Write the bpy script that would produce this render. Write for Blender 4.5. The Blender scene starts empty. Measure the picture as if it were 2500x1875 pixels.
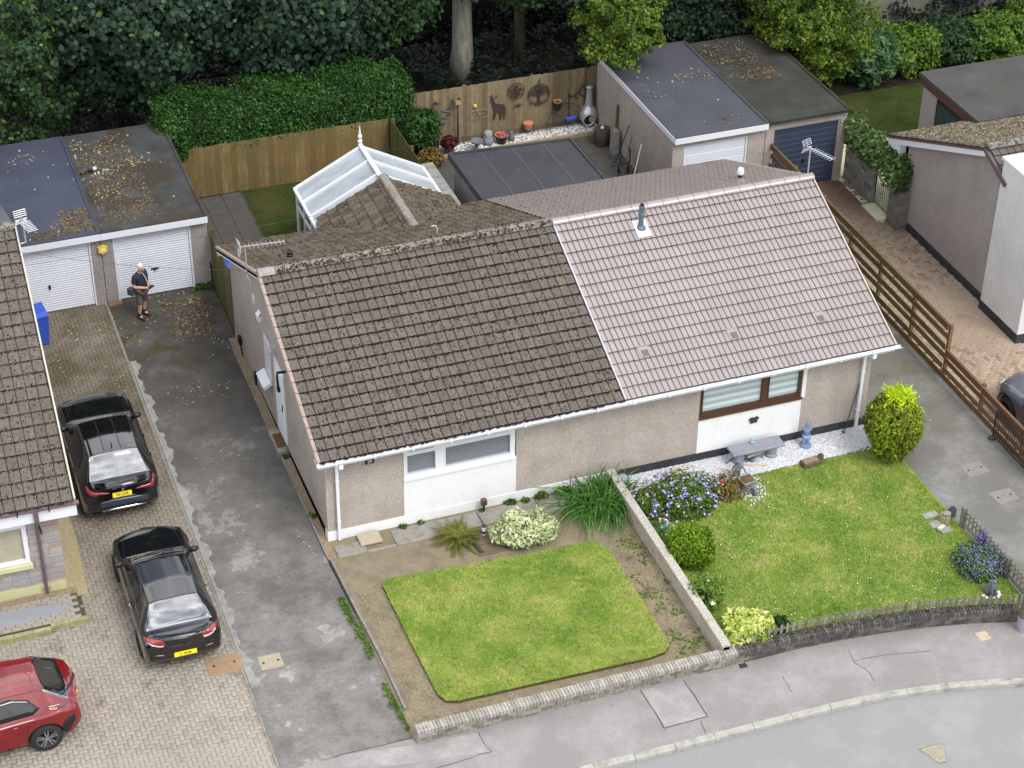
import bpy, bmesh, math, random
import numpy as np
from mathutils import Vector, Matrix, Euler
from mathutils.bvhtree import BVHTree
random.seed(7); RNG = np.random.default_rng(11)
PI = math.pi
SC = bpy.context.scene
COL = SC.collection

# ------------------------------------------------------------------ camera (calibrated from the photo's own vanishing points)
F_PX = 4924.5
PITCH, YAW, ROLL = math.radians(34.962), math.radians(20.583), math.radians(0.8346)
CAM = np.array([-9.081, -36.526, 30.820])
FW = np.array([math.sin(YAW)*math.cos(PITCH), math.cos(YAW)*math.cos(PITCH), -math.sin(PITCH)])
_r = np.array([math.cos(YAW), -math.sin(YAW), 0.0]); _u = np.cross(_r, FW)
RT = math.cos(ROLL)*_r + math.sin(ROLL)*_u
UP = -math.sin(ROLL)*_r + math.cos(ROLL)*_u
cam = bpy.data.cameras.new('camera'); camo = bpy.data.objects.new('camera', cam); COL.objects.link(camo)
camo.matrix_world = Matrix(((RT[0], UP[0], -FW[0], CAM[0]), (RT[1], UP[1], -FW[1], CAM[1]), (RT[2], UP[2], -FW[2], CAM[2]), (0, 0, 0, 1)))
cam.sensor_width = 36.0; cam.sensor_fit = 'HORIZONTAL'; cam.lens = 36.0*F_PX/2500.0
cam.clip_start = 0.5; cam.clip_end = 2000.0
SC.camera = camo

def _ray(c, r, x, y):
    px, py = (0, 600, 1200, 1800)[c]+x*.316456, r*450+y*.316456
    return FW + RT*(px-1250)/F_PX + UP*(937.5-py)/F_PX
def q(c, r, x, y, z=0.0):       # photo pixel -> point on the level z
    d = _ray(c, r, x, y); return CAM + d*(z-CAM[2])/d[2]
def qx(c, r, x, y, X=0.0):      # photo pixel -> point on the wall x = X
    d = _ray(c, r, x, y); return CAM + d*(X-CAM[0])/d[0]
def qy(c, r, x, y, Y=0.0):      # photo pixel -> point on the wall y = Y
    d = _ray(c, r, x, y); return CAM + d*(Y-CAM[1])/d[1]

# ------------------------------------------------------------------ light
SUN_AZ, SUN_EL = math.radians(158.0), math.radians(54.0)   # azimuth clockwise from +y
world = bpy.data.worlds.new('World'); SC.world = world; world.use_nodes = True
wn, wl = world.node_tree.nodes, world.node_tree.links
wn.clear()
w_out = wn.new('ShaderNodeOutputWorld'); w_bg = wn.new('ShaderNodeBackground')
sky = wn.new('ShaderNodeTexSky'); sky.sky_type = 'NISHITA'; sky.sun_disc = False
sky.sun_elevation = SUN_EL; sky.sun_rotation = SUN_AZ; sky.air_density = 1.2; sky.dust_density = 2.0
tc = wn.new('ShaderNodeTexCoord'); mp = wn.new('ShaderNodeMapping'); mp.inputs['Scale'].default_value = (1, 1, 2.2)
nz = wn.new('ShaderNodeTexNoise'); nz.inputs['Scale'].default_value = 2.6; nz.inputs['Detail'].default_value = 7; nz.inputs['Roughness'].default_value = .55
rp = wn.new('ShaderNodeValToRGB'); rp.color_ramp.elements[0].position = .34; rp.color_ramp.elements[1].position = .58
cl = wn.new('ShaderNodeValToRGB'); cl.color_ramp.elements[0].position = .38; cl.color_ramp.elements[1].position = .64
cl.color_ramp.elements[0].color = (6.0, 6.5, 7.6, 1); cl.color_ramp.elements[1].color = (17.5, 17.7, 18.0, 1)
mx = wn.new('ShaderNodeMix'); mx.data_type = 'RGBA'
wl.new(tc.outputs['Generated'], mp.inputs['Vector']); wl.new(mp.outputs['Vector'], nz.inputs['Vector'])
wl.new(nz.outputs['Fac'], rp.inputs['Fac']); wl.new(nz.outputs['Fac'], cl.inputs['Fac'])
wl.new(rp.outputs['Color'], mx.inputs['Factor']); wl.new(sky.outputs['Color'], mx.inputs[6]); wl.new(cl.outputs['Color'], mx.inputs[7])
wl.new(mx.outputs[2], w_bg.inputs['Color']); w_bg.inputs['Strength'].default_value = 0.10
wl.new(w_bg.outputs['Background'], w_out.inputs['Surface'])
sun = bpy.data.lights.new('sun', 'SUN'); sun.energy = 1.4; sun.angle = math.radians(24); sun.color = (1.0, .985, .955)
suno = bpy.data.objects.new('sun', sun); COL.objects.link(suno)
sd = Vector((math.sin(SUN_AZ)*math.cos(SUN_EL), math.cos(SUN_AZ)*math.cos(SUN_EL), math.sin(SUN_EL)))
suno.rotation_euler = sd.to_track_quat('Z', 'Y').to_euler(); suno.location = (0, -20, 40)
vs = SC.view_settings; vs.view_transform = 'Standard'; vs.look = 'None'; vs.gamma = 1.0; vs.exposure = 0.85
SC.cycles.max_bounces = 6; SC.cycles.diffuse_bounces = 3; SC.cycles.transparent_max_bounces = 6
SC.cycles.use_denoising = True

# ------------------------------------------------------------------ materials
def C(r, g, b, k=1.0):
    f = lambda v: ((v/255.0)/12.92 if v/255.0 <= .04045 else ((v/255.0+.055)/1.055)**2.4)*k
    return (f(r), f(g), f(b), 1.0)
class NT:
    def __init__(s, name):
        s.m = bpy.data.materials.new(name); s.m.use_nodes = True
        s.n = s.m.node_tree.nodes; s.l = s.m.node_tree.links
        s.b = s.n['Principled BSDF']
        s.pos = s.n.new('ShaderNodeNewGeometry')
    def new(s, t, **k):
        o = s.n.new(t)
        for a, v in k.items():
            if a in o.inputs: o.inputs[a].default_value = v
            else: setattr(o, a, v)
        return o
    def link(s, a, b): s.l.new(a, b)
    def noise(s, scale, detail=4, rough=.55, vec=None, stretch=None):
        o = s.new('ShaderNodeTexNoise'); o.inputs['Scale'].default_value = scale; o.inputs['Detail'].default_value = detail; o.inputs['Roughness'].default_value = rough
        v = vec or s.pos.outputs['Position']
        if stretch:
            m = s.new('ShaderNodeMapping'); m.inputs['Scale'].default_value = stretch; s.link(v, m.inputs['Vector']); v = m.outputs['Vector']
        s.link(v, o.inputs['Vector']); return o.outputs['Fac']
    def voro(s, scale, feature='F1', out='Distance', stretch=None):
        o = s.new('ShaderNodeTexVoronoi'); o.feature = feature; o.inputs['Scale'].default_value = scale
        v = s.pos.outputs['Position']
        if stretch:
            m = s.new('ShaderNodeMapping'); m.inputs['Scale'].default_value = stretch; s.link(v, m.inputs['Vector']); v = m.outputs['Vector']
        s.link(v, o.inputs['Vector']); return o.outputs[out]
    def ramp(s, fac, stops):
        o = s.new('ShaderNodeValToRGB'); e = o.color_ramp.elements
        while len(e) < len(stops): e.new(.5)
        for i, (p, c) in enumerate(stops):
            e[i].position = p; e[i].color = c if hasattr(c, '__len__') else (c, c, c, 1)
        s.link(fac, o.inputs['Fac']); return o.outputs['Color']
    def mix(s, fac, a, b, mode='MIX'):
        o = s.new('ShaderNodeMix'); o.data_type = 'RGBA'; o.blend_type = mode
        for sock, v in ((o.inputs['Factor'], fac), (o.inputs[6], a), (o.inputs[7], b)):
            if hasattr(v, 'is_output'): s.link(v, sock)
            else: sock.default_value = v
        return o.outputs[2]
    def bump(s, h, strength=.3, dist=.01, prev=None):
        o = s.new('ShaderNodeBump'); o.inputs['Strength'].default_value = strength; o.inputs['Distance'].default_value = dist
        s.link(h, o.inputs['Height'])
        if prev: s.link(prev, o.inputs['Normal'])
        s.link(o.outputs['Normal'], s.b.inputs['Normal']); return o.outputs['Normal']
    def col(s, c):
        if hasattr(c, 'is_output'): s.link(c, s.b.inputs['Base Color'])
        else: s.b.inputs['Base Color'].default_value = c
    def set(s, **k):
        for a, v in k.items():
            a = {'rough': 'Roughness', 'metal': 'Metallic', 'spec': 'Specular IOR Level', 'coat': 'Coat Weight', 'coatr': 'Coat Roughness', 'trans': 'Transmission Weight', 'ior': 'IOR', 'alpha': 'Alpha', 'sub': 'Subsurface Weight'}[a]
            if hasattr(v, 'is_output'): s.link(v, s.b.inputs[a])
            else: s.b.inputs[a].default_value = v
    def isl(s): return s.pos.outputs['Random Per Island']
    def rnd(s): return s.new('ShaderNodeObjectInfo').outputs['Random']
MATS = {}
def plain(name, c, rough=.6, var=.12, scale=6.0, bump=0.0, bscale=60, metal=0, spec=.5, fine=.0, coat=0, dirt_tone=None):
    """even coat of paint or plastic with slight wear"""
    if name in MATS: return MATS[name]
    t = NT(name); k = lambda f: (c[0]*f, c[1]*f, c[2]*f, 1)
    col = t.ramp(t.noise(scale, 5, .6), [(.3, k(1-var)), (.7, k(1+var))])
    if fine: col = t.mix(t.ramp(t.noise(90, 2), [(.4, 0), (.75, fine)]), col, k(.45))
    if dirt_tone: col = t.mix(t.ramp(t.noise(3.2, 6, .65), [(.5, 0), (.72, .75)]), col, dirt_tone)
    t.col(col); t.set(rough=rough, metal=metal, spec=spec, coat=coat)
    if bump: t.bump(t.noise(bscale, 4), bump, .01)
    MATS[name] = t.m; return t.m

# ------------------------------------------------------------------ geometry helpers
class MB:
    def __init__(s): s.v = []; s.f = []; s.mi = []
    def add(s, vs, fs, m=0):
        o = len(s.v); s.v += [tuple(map(float, p)) for p in vs]; s.f += [tuple(o+i for i in f) for f in fs]; s.mi += [m]*len(fs); return s
    def box(s, x0, x1, y0, y1, z0, z1, m=0):
        return s.add([(x0,y0,z0),(x1,y0,z0),(x1,y1,z0),(x0,y1,z0),(x0,y0,z1),(x1,y0,z1),(x1,y1,z1),(x0,y1,z1)],
                     [(3,2,1,0),(4,5,6,7),(0,1,5,4),(1,2,6,5),(2,3,7,6),(3,0,4,7)], m)
    def bbox(s, x0, x1, y0, y1, z0, z1, b=.01, m=0):
        """box with its top edges chamfered"""
        return s.add([(x0,y0,z0),(x1,y0,z0),(x1,y1,z0),(x0,y1,z0),(x0,y0,z1-b),(x1,y0,z1-b),(x1,y1,z1-b),(x0,y1,z1-b),
                      (x0+b,y0+b,z1),(x1-b,y0+b,z1),(x1-b,y1-b,z1),(x0+b,y1-b,z1)],
                     [(3,2,1,0),(0,1,5,4),(1,2,6,5),(2,3,7,6),(3,0,4,7),(4,5,9,8),(5,6,10,9),(6,7,11,10),(7,4,8,11),(8,9,10,11)], m)
    def obox(s, a, b, w, h, m=0, up=(0,0,1)):
        """bar of width w, height h from a to b"""
        a, b = Vector(a), Vector(b); d = (b-a).normalized(); u = Vector(up)
        if abs(d.dot(u)) > .98: u = Vector((1,0,0))
        r = d.cross(u).normalized()*w/2; n = r.cross(d).normalized()*h/2
        vs = [a-r-n, a+r-n, a+r+n, a-r+n, b-r-n, b+r-n, b+r+n, b-r+n]
        return s.add(vs, [(3,2,1,0),(4,5,6,7),(0,1,5,4),(1,2,6,5),(2,3,7,6),(3,0,4,7)][::1], m)
    def cyl(s, a, b, r0, r1=None, n=12, caps=True, m=0):
        r1 = r0 if r1 is None else r1
        a, b = Vector(a), Vector(b); d = (b-a).normalized(); u = Vector((0,0,1)) if abs(d.z) < .95 else Vector((1,0,0))
        x = d.cross(u).normalized(); y = d.cross(x)
        vs = []; fs = []
        for p, r in ((a, r0), (b, r1)):
            for i in range(n): t = 2*PI*i/n; vs.append(p+(x*math.cos(t)+y*math.sin(t))*r)
        for i in range(n): j = (i+1) % n; fs.append((i, i+n, j+n, j))
        if caps: fs += [tuple(range(n)), tuple(range(2*n-1, n-1, -1))]
        return s.add(vs, fs, m)
    def tube(s, pts, r, n=8, m=0, caps=True):
        pts = [Vector(p) for p in pts]; R = r if hasattr(r, '__len__') else [r]*len(pts); vs = []; fs = []; px = None
        for k, p in enumerate(pts):
            d = (pts[min(k+1, len(pts)-1)]-pts[max(k-1, 0)]).normalized()
            if px is None: u = Vector((0,0,1)) if abs(d.z) < .9 else Vector((1,0,0)); px = d.cross(u).normalized()
            else: px = (px-d*px.dot(d)).normalized()
            py = d.cross(px)
            for i in range(n): t = 2*PI*i/n; vs.append(p+(px*math.cos(t)+py*math.sin(t))*R[k])
        for k in range(len(pts)-1):
            for i in range(n): j = (i+1) % n; fs.append((k*n+i, k*n+n+i, k*n+n+j, k*n+j))
        if caps: fs += [tuple(range(n)), tuple(range(len(pts)*n-1, len(pts)*n-n-1, -1))]
        return s.add(vs, fs, m)
    def lathe(s, prof, c=(0,0,0), n=20, m=0, sx=1, sy=1):
        vs = []; fs = []
        for r, z in prof:
            for i in range(n): t = 2*PI*i/n; vs.append((c[0]+r*math.cos(t)*sx, c[1]+r*math.sin(t)*sy, c[2]+z))
        for k in range(len(prof)-1):
            for i in range(n): j = (i+1) % n; fs.append((k*n+i, k*n+j, k*n+n+j, k*n+n+i))
        fs += [tuple(range(n-1, -1, -1)), tuple(range((len(prof)-1)*n, len(prof)*n))]
        return s.add(vs, fs, m)
    def ball(s, c, r, n=12, m=0, jit=0):
        rx, ry, rz = r if hasattr(r, '__len__') else (r, r, r); vs = []; fs = []; k = max(6, n//2)
        for i in range(k+1):
            a = PI*i/k
            for j in range(n):
                b = 2*PI*j/n; g = 1+jit*random.uniform(-1, 1); vs.append((c[0]+rx*math.sin(a)*math.cos(b)*g, c[1]+ry*math.sin(a)*math.sin(b)*g, c[2]-rz*math.cos(a)*g))
        for i in range(k):
            for j in range(n): l = (j+1) % n; fs.append((i*n+j, i*n+l, i*n+n+l, i*n+n+j))
        return s.add(vs, fs, m)
    def prism(s, poly, z0, z1, m=0):
        n = len(poly); vs = [(x, y, z0) for x, y in poly]+[(x, y, z1) for x, y in poly]
        a = sum(poly[i][0]*poly[(i+1) % n][1]-poly[(i+1) % n][0]*poly[i][1] for i in range(n))
        fs = [tuple(range(n-1, -1, -1)), tuple(range(n, 2*n))]+[(i, (i+1) % n, n+(i+1) % n, n+i) for i in range(n)]
        if a < 0: fs = [tuple(reversed(f)) for f in fs]
        return s.add(vs, fs, m)
    def plate(s, poly3, thick, m=0):
        """flat polygon (3D points) given a thickness along its normal, away from the normal side"""
        P = [Vector(p) for p in poly3]; nrm = Vector((0,0,0))
        for i in range(len(P)): a, b = P[i], P[(i+1) % len(P)]; nrm += Vector(((a.y-b.y)*(a.z+b.z), (a.z-b.z)*(a.x+b.x), (a.x-b.x)*(a.y+b.y)))
        nrm.normalize(); n = len(P); vs = [p-nrm*thick for p in P]+P
        return s.add(vs, [tuple(range(n-1, -1, -1)), tuple(range(n, 2*n))]+[(i, (i+1) % n, n+(i+1) % n, n+i) for i in range(n)], m)
    def mesh(s, name, off=None, smooth=False):
        me = bpy.data.meshes.new(name)
        vs = s.v if off is None else [(x-off[0], y-off[1], z-off[2]) for x, y, z in s.v]
        me.from_pydata(vs, [], s.f); me.update()
        if any(s.mi): me.polygons.foreach_set('material_index', s.mi)
        if smooth: me.polygons.foreach_set('use_smooth', [True]*len(s.f))
        return me
def link(name, me, mat=None, parent=None, loc=None, rotz=0):
    o = bpy.data.objects.new(name, me); COL.objects.link(o)
    if mat is not None and me is not None:
        ms = mat if isinstance(mat, (list, tuple)) else [mat]
        if len(me.materials) == 0:
            for m in ms: me.materials.append(m)
    if loc is not None: o.location = loc
    if rotz: o.rotation_euler.z = rotz
    if parent is not None: o.parent = parent
    return o
def part(name, mb, mat, parent, smooth=False, label=None, world=False):
    """one mesh part under its thing; with world=True the shape was given in world coordinates"""
    off = None
    if world:
        p = parent; off = Vector((0, 0, 0))
        while p is not None: off = off+p.location; p = p.parent
    o = link(name, mb.mesh(name, off, smooth), mat, parent)
    if label: o['label'] = label
    return o
def tag(o, label, cat, group=None):
    o['label'] = label; o['category'] = cat
    if group: o['group'] = group
    return o
def thing(name, label, cat, loc=(0,0,0), rotz=0, group=None):
    o = bpy.data.objects.new(name, None); COL.objects.link(o); o.location = tuple(float(v) for v in loc); o.rotation_euler = (0, 0, rotz); o.empty_display_size = .2
    return tag(o, label, cat, group)
def solo(name, mb, mat, label, cat, loc=(0,0,0), rotz=0, smooth=False, group=None, world=False):
    o = link(name, mb.mesh(name, loc if world else None, smooth), mat, None, tuple(float(v) for v in loc), rotz); return tag(o, label, cat, group)
def struct(name, mb, mat, parent=None, smooth=False):
    o = link(name, mb.mesh(name, None, smooth), mat, parent)
    if parent is None: o['kind'] = 'structure'
    return o
def stuff(name, me, mat, parent=None, label=None, cat=None, world=True):
    o = link(name, me, mat, parent); o['kind'] = 'stuff'
    if world and parent is not None:
        off = Vector((0, 0, 0)); p = parent
        while p is not None: off = off+p.location; p = p.parent
        o.location = -off
    if label: o['label'] = label
    if cat and parent is None: o['category'] = cat
    return o
def npmesh(name, V, F, smooth=False):
    """V (n,3), F (m,k) arrays -> mesh"""
    me = bpy.data.meshes.new(name); V = np.asarray(V, np.float32); F = np.asarray(F, np.int32); m, k = F.shape
    me.vertices.add(len(V)); me.vertices.foreach_set('co', V.ravel()); me.loops.add(m*k); me.loops.foreach_set('vertex_index', F.ravel())
    me.polygons.add(m); me.polygons.foreach_set('loop_start', np.arange(m, dtype=np.int32)*k)
    me.update(calc_edges=True); me.validate()
    if smooth: me.polygons.foreach_set('use_smooth', np.ones(m, bool))
    return me
def copy_thing(root, loc, rotz=0, label=None):
    r = root.copy(); COL.objects.link(r); r.location = loc; r.rotation_euler = (0, 0, rotz)
    if label: r['label'] = label
    for ch in list(root.children):
        c = ch.copy(); COL.objects.link(c); c.parent = r
        for g in list(ch.children):
            d = g.copy(); COL.objects.link(d); d.parent = c
    return r
def leaves(n, P, N, size, aspect=1.6, fold=.25, tilt=.6, rng=RNG):
    """n leaf-shaped faces (two folded quads... as 6 verts, 2 quads) at P facing roughly N"""
    P = np.asarray(P); N = np.asarray(N, float); n = len(P)
    N = N + rng.normal(0, tilt, (n, 3)); N /= np.linalg.norm(N, axis=1, keepdims=True)+1e-9
    A = rng.normal(0, 1, (n, 3)); A -= (A*N).sum(1, keepdims=True)*N; A /= np.linalg.norm(A, axis=1, keepdims=True)+1e-9
    B = np.cross(N, A); s = (np.asarray(size)*np.ones(n))[:, None]*rng.uniform(.5, 1.45, (n, 1))
    L = A*s*.5*aspect; W = B*s*.5; D = -N*s*fold
    V = np.stack([P-L, P+W*.9-L*.1+D*.6, P+W*.62+L*.55+D*.6, P+L*1.05+D*.5, P-W*.62+L*.55+D*.6, P-W*.9-L*.1+D*.6], 1).reshape(-1, 3)
    i = np.arange(n)[:, None]*6
    F = np.concatenate([i+np.array([[0, 1, 2, 3]]), i+np.array([[0, 3, 4, 5]])], 0)
    return V, F
def joinVF(parts):
    V = []; F = []; o = 0
    for v, f in parts: V.append(v); F.append(f+o); o += len(v)
    return np.concatenate(V), np.concatenate(F)
# ================================================================== GROUND
def asphalt(name, base, light, dark, patch=.5, psc=.8, moss=None, mossmask=None, speck=.35, seed=0.0, dirt_tone=None):
    t = NT(name)
    p = t.pos.outputs['Position']
    mpn = t.new('ShaderNodeMapping'); mpn.inputs['Location'].default_value = (seed, seed*.7, 0); t.link(p, mpn.inputs['Vector']); v = mpn.outputs['Vector']
    big = t.noise(psc, 10, .68, v)
    c = t.ramp(big, [(patch-.14, dark), (patch-.03, base), (patch+.03, base), (patch+.045, light), (patch+.3, light)])
    c = t.mix(t.ramp(t.noise(2.3, 9, .72, v), [(.45, .0), (.62, .6)]), c, dark); c = t.mix(t.ramp(t.noise(11, 6, .75, v), [(.3, .45), (.5, 0)]), c, (dark[0]*.8, dark[1]*.8, dark[2]*.8, 1)); c = t.mix(t.ramp(t.noise(9, 6, .75, v), [(.55, 0), (.7, .4)]), c, light)
    grain = t.noise(70, 2, .7)
    c = t.mix(t.ramp(grain, [(.35, speck), (.5, 0)]), c, (dark[0]*.5, dark[1]*.5, dark[2]*.5, 1))
    c = t.mix(t.ramp(t.voro(26), [(.05, speck), (.12, 0)]), c, (light[0]*1.5, light[1]*1.5, light[2]*1.45, 1))
    if dirt_tone:      # mixes in a darker tone that grows along one axis
        sx = t.new('ShaderNodeSeparateXYZ'); t.link(p, sx.inputs[0]); mr = t.new('ShaderNodeMapRange'); mr.inputs[1].default_value = dirt_tone[2]; mr.inputs[2].default_value = dirt_tone[3]; t.link(sx.outputs[dirt_tone[1]], mr.inputs[0])
        c = t.mix(t.mix(1.0, t.ramp(t.noise(.8, 5, .6, v), [(.3, .55), (.6, 1)]), mr.outputs[0], 'MULTIPLY'), c, dirt_tone[0])
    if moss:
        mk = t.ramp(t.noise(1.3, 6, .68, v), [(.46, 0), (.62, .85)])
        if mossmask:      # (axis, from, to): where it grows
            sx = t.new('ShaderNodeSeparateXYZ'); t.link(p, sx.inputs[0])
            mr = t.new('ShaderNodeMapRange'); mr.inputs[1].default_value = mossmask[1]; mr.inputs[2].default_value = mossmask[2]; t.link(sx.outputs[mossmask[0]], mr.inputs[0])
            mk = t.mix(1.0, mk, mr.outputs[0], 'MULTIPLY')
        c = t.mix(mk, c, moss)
    t.col(c); t.set(rough=.95, spec=.2)
    t.bump(grain, .35, .006); return t.m
M_road = asphalt('road_asphalt', C(164,163,160,.72), C(169,168,165,.72), C(154,153,150,.72), .62, .5, speck=.3)
M_pave = asphalt('footway_asphalt', C(160,155,151,.76), C(166,161,157,.76), C(146,141,137,.76), .58, .7, speck=.38, seed=4)
M_drive = asphalt('drive_asphalt', C(142,138,132,.72), C(170,167,160,.78), C(116,112,108,.66), .545, .5, moss=C(88,82,46,.5), mossmask=(1, 5.5, 9.8), dirt_tone=(C(92,88,84,.6), 1, -2.5, 8.0), speck=.35, seed=9.2)
M_drive2 = asphalt('side_drive_asphalt', C(146,143,139,.74), C(154,152,148,.74), C(126,123,118,.7), .6, .6, moss=C(116,112,84,.66), mossmask=(1, -6, 3), speck=.4, seed=2.7)
def soilmat(name, a, b, c, sc=3.0, fleck=None):
    t = NT(name); col = t.ramp(t.noise(sc, 7, .68), [(.3, a), (.5, b), (.72, c)])
    col = t.mix(t.ramp(t.noise(55, 3, .7), [(.45, 0), (.75, .6)]), col, (c[0]*1.25, c[1]*1.25, c[2]*1.2, 1))
    col = t.mix(t.ramp(t.noise(38, 3, .7), [(.3, .7), (.45, 0)]), col, (a[0]*.5, a[1]*.5, a[2]*.5, 1))
    if fleck: col = t.mix(t.ramp(t.noise(1.1, 6, .7), [(.5, 0), (.68, .8)]), col, fleck)
    t.col(col); t.set(rough=.95, spec=.1); t.bump(t.noise(45, 5, .7), .8, .02); return t.m
M_soil = soilmat('bare_soil', C(124,112,96,.66), C(148,135,114,.68), C(172,158,134,.7), 2.2, C(146,140,104,.68))
M_wood = soilmat('woodland_floor', C(30,28,22,.7), C(44,40,30,.7), C(60,52,38,.7), 1.2)
M_litter = soilmat('leaf_litter', C(84,64,48,.7), C(120,92,66,.7), C(150,120,86,.7), 9)
def turfmat(name, g1, g2, y1, y2, patch=.55):
    t = NT(name); c = t.ramp(t.noise(.9, 6, .62), [(.3, g1), (.48, g2), (.6, y1), (.74, y2)])
    c = t.mix(t.ramp(t.noise(5.5, 5, .7), [(.38, .65), (.52, 0), (.6, 0), (.75, .5)]), c, t.ramp(t.noise(7, 3), [(.4, g1), (.6, y2)]))
    c = t.mix(t.ramp(t.noise(60, 3, .7), [(.3, .55), (.55, 0)]), c, (g1[0]*.4, g1[1]*.45, g1[2]*.4, 1))
    t.col(c); t.set(rough=.95, spec=.1); t.bump(t.noise(80, 4, .7), .7, .02); return t.m
M_turf1 = turfmat('dry_turf', C(100,130,48,.82), C(132,152,64,.82), C(154,164,80,.84), C(176,168,110,.82))
M_turf2 = turfmat('green_turf', C(100,132,50,.84), C(128,150,66,.84), C(152,162,84,.86), C(176,170,108,.84))
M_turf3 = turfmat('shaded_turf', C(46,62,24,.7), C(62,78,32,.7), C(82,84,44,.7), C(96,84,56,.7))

def sheet(name, poly, z, mat, z0=None):
    m = MB(); n = len(poly)
    a = sum(poly[i][0]*poly[(i+1) % n][1]-poly[(i+1) % n][0]*poly[i][1] for i in range(n))
    pl = poly if a > 0 else poly[::-1]
    if z0 is None: m.add([(x, y, z) for x, y in pl], [tuple(range(n))])
    else: m.prism(pl, z0, z)
    return struct(name, m, mat)
R = lambda x0, x1, y0, y1: [(x0, y0), (x1, y0), (x1, y1), (x0, y1)]
sheet('ground', R(-220, 240, -200, 300), -.16, M_wood)
# road, footway, kerb
KB = [(-60, -8.87), (2.83, -8.88), (4.2, -8.91), (7.5, -8.93), (8.87, -8.95), (9.8, -8.99), (10.71, -9.09), (11.64, -9.24), (12.55, -9.45), (13.3, -9.68), (14.6, -10.2), (16.2, -11.0), (18.5, -12.4), (24, -16.5), (40, -30)]
KF = [(x+.02*i/14, y-.14) for i, (x, y) in enumerate(KB)]
sheet('road', [(-60, -60)] + KF[:-1] + [(40, -30.2), (40, -60)], -.115, M_road)
WL = [(-.06, -7.13), (4.3, -7.12), (6.4, -7.14), (7.6, -7.14), (8.8, -7.14), (9.9, -7.2), (11.0, -7.31), (12.1, -7.48), (13.1, -7.70), (14.05, -7.98), (14.6, -8.15)]
sheet('footway', KB[:] + [(40, -20), (24, -12.0), (17.6, -8.9), (14.65, -8.1)] + WL[::-1] + [(-.06, -6.935), (-3.0, -6.935), (-3.0, -9.6+1.2), (-60, -8.4)], .0, M_pave, -.14)
M_kerb = plain('kerb_concrete', C(176,173,162,.8), .9, .15, 5, .5, 50, fine=.5, dirt_tone=C(92,90,84,.7))
kerb = bpy.data.objects.new('kerb', None); COL.objects.link(kerb); kerb['kind'] = 'structure'
def along(P, step):
    P = [Vector((a, b, 0)) for a, b in P]; out = []; acc = 0.0; t = 0.0
    seg = [(P[i+1]-P[i]).length for i in range(len(P)-1)]; tot = sum(seg)
    def at(d):
        for i, s in enumerate(seg):
            if d <= s or i == len(seg)-1: return P[i].lerp(P[i+1], d/s), (P[i+1]-P[i]).normalized()
            d -= s
    n = int(tot/step)
    return [(at(k*step)[0], at(min((k+1)*step, tot))[0]) for k in range(n)]
KBc = [p for p in KB if -2 < p[0] < 19]; KBc = [(-3.2, -8.87)] + KBc
for i, (a, b) in enumerate(along(KBc, .92)):
    m = MB(); d = (b-a).normalized(); nrm = Vector((d.y, -d.x, 0)); a2, b2 = a+d*.006, b-d*.006; dz = random.uniform(-.004, .004)
    pr = [(.0, -.14), (.0, .004), (.11, .004), (.145, -.03), (.15, -.14)]
    vs = [a2+nrm*u+Vector((0, 0, w+dz)) for u, w in pr] + [b2+nrm*u+Vector((0, 0, w+dz)) for u, w in pr]
    m.add(vs, [(0,1,2,3,4)[::-1], (5,6,7,8,9), (0,5,6,1)[::-1], (1,6,7,2)[::-1], (2,7,8,3)[::-1], (3,8,9,4)[::-1]])
    part('kerb_stone', m, M_kerb, kerb)
# footway repair patches and cracks
M_patch = asphalt('repair_asphalt', C(168,162,158,.84), C(174,168,164,.84), C(150,145,142,.84), .6, 1.2, speck=.5, seed=7)
sheet('footway_patch', [tuple(q(2,3,1160,1060)[:2]), tuple(q(2,3,1340,1345)[:2]), tuple(q(2,3,1660,1260)[:2]), tuple(q(2,3,1480,985)[:2])], .004, M_patch)
sheet('footway_patch', [tuple(q(1,3,740,1655)[:2]), tuple(q(1,3,1010,1659)[:2]), tuple(q(1,3,1890,1535)[:2]), tuple(q(1,3,1790,1385)[:2]), tuple(q(1,3,1330,1478)[:2]), tuple(q(1,3,720,1560)[:2])], .004, M_patch)
M_crack = plain('tar_crack', C(84,80,78,.7), .9)
def crack(name, pts, w=.014, z=.006):
    m = MB(); pts = [Vector((p[0], p[1], z)) for p in pts]; fine = []
    for i in range(len(pts)-1):
        for k in range(5):
            p = pts[i].lerp(pts[i+1], k/5); fine.append(p+Vector((random.uniform(-.02, .02), random.uniform(-.02, .02), 0)))
    fine.append(pts[-1])
    for i in range(len(fine)-1):
        a, b = fine[i], fine[i+1]; d = (b-a).normalized(); n = Vector((-d.y, d.x, 0))*w*random.uniform(.5, 1)
        m.add([a-n, b-n, b+n, a+n], [(0, 1, 2, 3)])
    return struct(name, m, M_crack)
crack('tar_joint', [q(2,3,1150,1055), q(2,3,1335,1350), q(2,3,1670,1262), q(2,3,1480,985)])
crack('tar_joint', [q(3,3,850,740), q(3,3,900,840), q(3,3,1000,905), q(3,3,1060,990)], .008)
crack('tar_joint', [q(3,3,900,835), q(3,3,1200,775), q(3,3,1500,755)], .008)
crack('tar_joint', [q(3,3,350,950), q(3,3,425,1080)], .007)
crack('tar_joint', [q(2,3,1610,1300), q(2,3,1650,1390)], .008)
crack('tar_joint', [q(1,3,1790,1385), q(1,3,1890,1535), q(1,3,1470,1659)], .010)
crack('tar_joint', [q(1,3,690,1572), q(1,3,1290,1425)], .012)
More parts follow.
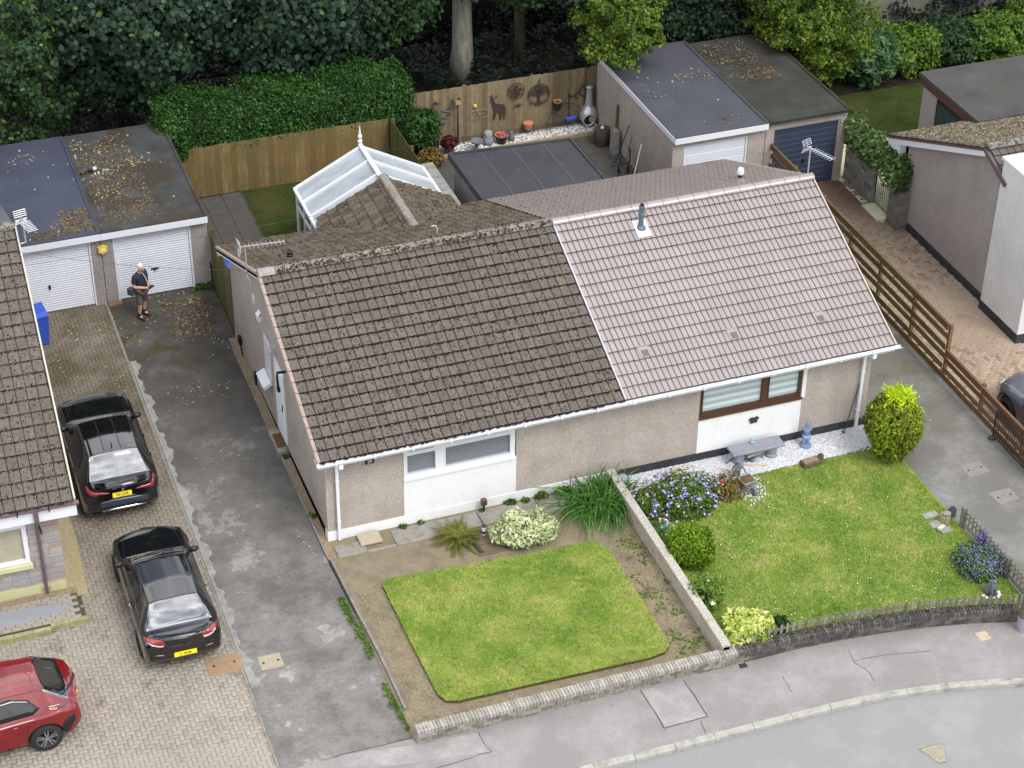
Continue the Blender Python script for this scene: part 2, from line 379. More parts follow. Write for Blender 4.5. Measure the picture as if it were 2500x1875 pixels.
# driveways
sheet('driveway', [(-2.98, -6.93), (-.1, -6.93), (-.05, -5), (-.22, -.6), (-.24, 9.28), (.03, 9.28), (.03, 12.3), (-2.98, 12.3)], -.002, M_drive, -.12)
sheet('side_driveway', [(14.66, -8.12), (17.55, -8.95), (17.55, 12.2), (14.66, 12.2)], -.002, M_drive2, -.12)
M_conc = plain('rough_concrete', C(160,157,150,.75), .92, .2, 4, .6, 40, fine=.5, dirt_tone=C(110,106,96,.7))
# crumbling concrete haunch between the block paving and the tarmac
m = MB(); V = []; n = 170
for i in range(n+1):
    y = -4.3+i*(13.4/n); w = .1+.06*math.sin(i*.23)+.05*math.sin(i*.61+1)+.03*math.sin(i*1.37)+.015*random.random()
    V.append((-2.97, y, .003)); V.append((-2.97+max(.02, w)+.04, y, .003))
m.add(V, [(2*i, 2*i+1, 2*i+3, 2*i+2) for i in range(n)]); struct('concrete_haunch', m, M_conc)
# edging kerbs: house strip and front garden
M_edge = plain('edging_concrete', C(150,146,136,.7), .92, .2, 6, .5, 50, fine=.4, dirt_tone=C(104,104,84,.7))
edg = bpy.data.objects.new('edging', None); COL.objects.link(edg); edg['kind'] = 'structure'
def edging(P, w, h, step, name='edging_stone'):
    for a, b in along(P, step):
        m = MB(); d = (b-a).normalized(); dz = random.uniform(-.012, .012); m.obox((a.x+d.x*.008, a.y+d.y*.008, h/2-.05+dz), (b.x-d.x*.008, b.y-d.y*.008, h/2-.05+dz+random.uniform(-.008, .008)), w, h+.1); part(name, m, M_edge, edg)
edging([(-.2, 9.2), (-.21, 4.75)], .05, .07, .89); edging([(-.21, 3.6), (-.19, -.6)], .05, .07, .84)
edging([(-.14, -.72), (-.09, -2.5), (-.02, -4.3), (.0, -7.0)], .055, .1, .9)
# strips and beds
M_gbrown = soilmat('brown_gravel', C(110,92,76,.75), C(150,130,108,.75), C(190,172,148,.75), 24)
sheet('gravel_strip', [(-.2, -.7), (.0, -.7), (.0, 9.3), (-.2, 9.3)], .03, M_gbrown, -.1)
sheet('front_bed', [(-.1, -7.0), (7.1, -7.0), (7.1, 0), (0, 0), (-.12, -.7)], .02, M_soil, -.1)
# front concrete path slabs of the old-roofed house
slabs = bpy.data.objects.new('front_path', None); COL.objects.link(slabs); slabs['kind'] = 'structure'
M_slab = plain('path_concrete', C(160,154,144,.75), .93, .18, 3, .6, 35, fine=.4, dirt_tone=C(96,90,80,.7))
for x0, x1, y0, y1 in ((.05, .78, -.72, -.28), (1.5, 3.68, -.72, -.14), (3.71, 5.2, -.70, -.12), (5.22, 6.6, -.72, -.12)):
    m = MB(); m.bbox(x0, x1, y0, y1, -.05, .055, .012); part('path_slab', m, M_slab, slabs)
m = MB(); m.bbox(.76, 1.5, -.74, -.66, -.05, .05, .01); part('path_slab', m, M_slab, slabs)
# right-hand garden
sheet('garden_lawn', [(7.3, -7.0), (8.8, -7.02), (10, -7.08), (12, -7.35), (14.0, -7.85), (14.62, -8.0), (14.64, -1.7), (14.3, -1.0), (7.3, -.9)], .03, M_turf2, -.1)
t = NT('white_chippings'); c_ = t.ramp(t.noise(48, 2, .6), [(.28, C(150,150,152)), (.42, C(196,196,198,.82)), (.7, C(228,228,230,.85))])
c_ = t.mix(t.ramp(t.noise(30, 3, .7), [(.3, .8), (.38, 0)]), c_, C(96,94,90)); t.col(c_); t.set(rough=.9); t.bump(t.noise(48, 3), 1.0, .03); M_gwhite = t.m
sheet('chippings_bed', [(7.3, -1.15), (8.4, -1.1), (9.6, -1.05), (11.6, -.98), (13.4, -1.0), (14.38, -.85), (14.4, 0.0), (7.3, 0.0)], .04, M_gwhite, -.1)
def chips(name, n, poly_fn, size, mat, z, parent=None):
    P = poly_fn(n); n = len(P); k = 5
    V = []; F = []; A = RNG.uniform(0, 2*PI, (n, 1))+np.arange(5)[None]*2*PI/5
    s = RNG.uniform(.5, 1.2, (n, 1))*size; rr = s*RNG.uniform(.7, 1.2, (n, 5))
    base = np.stack([P[:, :1]+np.cos(A)*rr, P[:, 1:2]+np.sin(A)*rr*.8, np.full((n, 5), z)], 2)
    top = np.concatenate([P[:, :2]+RNG.normal(0, .25, (n, 2))*size, z+s*.8*RNG.uniform(.5, 1.2, (n, 1))], 1)[:, None]
    V = np.concatenate([base, top], 1).reshape(-1, 3); i = np.arange(n)[:, None]*6
    F = np.concatenate([np.concatenate([i+a, i+(a+1) % 5, i+5], 1) for a in range(5)])
    return stuff(name, npmesh(name, V, F), mat, parent)
t = NT('white_stone'); t.col(t.ramp(t.isl(), [(0, C(130,128,126,.8)), (.15, C(196,196,198,.85)), (1, C(236,236,238,.88))])); t.set(rough=.85); M_chip = t.m
chips('white_chippings', 5200, lambda n: np.stack([RNG.uniform(7.32, 14.36, n), RNG.uniform(-1.02, -.02, n)], 1), .026, M_chip, .038)
# block paving: 90 degree herringbone
t = NT('paving_brick'); r_ = t.isl(); rb = t.rnd()
base_ = t.ramp(t.noise(.35, 4, .6), [(.3, C(150,142,126,.72)), (.55, C(178,168,152,.75)), (.75, C(186,176,162,.78))])
both = t.mix(.5, t.ramp(r_, [(0, C(164,154,140,.72)), (.35, C(182,170,156,.75)), (.7, C(186,177,166,.77)), (.92, C(186,166,150,.75)), (1, C(166,162,158,.75))]), base_)
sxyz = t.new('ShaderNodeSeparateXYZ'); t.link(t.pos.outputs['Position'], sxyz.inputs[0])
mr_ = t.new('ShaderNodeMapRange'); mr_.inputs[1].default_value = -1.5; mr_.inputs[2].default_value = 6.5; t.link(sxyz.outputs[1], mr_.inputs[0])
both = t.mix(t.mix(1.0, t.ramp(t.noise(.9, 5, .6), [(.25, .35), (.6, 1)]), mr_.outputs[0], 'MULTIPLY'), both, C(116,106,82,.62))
both = t.mix(.1, both, C(60,54,44,.6)); both = t.mix(t.ramp(t.noise(60, 2), [(.4, .3), (.55, 0)]), both, C(90,84,74,.6)); both = t.mix(t.ramp(t.noise(1.7, 6, .7), [(.55, 0), (.7, .55)]), both, C(96,88,76,.6))
t.col(both); t.set(rough=.9, spec=.3); t.bump(t.noise(70, 3), .4, .006); M_brick = t.m
t = NT('paving_brick_warm'); both = t.mix(.4, t.ramp(t.isl(), [(0, C(140,116,98,.68)), (.5, C(178,156,134,.75)), (1, C(188,172,152,.75))]), t.ramp(t.noise(.4, 4), [(.35, C(146,124,104,.7)), (.7, C(190,174,150,.78))]))
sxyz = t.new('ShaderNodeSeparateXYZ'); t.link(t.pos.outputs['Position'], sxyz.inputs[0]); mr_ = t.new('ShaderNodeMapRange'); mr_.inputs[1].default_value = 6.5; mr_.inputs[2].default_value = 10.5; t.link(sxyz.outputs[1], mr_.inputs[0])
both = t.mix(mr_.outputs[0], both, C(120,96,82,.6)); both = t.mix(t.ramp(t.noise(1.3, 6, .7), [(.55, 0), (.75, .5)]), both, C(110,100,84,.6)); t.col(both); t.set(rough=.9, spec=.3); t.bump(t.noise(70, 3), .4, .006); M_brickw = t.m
M_sand = soilmat('joint_sand', C(84,78,66,.7), C(100,92,78,.7), C(116,108,92,.7), 6)
def herring(name, inside, x0, x1, y0, y1, mat, nobj, keyf, gap=.005, a=.105, clipx=None):
    base = sheet(name, R(x0, x1, y0, y1), -.016, M_sand, -.12) if not callable(name) else name()
    hs = []; cut = []
    for i in range(int((x1-x0)/a)+2):
        for j in range(int((y1-y0)/a)+2):
            mm = (i-j) % 4
            if mm == 0: cx, cy, w, h = x0+(i+1)*a, y0+(j+.5)*a, 2*a, a
            elif mm == 3: cx, cy, w, h = x0+(i+.5)*a, y0+(j+1)*a, a, 2*a
            else: continue
            if inside(cx, cy): hs.append((cx, cy, w, h))
            elif clipx is not None and cx-w/2 < clipx-.03 and cx+w/2 > clipx and inside(clipx-.04, cy): cut.append(((cx-w/2+clipx)/2, cy, clipx-(cx-w/2), h))
    hs.sort(key=keyf)
    ms = {}
    for w, h in ((2*a, a), (a, 2*a)):
        m = MB(); m.bbox(-w/2+gap/2, w/2-gap/2, -h/2+gap/2, h/2-gap/2, -.05, 0, .007); me = m.mesh('brick'); me.materials.append(mat); ms[(w, h)] = me
    for cx, cy, w, h in hs[:nobj]:
        o = bpy.data.objects.new('brick', ms[(w, h)]); COL.objects.link(o); o.location = (cx, cy, random.uniform(-.002, .003)); o.rotation_euler = (random.gauss(0, .006), random.gauss(0, .006), random.gauss(0, .006)); o.parent = base
    rest = np.array(hs[nobj:]+cut); n = len(rest); b = .007
    cx, cy, w, h = [rest[:, k:k+1] for k in range(4)]; dz = RNG.uniform(-.002, .003, (n, 1)); tx = RNG.normal(0, .006, (n, 1)); ty = RNG.normal(0, .006, (n, 1))
    sx = np.array([[-1, 1, 1, -1]*3]); sy = np.array([[-1, -1, 1, 1]*3]); lev = np.array([[0]*4+[1]*4+[2]*4])
    ins = np.where(lev == 2, b, 0); X = sx*((w-gap)/2-ins); Y = sy*((h-gap)/2-ins); Z = np.where(lev == 0, -.03, np.where(lev == 1, -b, 0))+dz+tx*X+ty*Y
    V = np.stack([cx+X, cy+Y, Z], 2).reshape(-1, 3); i = np.arange(n)[:, None]*12
    F = np.concatenate([i+np.array([f]) for f in [(0,1,5,4),(1,2,6,5),(2,3,7,6),(3,0,4,7),(4,5,9,8),(5,6,10,9),(6,7,11,10),(7,4,8,11),(8,9,10,11)]])
    stuff('brick_field', npmesh('brick_field', V, F), mat, base)
    return base
camd = lambda c: (c[0]-CAM[0])**2+(c[1]-CAM[1])**2+(900 if (c[0] < -7.0 or c[1] < -7.3) else 0)
herring('block_paving', lambda x, y: x < -3.08 and (x > -5.95 or y < -.98 or (x > -5.9 and y < .2)), -9.4, -3.0, -8.4, 12.2, M_brick, 300, camd, clipx=-3.055)
camd2 = lambda c: (c[0]-20)**2+(c[1]-3.5)**2
herring('neighbour_paving', lambda x, y: x > 17.6 and (x < 20.42 or y < 1.9), 17.55, 22.6, -5.5, 11.9, M_brickw, 300, camd2)
# concrete edge strip of the paving
m = MB(); m.box(-3.05, -2.985, -8.3, 12.2, -.1, .008); struct('paving_edge', m, M_edge)
# back gardens
M_pat = plain('patio_slab', C(104,99,94,.52), .9, .16, 2.5, .4, 40, fine=.3, dirt_tone=C(76,74,64,.6))
patio = sheet('patio', R(7.0, 14.2, 9.3, 17.2), -.02, M_sand, -.12)
for i in range(12):
    for j in range(13):
        m = MB(); x0, y0 = 7.05+i*.6, 9.35+j*.6; m.bbox(x0+.006, x0+.594, y0+.006, y0+.594, -.05, random.uniform(-.004, .006), .008)
        if x0 > 10.9 or (y0 > 12.8 and x0 > 7.5): part('slab', m, M_pat, patio)
pl = sheet('back_patio', R(.25, 2.6, 9.4, 17.15), -.02, M_sand, -.12)
for i in range(4):
    for j in range(13):
        x0, y0 = .25+i*.6, 9.4+j*.6
        if y0 > 11.5: m = MB(); m.bbox(x0+.006, x0+.594, y0+.006, y0+.594, -.05, random.uniform(-.004, .006), .008); part('slab', m, M_pat, pl)
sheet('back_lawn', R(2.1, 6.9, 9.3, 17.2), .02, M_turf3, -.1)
sheet('chippings_border', R(7.3, 14.15, 17.2, 17.95), .05, M_gbrown, -.1)
chips('border_chippings', 2600, lambda n: np.stack([RNG.uniform(8.0, 14.1, n), RNG.uniform(17.22, 17.9, n)], 1), .03, M_chip, .055)
M_sleeper = plain('sleeper_timber', C(170,152,118,.7), .9, .2, 3, .4, 40)
edg2 = MB(); edg2.bbox(8.2, 14.1, 17.12, 17.22, -.05, .12, .01); struct('border_edging', edg2, M_sleeper)
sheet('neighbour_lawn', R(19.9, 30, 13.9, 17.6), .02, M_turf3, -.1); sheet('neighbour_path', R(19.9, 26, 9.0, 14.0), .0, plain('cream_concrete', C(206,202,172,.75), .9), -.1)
sheet('neighbour_bed', R(22.6, 34, 17.0, 19.6), .03, M_wood, -.1)
sheet('front_strip', R(-9.5, -5.98, -.02, .33), .03, M_gbrown, -.1); sheet('side_strip', [(-6.2, .33), (-5.98, -.02), (-5.74, .0), (-5.66, 2.2), (-5.72, 4), (-5.9, 12), (-6.2, 12)], .008, soilmat('yellow_gravel', C(140,124,90,.7), C(176,160,122,.72), C(206,192,160,.72), 26))
# ================================================================== THE PAIR OF BUNGALOWS
def pebble(name, a, b, c, sc=95, stain=None, mixs=.35):
    t = NT(name); n1 = t.noise(sc, 2, .6); v = t.voro(sc*.8, 'F1', 'Color')
    g = t.new('ShaderNodeSeparateColor'); t.link(v, g.inputs[0])
    col = t.ramp(g.outputs[0], [(.0, a), (.35, b), (.6, b), (.8, c), (1, (c[0]*1.1, c[1]*1.1, c[2]*1.1, 1))])
    col = t.mix(mixs, col, b); col = t.mix(t.ramp(t.noise(1.2, 5, .6), [(.4, 0), (.75, .4)]), col, stain or a); col = t.mix(t.ramp(t.noise(2.2, 6, .7, stretch=(1.6, 1.6, .16)), [(.52, 0), (.75, .16)]), col, (a[0]*.8, a[1]*.8, a[2]*.78, 1))
    t.col(col); t.set(rough=.95, spec=.15); t.bump(n1, .9, .012); return t.m
M_dash = pebble('pebble_dash', C(136,124,116,.74), C(189,177,166,.76), C(212,203,194,.78))
M_dash2 = pebble('pebble_dash_grey', C(120,112,110,.75), C(164,156,152,.8), C(190,184,180,.8))
M_white = plain('white_render', C(236,236,234,.78), .8, .02, 2, .15, 30, dirt_tone=C(224,222,216,.78))
M_upvc = plain('white_upvc', C(238,239,243,.76), .35, .02, 3)
M_black = plain('black_paint', C(46,48,56,.8), .7, .15, 5, .2, 40, dirt_tone=C(70,72,80,.8))
M_blk = plain('black_plastic', C(24,24,26,1), .45, .1)
M_brown = plain('brown_upvc', C(86,58,44,.8), .4, .08, 4)
M_pinkv = plain('verge_tile', C(188,164,152,.62), .9, .14, 5, .3, 40, fine=.3)
M_lead = plain('lead_flashing', C(96,98,104,.8), .7, .15, 6)
M_dark = plain('dark_interior', C(30,30,32,.8), .9)
def glassmat(name, c, rough=.04):
    t = NT(name); t.col(c); t.set(rough=rough, spec=.9, ior=1.5); t.b.inputs['Alpha'].default_value = .1; return t.m
M_glass = glassmat('window_glass', C(70,80,86,.7)); 
t = NT('blind_slats'); t.col(C(140,146,152,.85)); t.set(rough=.5); M_blind = t.m
M_blindw = plain('roller_blind', C(232,240,240,.95), .7, .02)
M_blindv = plain('blind_band', C(196,210,210,.85), .7, .02)
M_blindb = plain('buff_blind', C(196,170,122,.8), .7, .06)
# ---- roof tiles
def oldtile(name, base1, base2, warm=C(104,98,92,.6)):
    t = NT(name); ad = t.new('ShaderNodeMath'); ad.operation = 'ADD'; t.link(t.isl(), ad.inputs[0]); t.link(t.rnd(), ad.inputs[1])
    fr = t.new('ShaderNodeMath'); fr.operation = 'FRACT'; t.link(ad.outputs[0], fr.inputs[0])
    c = t.ramp(fr.outputs[0], [(0, base1), (.6, base2), (1, (base2[0]*1.05, base2[1]*1.05, base2[2]*1.04, 1))])
    c = t.mix(t.ramp(t.noise(9, 5, .65), [(.35, .5), (.6, 0)]), c, (base1[0]*.55, base1[1]*.52, base1[2]*.5, 1))
    c = t.mix(t.ramp(t.noise(34, 3, .7), [(.55, 0), (.7, .4)]), c, C(154,136,100,.66))
    c = t.mix(t.ramp(t.voro(20), [(.1, .9), (.2, 0)]), c, C(50,42,36,.8))
    c = t.mix(t.ramp(t.voro(9.3), [(.04, .9), (.09, 0)]), c, C(206,202,186,.8))
    c = t.mix(t.ramp(t.noise(.7, 4, .6), [(.5, 0), (.75, .35)]), c, warm)
    t.col(c); t.set(rough=.95, spec=.1); t.bump(t.noise(50, 4, .7), .7, .012); return t.m
M_old = oldtile('weathered_tile', C(121,113,107,.57), C(130,121,114,.58))
M_old2 = oldtile('mossy_tile', C(98,88,78,.62), C(126,114,102,.64), C(112,104,66,.5))
t = NT('new_tile'); ad = t.new('ShaderNodeMath'); ad.operation = 'ADD'; t.link(t.isl(), ad.inputs[0]); t.link(t.rnd(), ad.inputs[1]); fr = t.new('ShaderNodeMath'); fr.operation = 'FRACT'; t.link(ad.outputs[0], fr.inputs[0])
c = t.ramp(fr.outputs[0], [(0, C(158,143,136,.6)), (.5, C(162,147,140,.6)), (1, C(166,152,145,.6))]); c = t.mix(t.ramp(t.noise(14, 5, .65, stretch=(3, .6, .6)), [(.35, .3), (.65, 0)]), c, C(146,130,122,.58))
c = t.mix(t.ramp(t.noise(.9, 6, .65, stretch=(1.6, .5, .5)), [(.35, .45), (.6, 0)]), c, C(138,122,115,.57)); c = t.mix(t.ramp(t.voro(3.1), [(.02, .8), (.035, 0)]), c, C(216,208,200,.9)); t.col(c); t.set(rough=.8, spec=.3, coat=.9, coatr=.42); t.b.inputs['Coat IOR'].default_value = 2.2; t.bump(t.noise(70, 3), .12, .005); M_new = t.m
t = NT('moss'); t.col(t.ramp(t.isl(), [(0, C(44,36,29,.75)), (.55, C(66,54,42,.75)), (.85, C(92,76,52,.75)), (1, C(134,120,78,.78))])); t.set(rough=1, spec=.05); M_moss = t.m
t = NT('moss_dark'); t.col(t.ramp(t.isl(), [(0, C(36,32,28,.7)), (1, C(54,47,40,.7))])); t.set(rough=1, spec=.05); M_mossk = t.m
t = NT('moss_green'); t.col(t.ramp(t.isl(), [(0, C(84,74,34,.8)), (.6, C(112,100,40,.8)), (1, C(140,128,56,.8))])); t.set(rough=1, spec=.05); M_mossg = t.m
M_gro = plain('channel_dirt_shade', C(52,42,34,.8), .98, .2, 20); M_gro2 = plain('tile_edge_grime_shade', C(92,80,78,.72), .9, .12, 20)  # groove dirt plus shade lines painted into channel and lower-edge colour
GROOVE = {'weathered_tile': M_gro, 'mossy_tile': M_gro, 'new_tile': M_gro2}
TH = math.atan(.4213)
OLD_W, OLD_G, NEW_W, NEW_G = .229, .3242, .2925, .3445
PROF_OLD = [(.003, -.008), (.008, -.008), (.012, .012), (.07, .016), (.105, .0125), (.12, .0125), (.155, .016), (.217, .012), (.221, -.008), (.226, -.008)]
PROF_NEW = [(0, .017), (.112, .013), (.121, -.002), (.134, -.002), (.1445, .017), (.258, .013), (.267, -.002), (.280, -.002), (.2915, .017)]
def tile_vf(prof, g, th=.024, lap=.05):
    n = len(prof); L = g+lap
    V = [(x, 0, .032+z+th*.35) for x, z in prof]+[(x, L, -.006+z+th*.35) for x, z in prof]+[(x, .0, .02-th) for x, z in (prof[0], prof[-1])]
    F = [(i, i+1, n+i+1, n+i) for i in range(n-1)]
    F2 = [tuple([2*n, 2*n+1]+list(range(n-1, -1, -1)))]
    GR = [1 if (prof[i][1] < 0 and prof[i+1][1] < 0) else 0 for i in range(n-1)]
    return V, F, F2, GR
def tile_mesh(name, prof, g, mat):
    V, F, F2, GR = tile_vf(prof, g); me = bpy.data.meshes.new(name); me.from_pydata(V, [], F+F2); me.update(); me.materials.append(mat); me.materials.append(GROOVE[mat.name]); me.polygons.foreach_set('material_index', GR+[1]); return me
def slope_T(x, d, side, ye, ze, jit=0):
    """position on a roof slope: x along the eave, d up the slope from the eave; side +1 rises towards +y, -1 towards -y"""
    return Vector((x, ye+side*d*math.cos(TH), ze+d*math.sin(TH)))
def tile_field(cells, prof, g, side, ye, ze, name, mat, parent, rot=None, world=True):
    V0, F0, F2, GR = tile_vf(prof, g); V0 = np.array(V0); n0 = len(V0); Fs = []; Vs = []
    ct, st = math.cos(TH), math.sin(TH)
    quads = F0; n = len(cells); cells = np.array(cells)
    dz = RNG.normal(0, .003, n); tl = RNG.normal(0, .006, n)
    X = V0[None, :, 0]*(side) + cells[:, :1]; Yl = V0[None, :, 1]+cells[:, 1:2]; Zl = V0[None, :, 2]+dz[:, None]+tl[:, None]*V0[None, :, 0]
    V = np.stack([X, ye+side*(Yl*ct-Zl*st), ze+Yl*st+Zl*ct], 2).reshape(-1, 3)
    F = (np.arange(n)[:, None, None]*n0+np.array(quads)[None]).reshape(-1, 4)
    npf = len(prof)
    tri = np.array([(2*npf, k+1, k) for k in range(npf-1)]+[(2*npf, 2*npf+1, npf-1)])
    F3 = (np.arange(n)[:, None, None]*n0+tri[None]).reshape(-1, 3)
    if rot is not None: V = V@np.array(rot[0]).T+np.array(rot[1])
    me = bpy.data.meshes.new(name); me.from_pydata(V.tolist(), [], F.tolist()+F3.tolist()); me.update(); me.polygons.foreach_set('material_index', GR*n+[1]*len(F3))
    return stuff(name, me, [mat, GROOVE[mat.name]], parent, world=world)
def moss_on(name, pts, parent, mat, size=.02, side=1, rot=None, world=True):
    """little moss cushions standing on a slope, pts = (x,y,z)"""
    P = np.array(pts); n = len(P); ct, st = math.cos(TH), math.sin(TH); nr = np.array([0, -side*st, ct]); up = np.array([0, side*ct, st]); ex = np.array([1.0, 0, 0])
    k = 6; A = RNG.uniform(0, 2*PI, (n, 1))+np.arange(k)[None]*2*PI/k; s = size*RNG.uniform(.5, 1.35, (n, 1)); rr = s*RNG.uniform(.7, 1.25, (n, k))
    B = P[:, None]+(np.cos(A)*rr)[..., None]*ex+(np.sin(A)*rr*1.3)[..., None]*up
    Tt = P[:, None]+nr*(s*RNG.uniform(.6, 1.1, (n, 1)))[:, None]
    V = np.concatenate([B, Tt], 1).reshape(-1, 3); i = np.arange(n)[:, None]*(k+1)
    F = np.concatenate([np.concatenate([i+a, i+(a+1) % k, i+k], 1) for a in range(k)])
    if rot is not None: V = V@np.array(rot[0]).T+np.array(rot[1])
    return stuff(name, npmesh(name, V, F), mat, parent, world=world)
def roof_objects(cells, me, side, ye, ze, parent, name='roof_tile'):
    off = parent.matrix_world.translation if False else parent.location
    for x, d in cells:
        o = bpy.data.objects.new(name, me); COL.objects.link(o); o.location = slope_T(x, d, side, ye, ze)+Vector((0, 0, random.gauss(0, .002)))
        o.rotation_euler = (TH, random.gauss(0, .005), 0 if side > 0 else PI); o.parent = parent
def textmesh(s, size, ext=.004):
    cu = bpy.data.curves.new('t', 'FONT'); cu.body = s; cu.size = size; cu.extrude = ext; cu.align_x = 'CENTER'; cu.align_y = 'CENTER'; cu.resolution_u = 2
    o = bpy.data.objects.new('t', cu); COL.objects.link(o); bpy.context.view_layer.update()
    me = bpy.data.meshes.new_from_object(o.evaluated_get(bpy.context.evaluated_depsgraph_get())); bpy.data.objects.remove(o); bpy.data.curves.remove(cu); return me
def lettering(name, s, size, mat, parent, loc, rot, mirror=False):
    me = textmesh(s, size); o = link(name, me, None, parent); me.materials.clear(); me.materials.append(mat); o.location = loc; o.rotation_euler = rot
    if mirror: o.scale.x = -1
    return o

YE, ZE, YR, ZR = -.42, 2.69, 4.66, 4.83      # eave and ridge of the pair
XJ = 7.38
BL = thing('bungalow', 'bungalow half under the old dark mossy tile roof, white-framed window', 'house', (0, 0, 0))
BR = thing('bungalow', 'bungalow half under the clean pinkish new tile roof, brown-framed window', 'house', (7.2, 0, 0))
Z0 = -.1
def wallpart(parent, mat, boxes, name='wall'):
    m = MB()
    for b in boxes: m.box(*b)
    return part(name, m, mat, parent, world=True)
WZ = 2.62
# walls of the left half: opening x 1.91..4.77, z 1.33..2.36
wallpart(BL, M_dash, [(.25, 1.91, 0, .25, .28, WZ), (4.77, 7.2, 0, .25, .28, WZ), (1.91, 4.77, 0.0, .25, 2.36, WZ)]); wallpart(BL, M_dash, [(.25, 7.2, 9.08, 9.33, 0, WZ)], 'rear_wall')
m = MB(); m.plate([(0, 0.0, .28), (0, 9.33, 0.02), (0, 9.33, 2.66), (0, YR, 4.68), (0, 0.0, 2.66)][::-1], .25); part('gable_wall', m, M_dash, BL, world=True)
wallpart(BL, M_white, [(1.91, 4.77, -.012, .25, .28, 1.33)], 'window_panel')
wallpart(BL, M_white, [(-.012, 7.2, -.03, .2, Z0, .285)], 'plinth')
wallpart(BR, M_dash, [(7.2, 9.62, 0, .25, .26, WZ), (12.48, 14.15, 0, .25, .26, WZ), (9.62, 12.48, .0, .25, 2.30, WZ)]); wallpart(BR, M_dash, [(7.2, 14.15, 9.08, 9.33, 0, WZ)], 'rear_wall')
m = MB(); m.plate([(14.4, 0, .255), (14.4, 9.33, .0), (14.4, 9.33, 2.66), (14.4, YR, 4.68), (14.4, 0, 2.66)], .25); part('gable_wall', m, M_dash, BR, world=True)
wallpart(BR, M_white, [(9.62, 12.48, -.012, .25, .24, 1.34)], 'window_panel')
wallpart(BR, M_black, [(7.2, 14.412, -.03, .2, Z0, .26)], 'plinth')
for B, x0, x1 in ((BL, 0.3, 7.1), (BR, 7.3, 14.1)): wallpart(B, M_dark, [(x0, x1, .9, 8.9, .0, 2.4)], 'interior')
# ---- windows
def window(parent, name, x0, x1, z0, z1, panes, fr_mat, y=0.0, blind=None, sill=None, reveal=.05, gl=None):
    w = MB(); yf = y+reveal
    holes = sorted(panes, key=lambda p: (p[0], p[2]))
    # frame built as strips between the panes
    xs = sorted({x0, x1, *[p[0] for p in panes], *[p[1] for p in panes]})
    for i in range(len(xs)-1):
        a, b = xs[i], xs[i+1]; hz = sorted([(p[2], p[3]) for p in panes if p[0] <= a+1e-6 and p[1] >= b-1e-6]); z = z0
        for h0, h1 in hz+[(z1, z1)]:
            if h0-z > 1e-4: w.box(a, b, yf-.02, yf+.06, z, h0)
            z = h1
    for p in panes:      # raised beads round each pane
        for a, b, c, d in ((p[0]-.025, p[1]+.025, p[2]-.025, p[2]), (p[0]-.025, p[1]+.025, p[3], p[3]+.025), (p[0]-.025, p[0], p[2], p[3]), (p[1], p[1]+.025, p[2], p[3])): w.box(a, b, yf-.032, yf-.018, c, d)
    wf = part(name, w, fr_mat, parent, world=True)
    for p in panes:
        g = MB(); g.box(p[0]-.004, p[1]+.004, yf+.012, yf+.02, p[2]-.004, p[3]+.004); part('pane', g, gl or M_glass, wf, world=True)
    if blind: blind(wf, yf+.012)
    if sill: s = MB(); s.box(x0-.02, x1+.02, y-sill, y+.06, z0-.05, z0-.002); part('sill', s, fr_mat, wf, world=True)
    return wf
def vens(x0, x1, z0, z1, mat, pitch=.05):
    def f(wf, y):
        n = int((z1-z0)/pitch)
        for i in range(n):
            s = MB(); z = z0+i*pitch; s.plate([(x0, y+.02, z), (x1, y+.02, z), (x1, y+.04, z+.03), (x0, y+.04, z+.03)], .003); part('blind_slat', s, mat, wf, world=True)
    return f
G = lambda x, y: qy(1, 2, x, y, .05)
p1 = [G(1232, 665), G(1462, 755)]; 
window(BL, 'window', 1.93, 4.75, 1.38, 2.36, [(2.02, 2.72, 1.50, 2.04), (2.06, 2.68, 2.14, 2.26), (2.98, 4.62, 1.50, 2.06), (3.04, 3.72, 2.16, 2.28), (3.86, 4.56, 2.16, 2.28)], M_upvc, 0, vens(1.98, 4.66, 1.46, 2.1, M_blind, .056), .05)
def shade(wf, y):
    for k in range(8):
        s = MB(); z = 1.44+k*.1; s.plate([(9.7, y+.03, z), (12.4, y+.03, z), (12.4, y+.045, z+.094), (9.7, y+.045, z+.094)], .004); part('blind_slat', s, M_blindw if k % 2 else M_blindv, wf, world=True)
window(BR, 'window', 9.64, 12.46, 1.36, 2.30, [(9.72, 11.34, 1.46, 2.22), (11.54, 12.38, 1.46, 2.22)], M_brown, 0, shade, .06)
m = MB(); m.box(12.46, 12.56, -.02, .1, 1.33, 2.34); part('window_reveal', m, M_white, BR, world=True)
# ---- roofs
RL = part('roof', MB().plate([(-.26, YE+.05, ZE-.02), (XJ, YE+.05, ZE-.02), (XJ, YR, ZR-.03), (-.26, YR, ZR-.03)], .08).plate([(-.26, YR, ZR-.03), (XJ, YR, ZR-.03), (XJ, 9.75, ZE-.03), (-.26, 9.75, ZE-.03)], .08), M_lead, BL, world=True)
RR = part('roof', MB().plate([(XJ+.002, YE+.05, ZE-.02), (14.76, YE+.05, ZE-.02), (14.76, YR, ZR-.03), (XJ+.002, YR, ZR-.03)], .08).plate([(XJ+.002, YR, ZR-.03), (14.76, YR, ZR-.03), (14.76, 9.75, ZE-.03), (XJ+.002, 9.75, ZE-.03)], .08), M_lead, BR, world=True)
offL, offR = Vector((0, 0, 0)), Vector((-7.2, 0, 0))
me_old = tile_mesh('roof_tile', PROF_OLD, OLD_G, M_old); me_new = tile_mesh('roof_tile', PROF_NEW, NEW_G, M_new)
fc = [(-.19+i*OLD_W, r*OLD_G) for r in range(17) for i in range(33)]
roof_objects(fc[:300], me_old, 1, YE, ZE, RL)
tile_field(fc[300:], PROF_OLD, OLD_G, 1, YE, ZE, 'upper_tiles', M_old, RL)
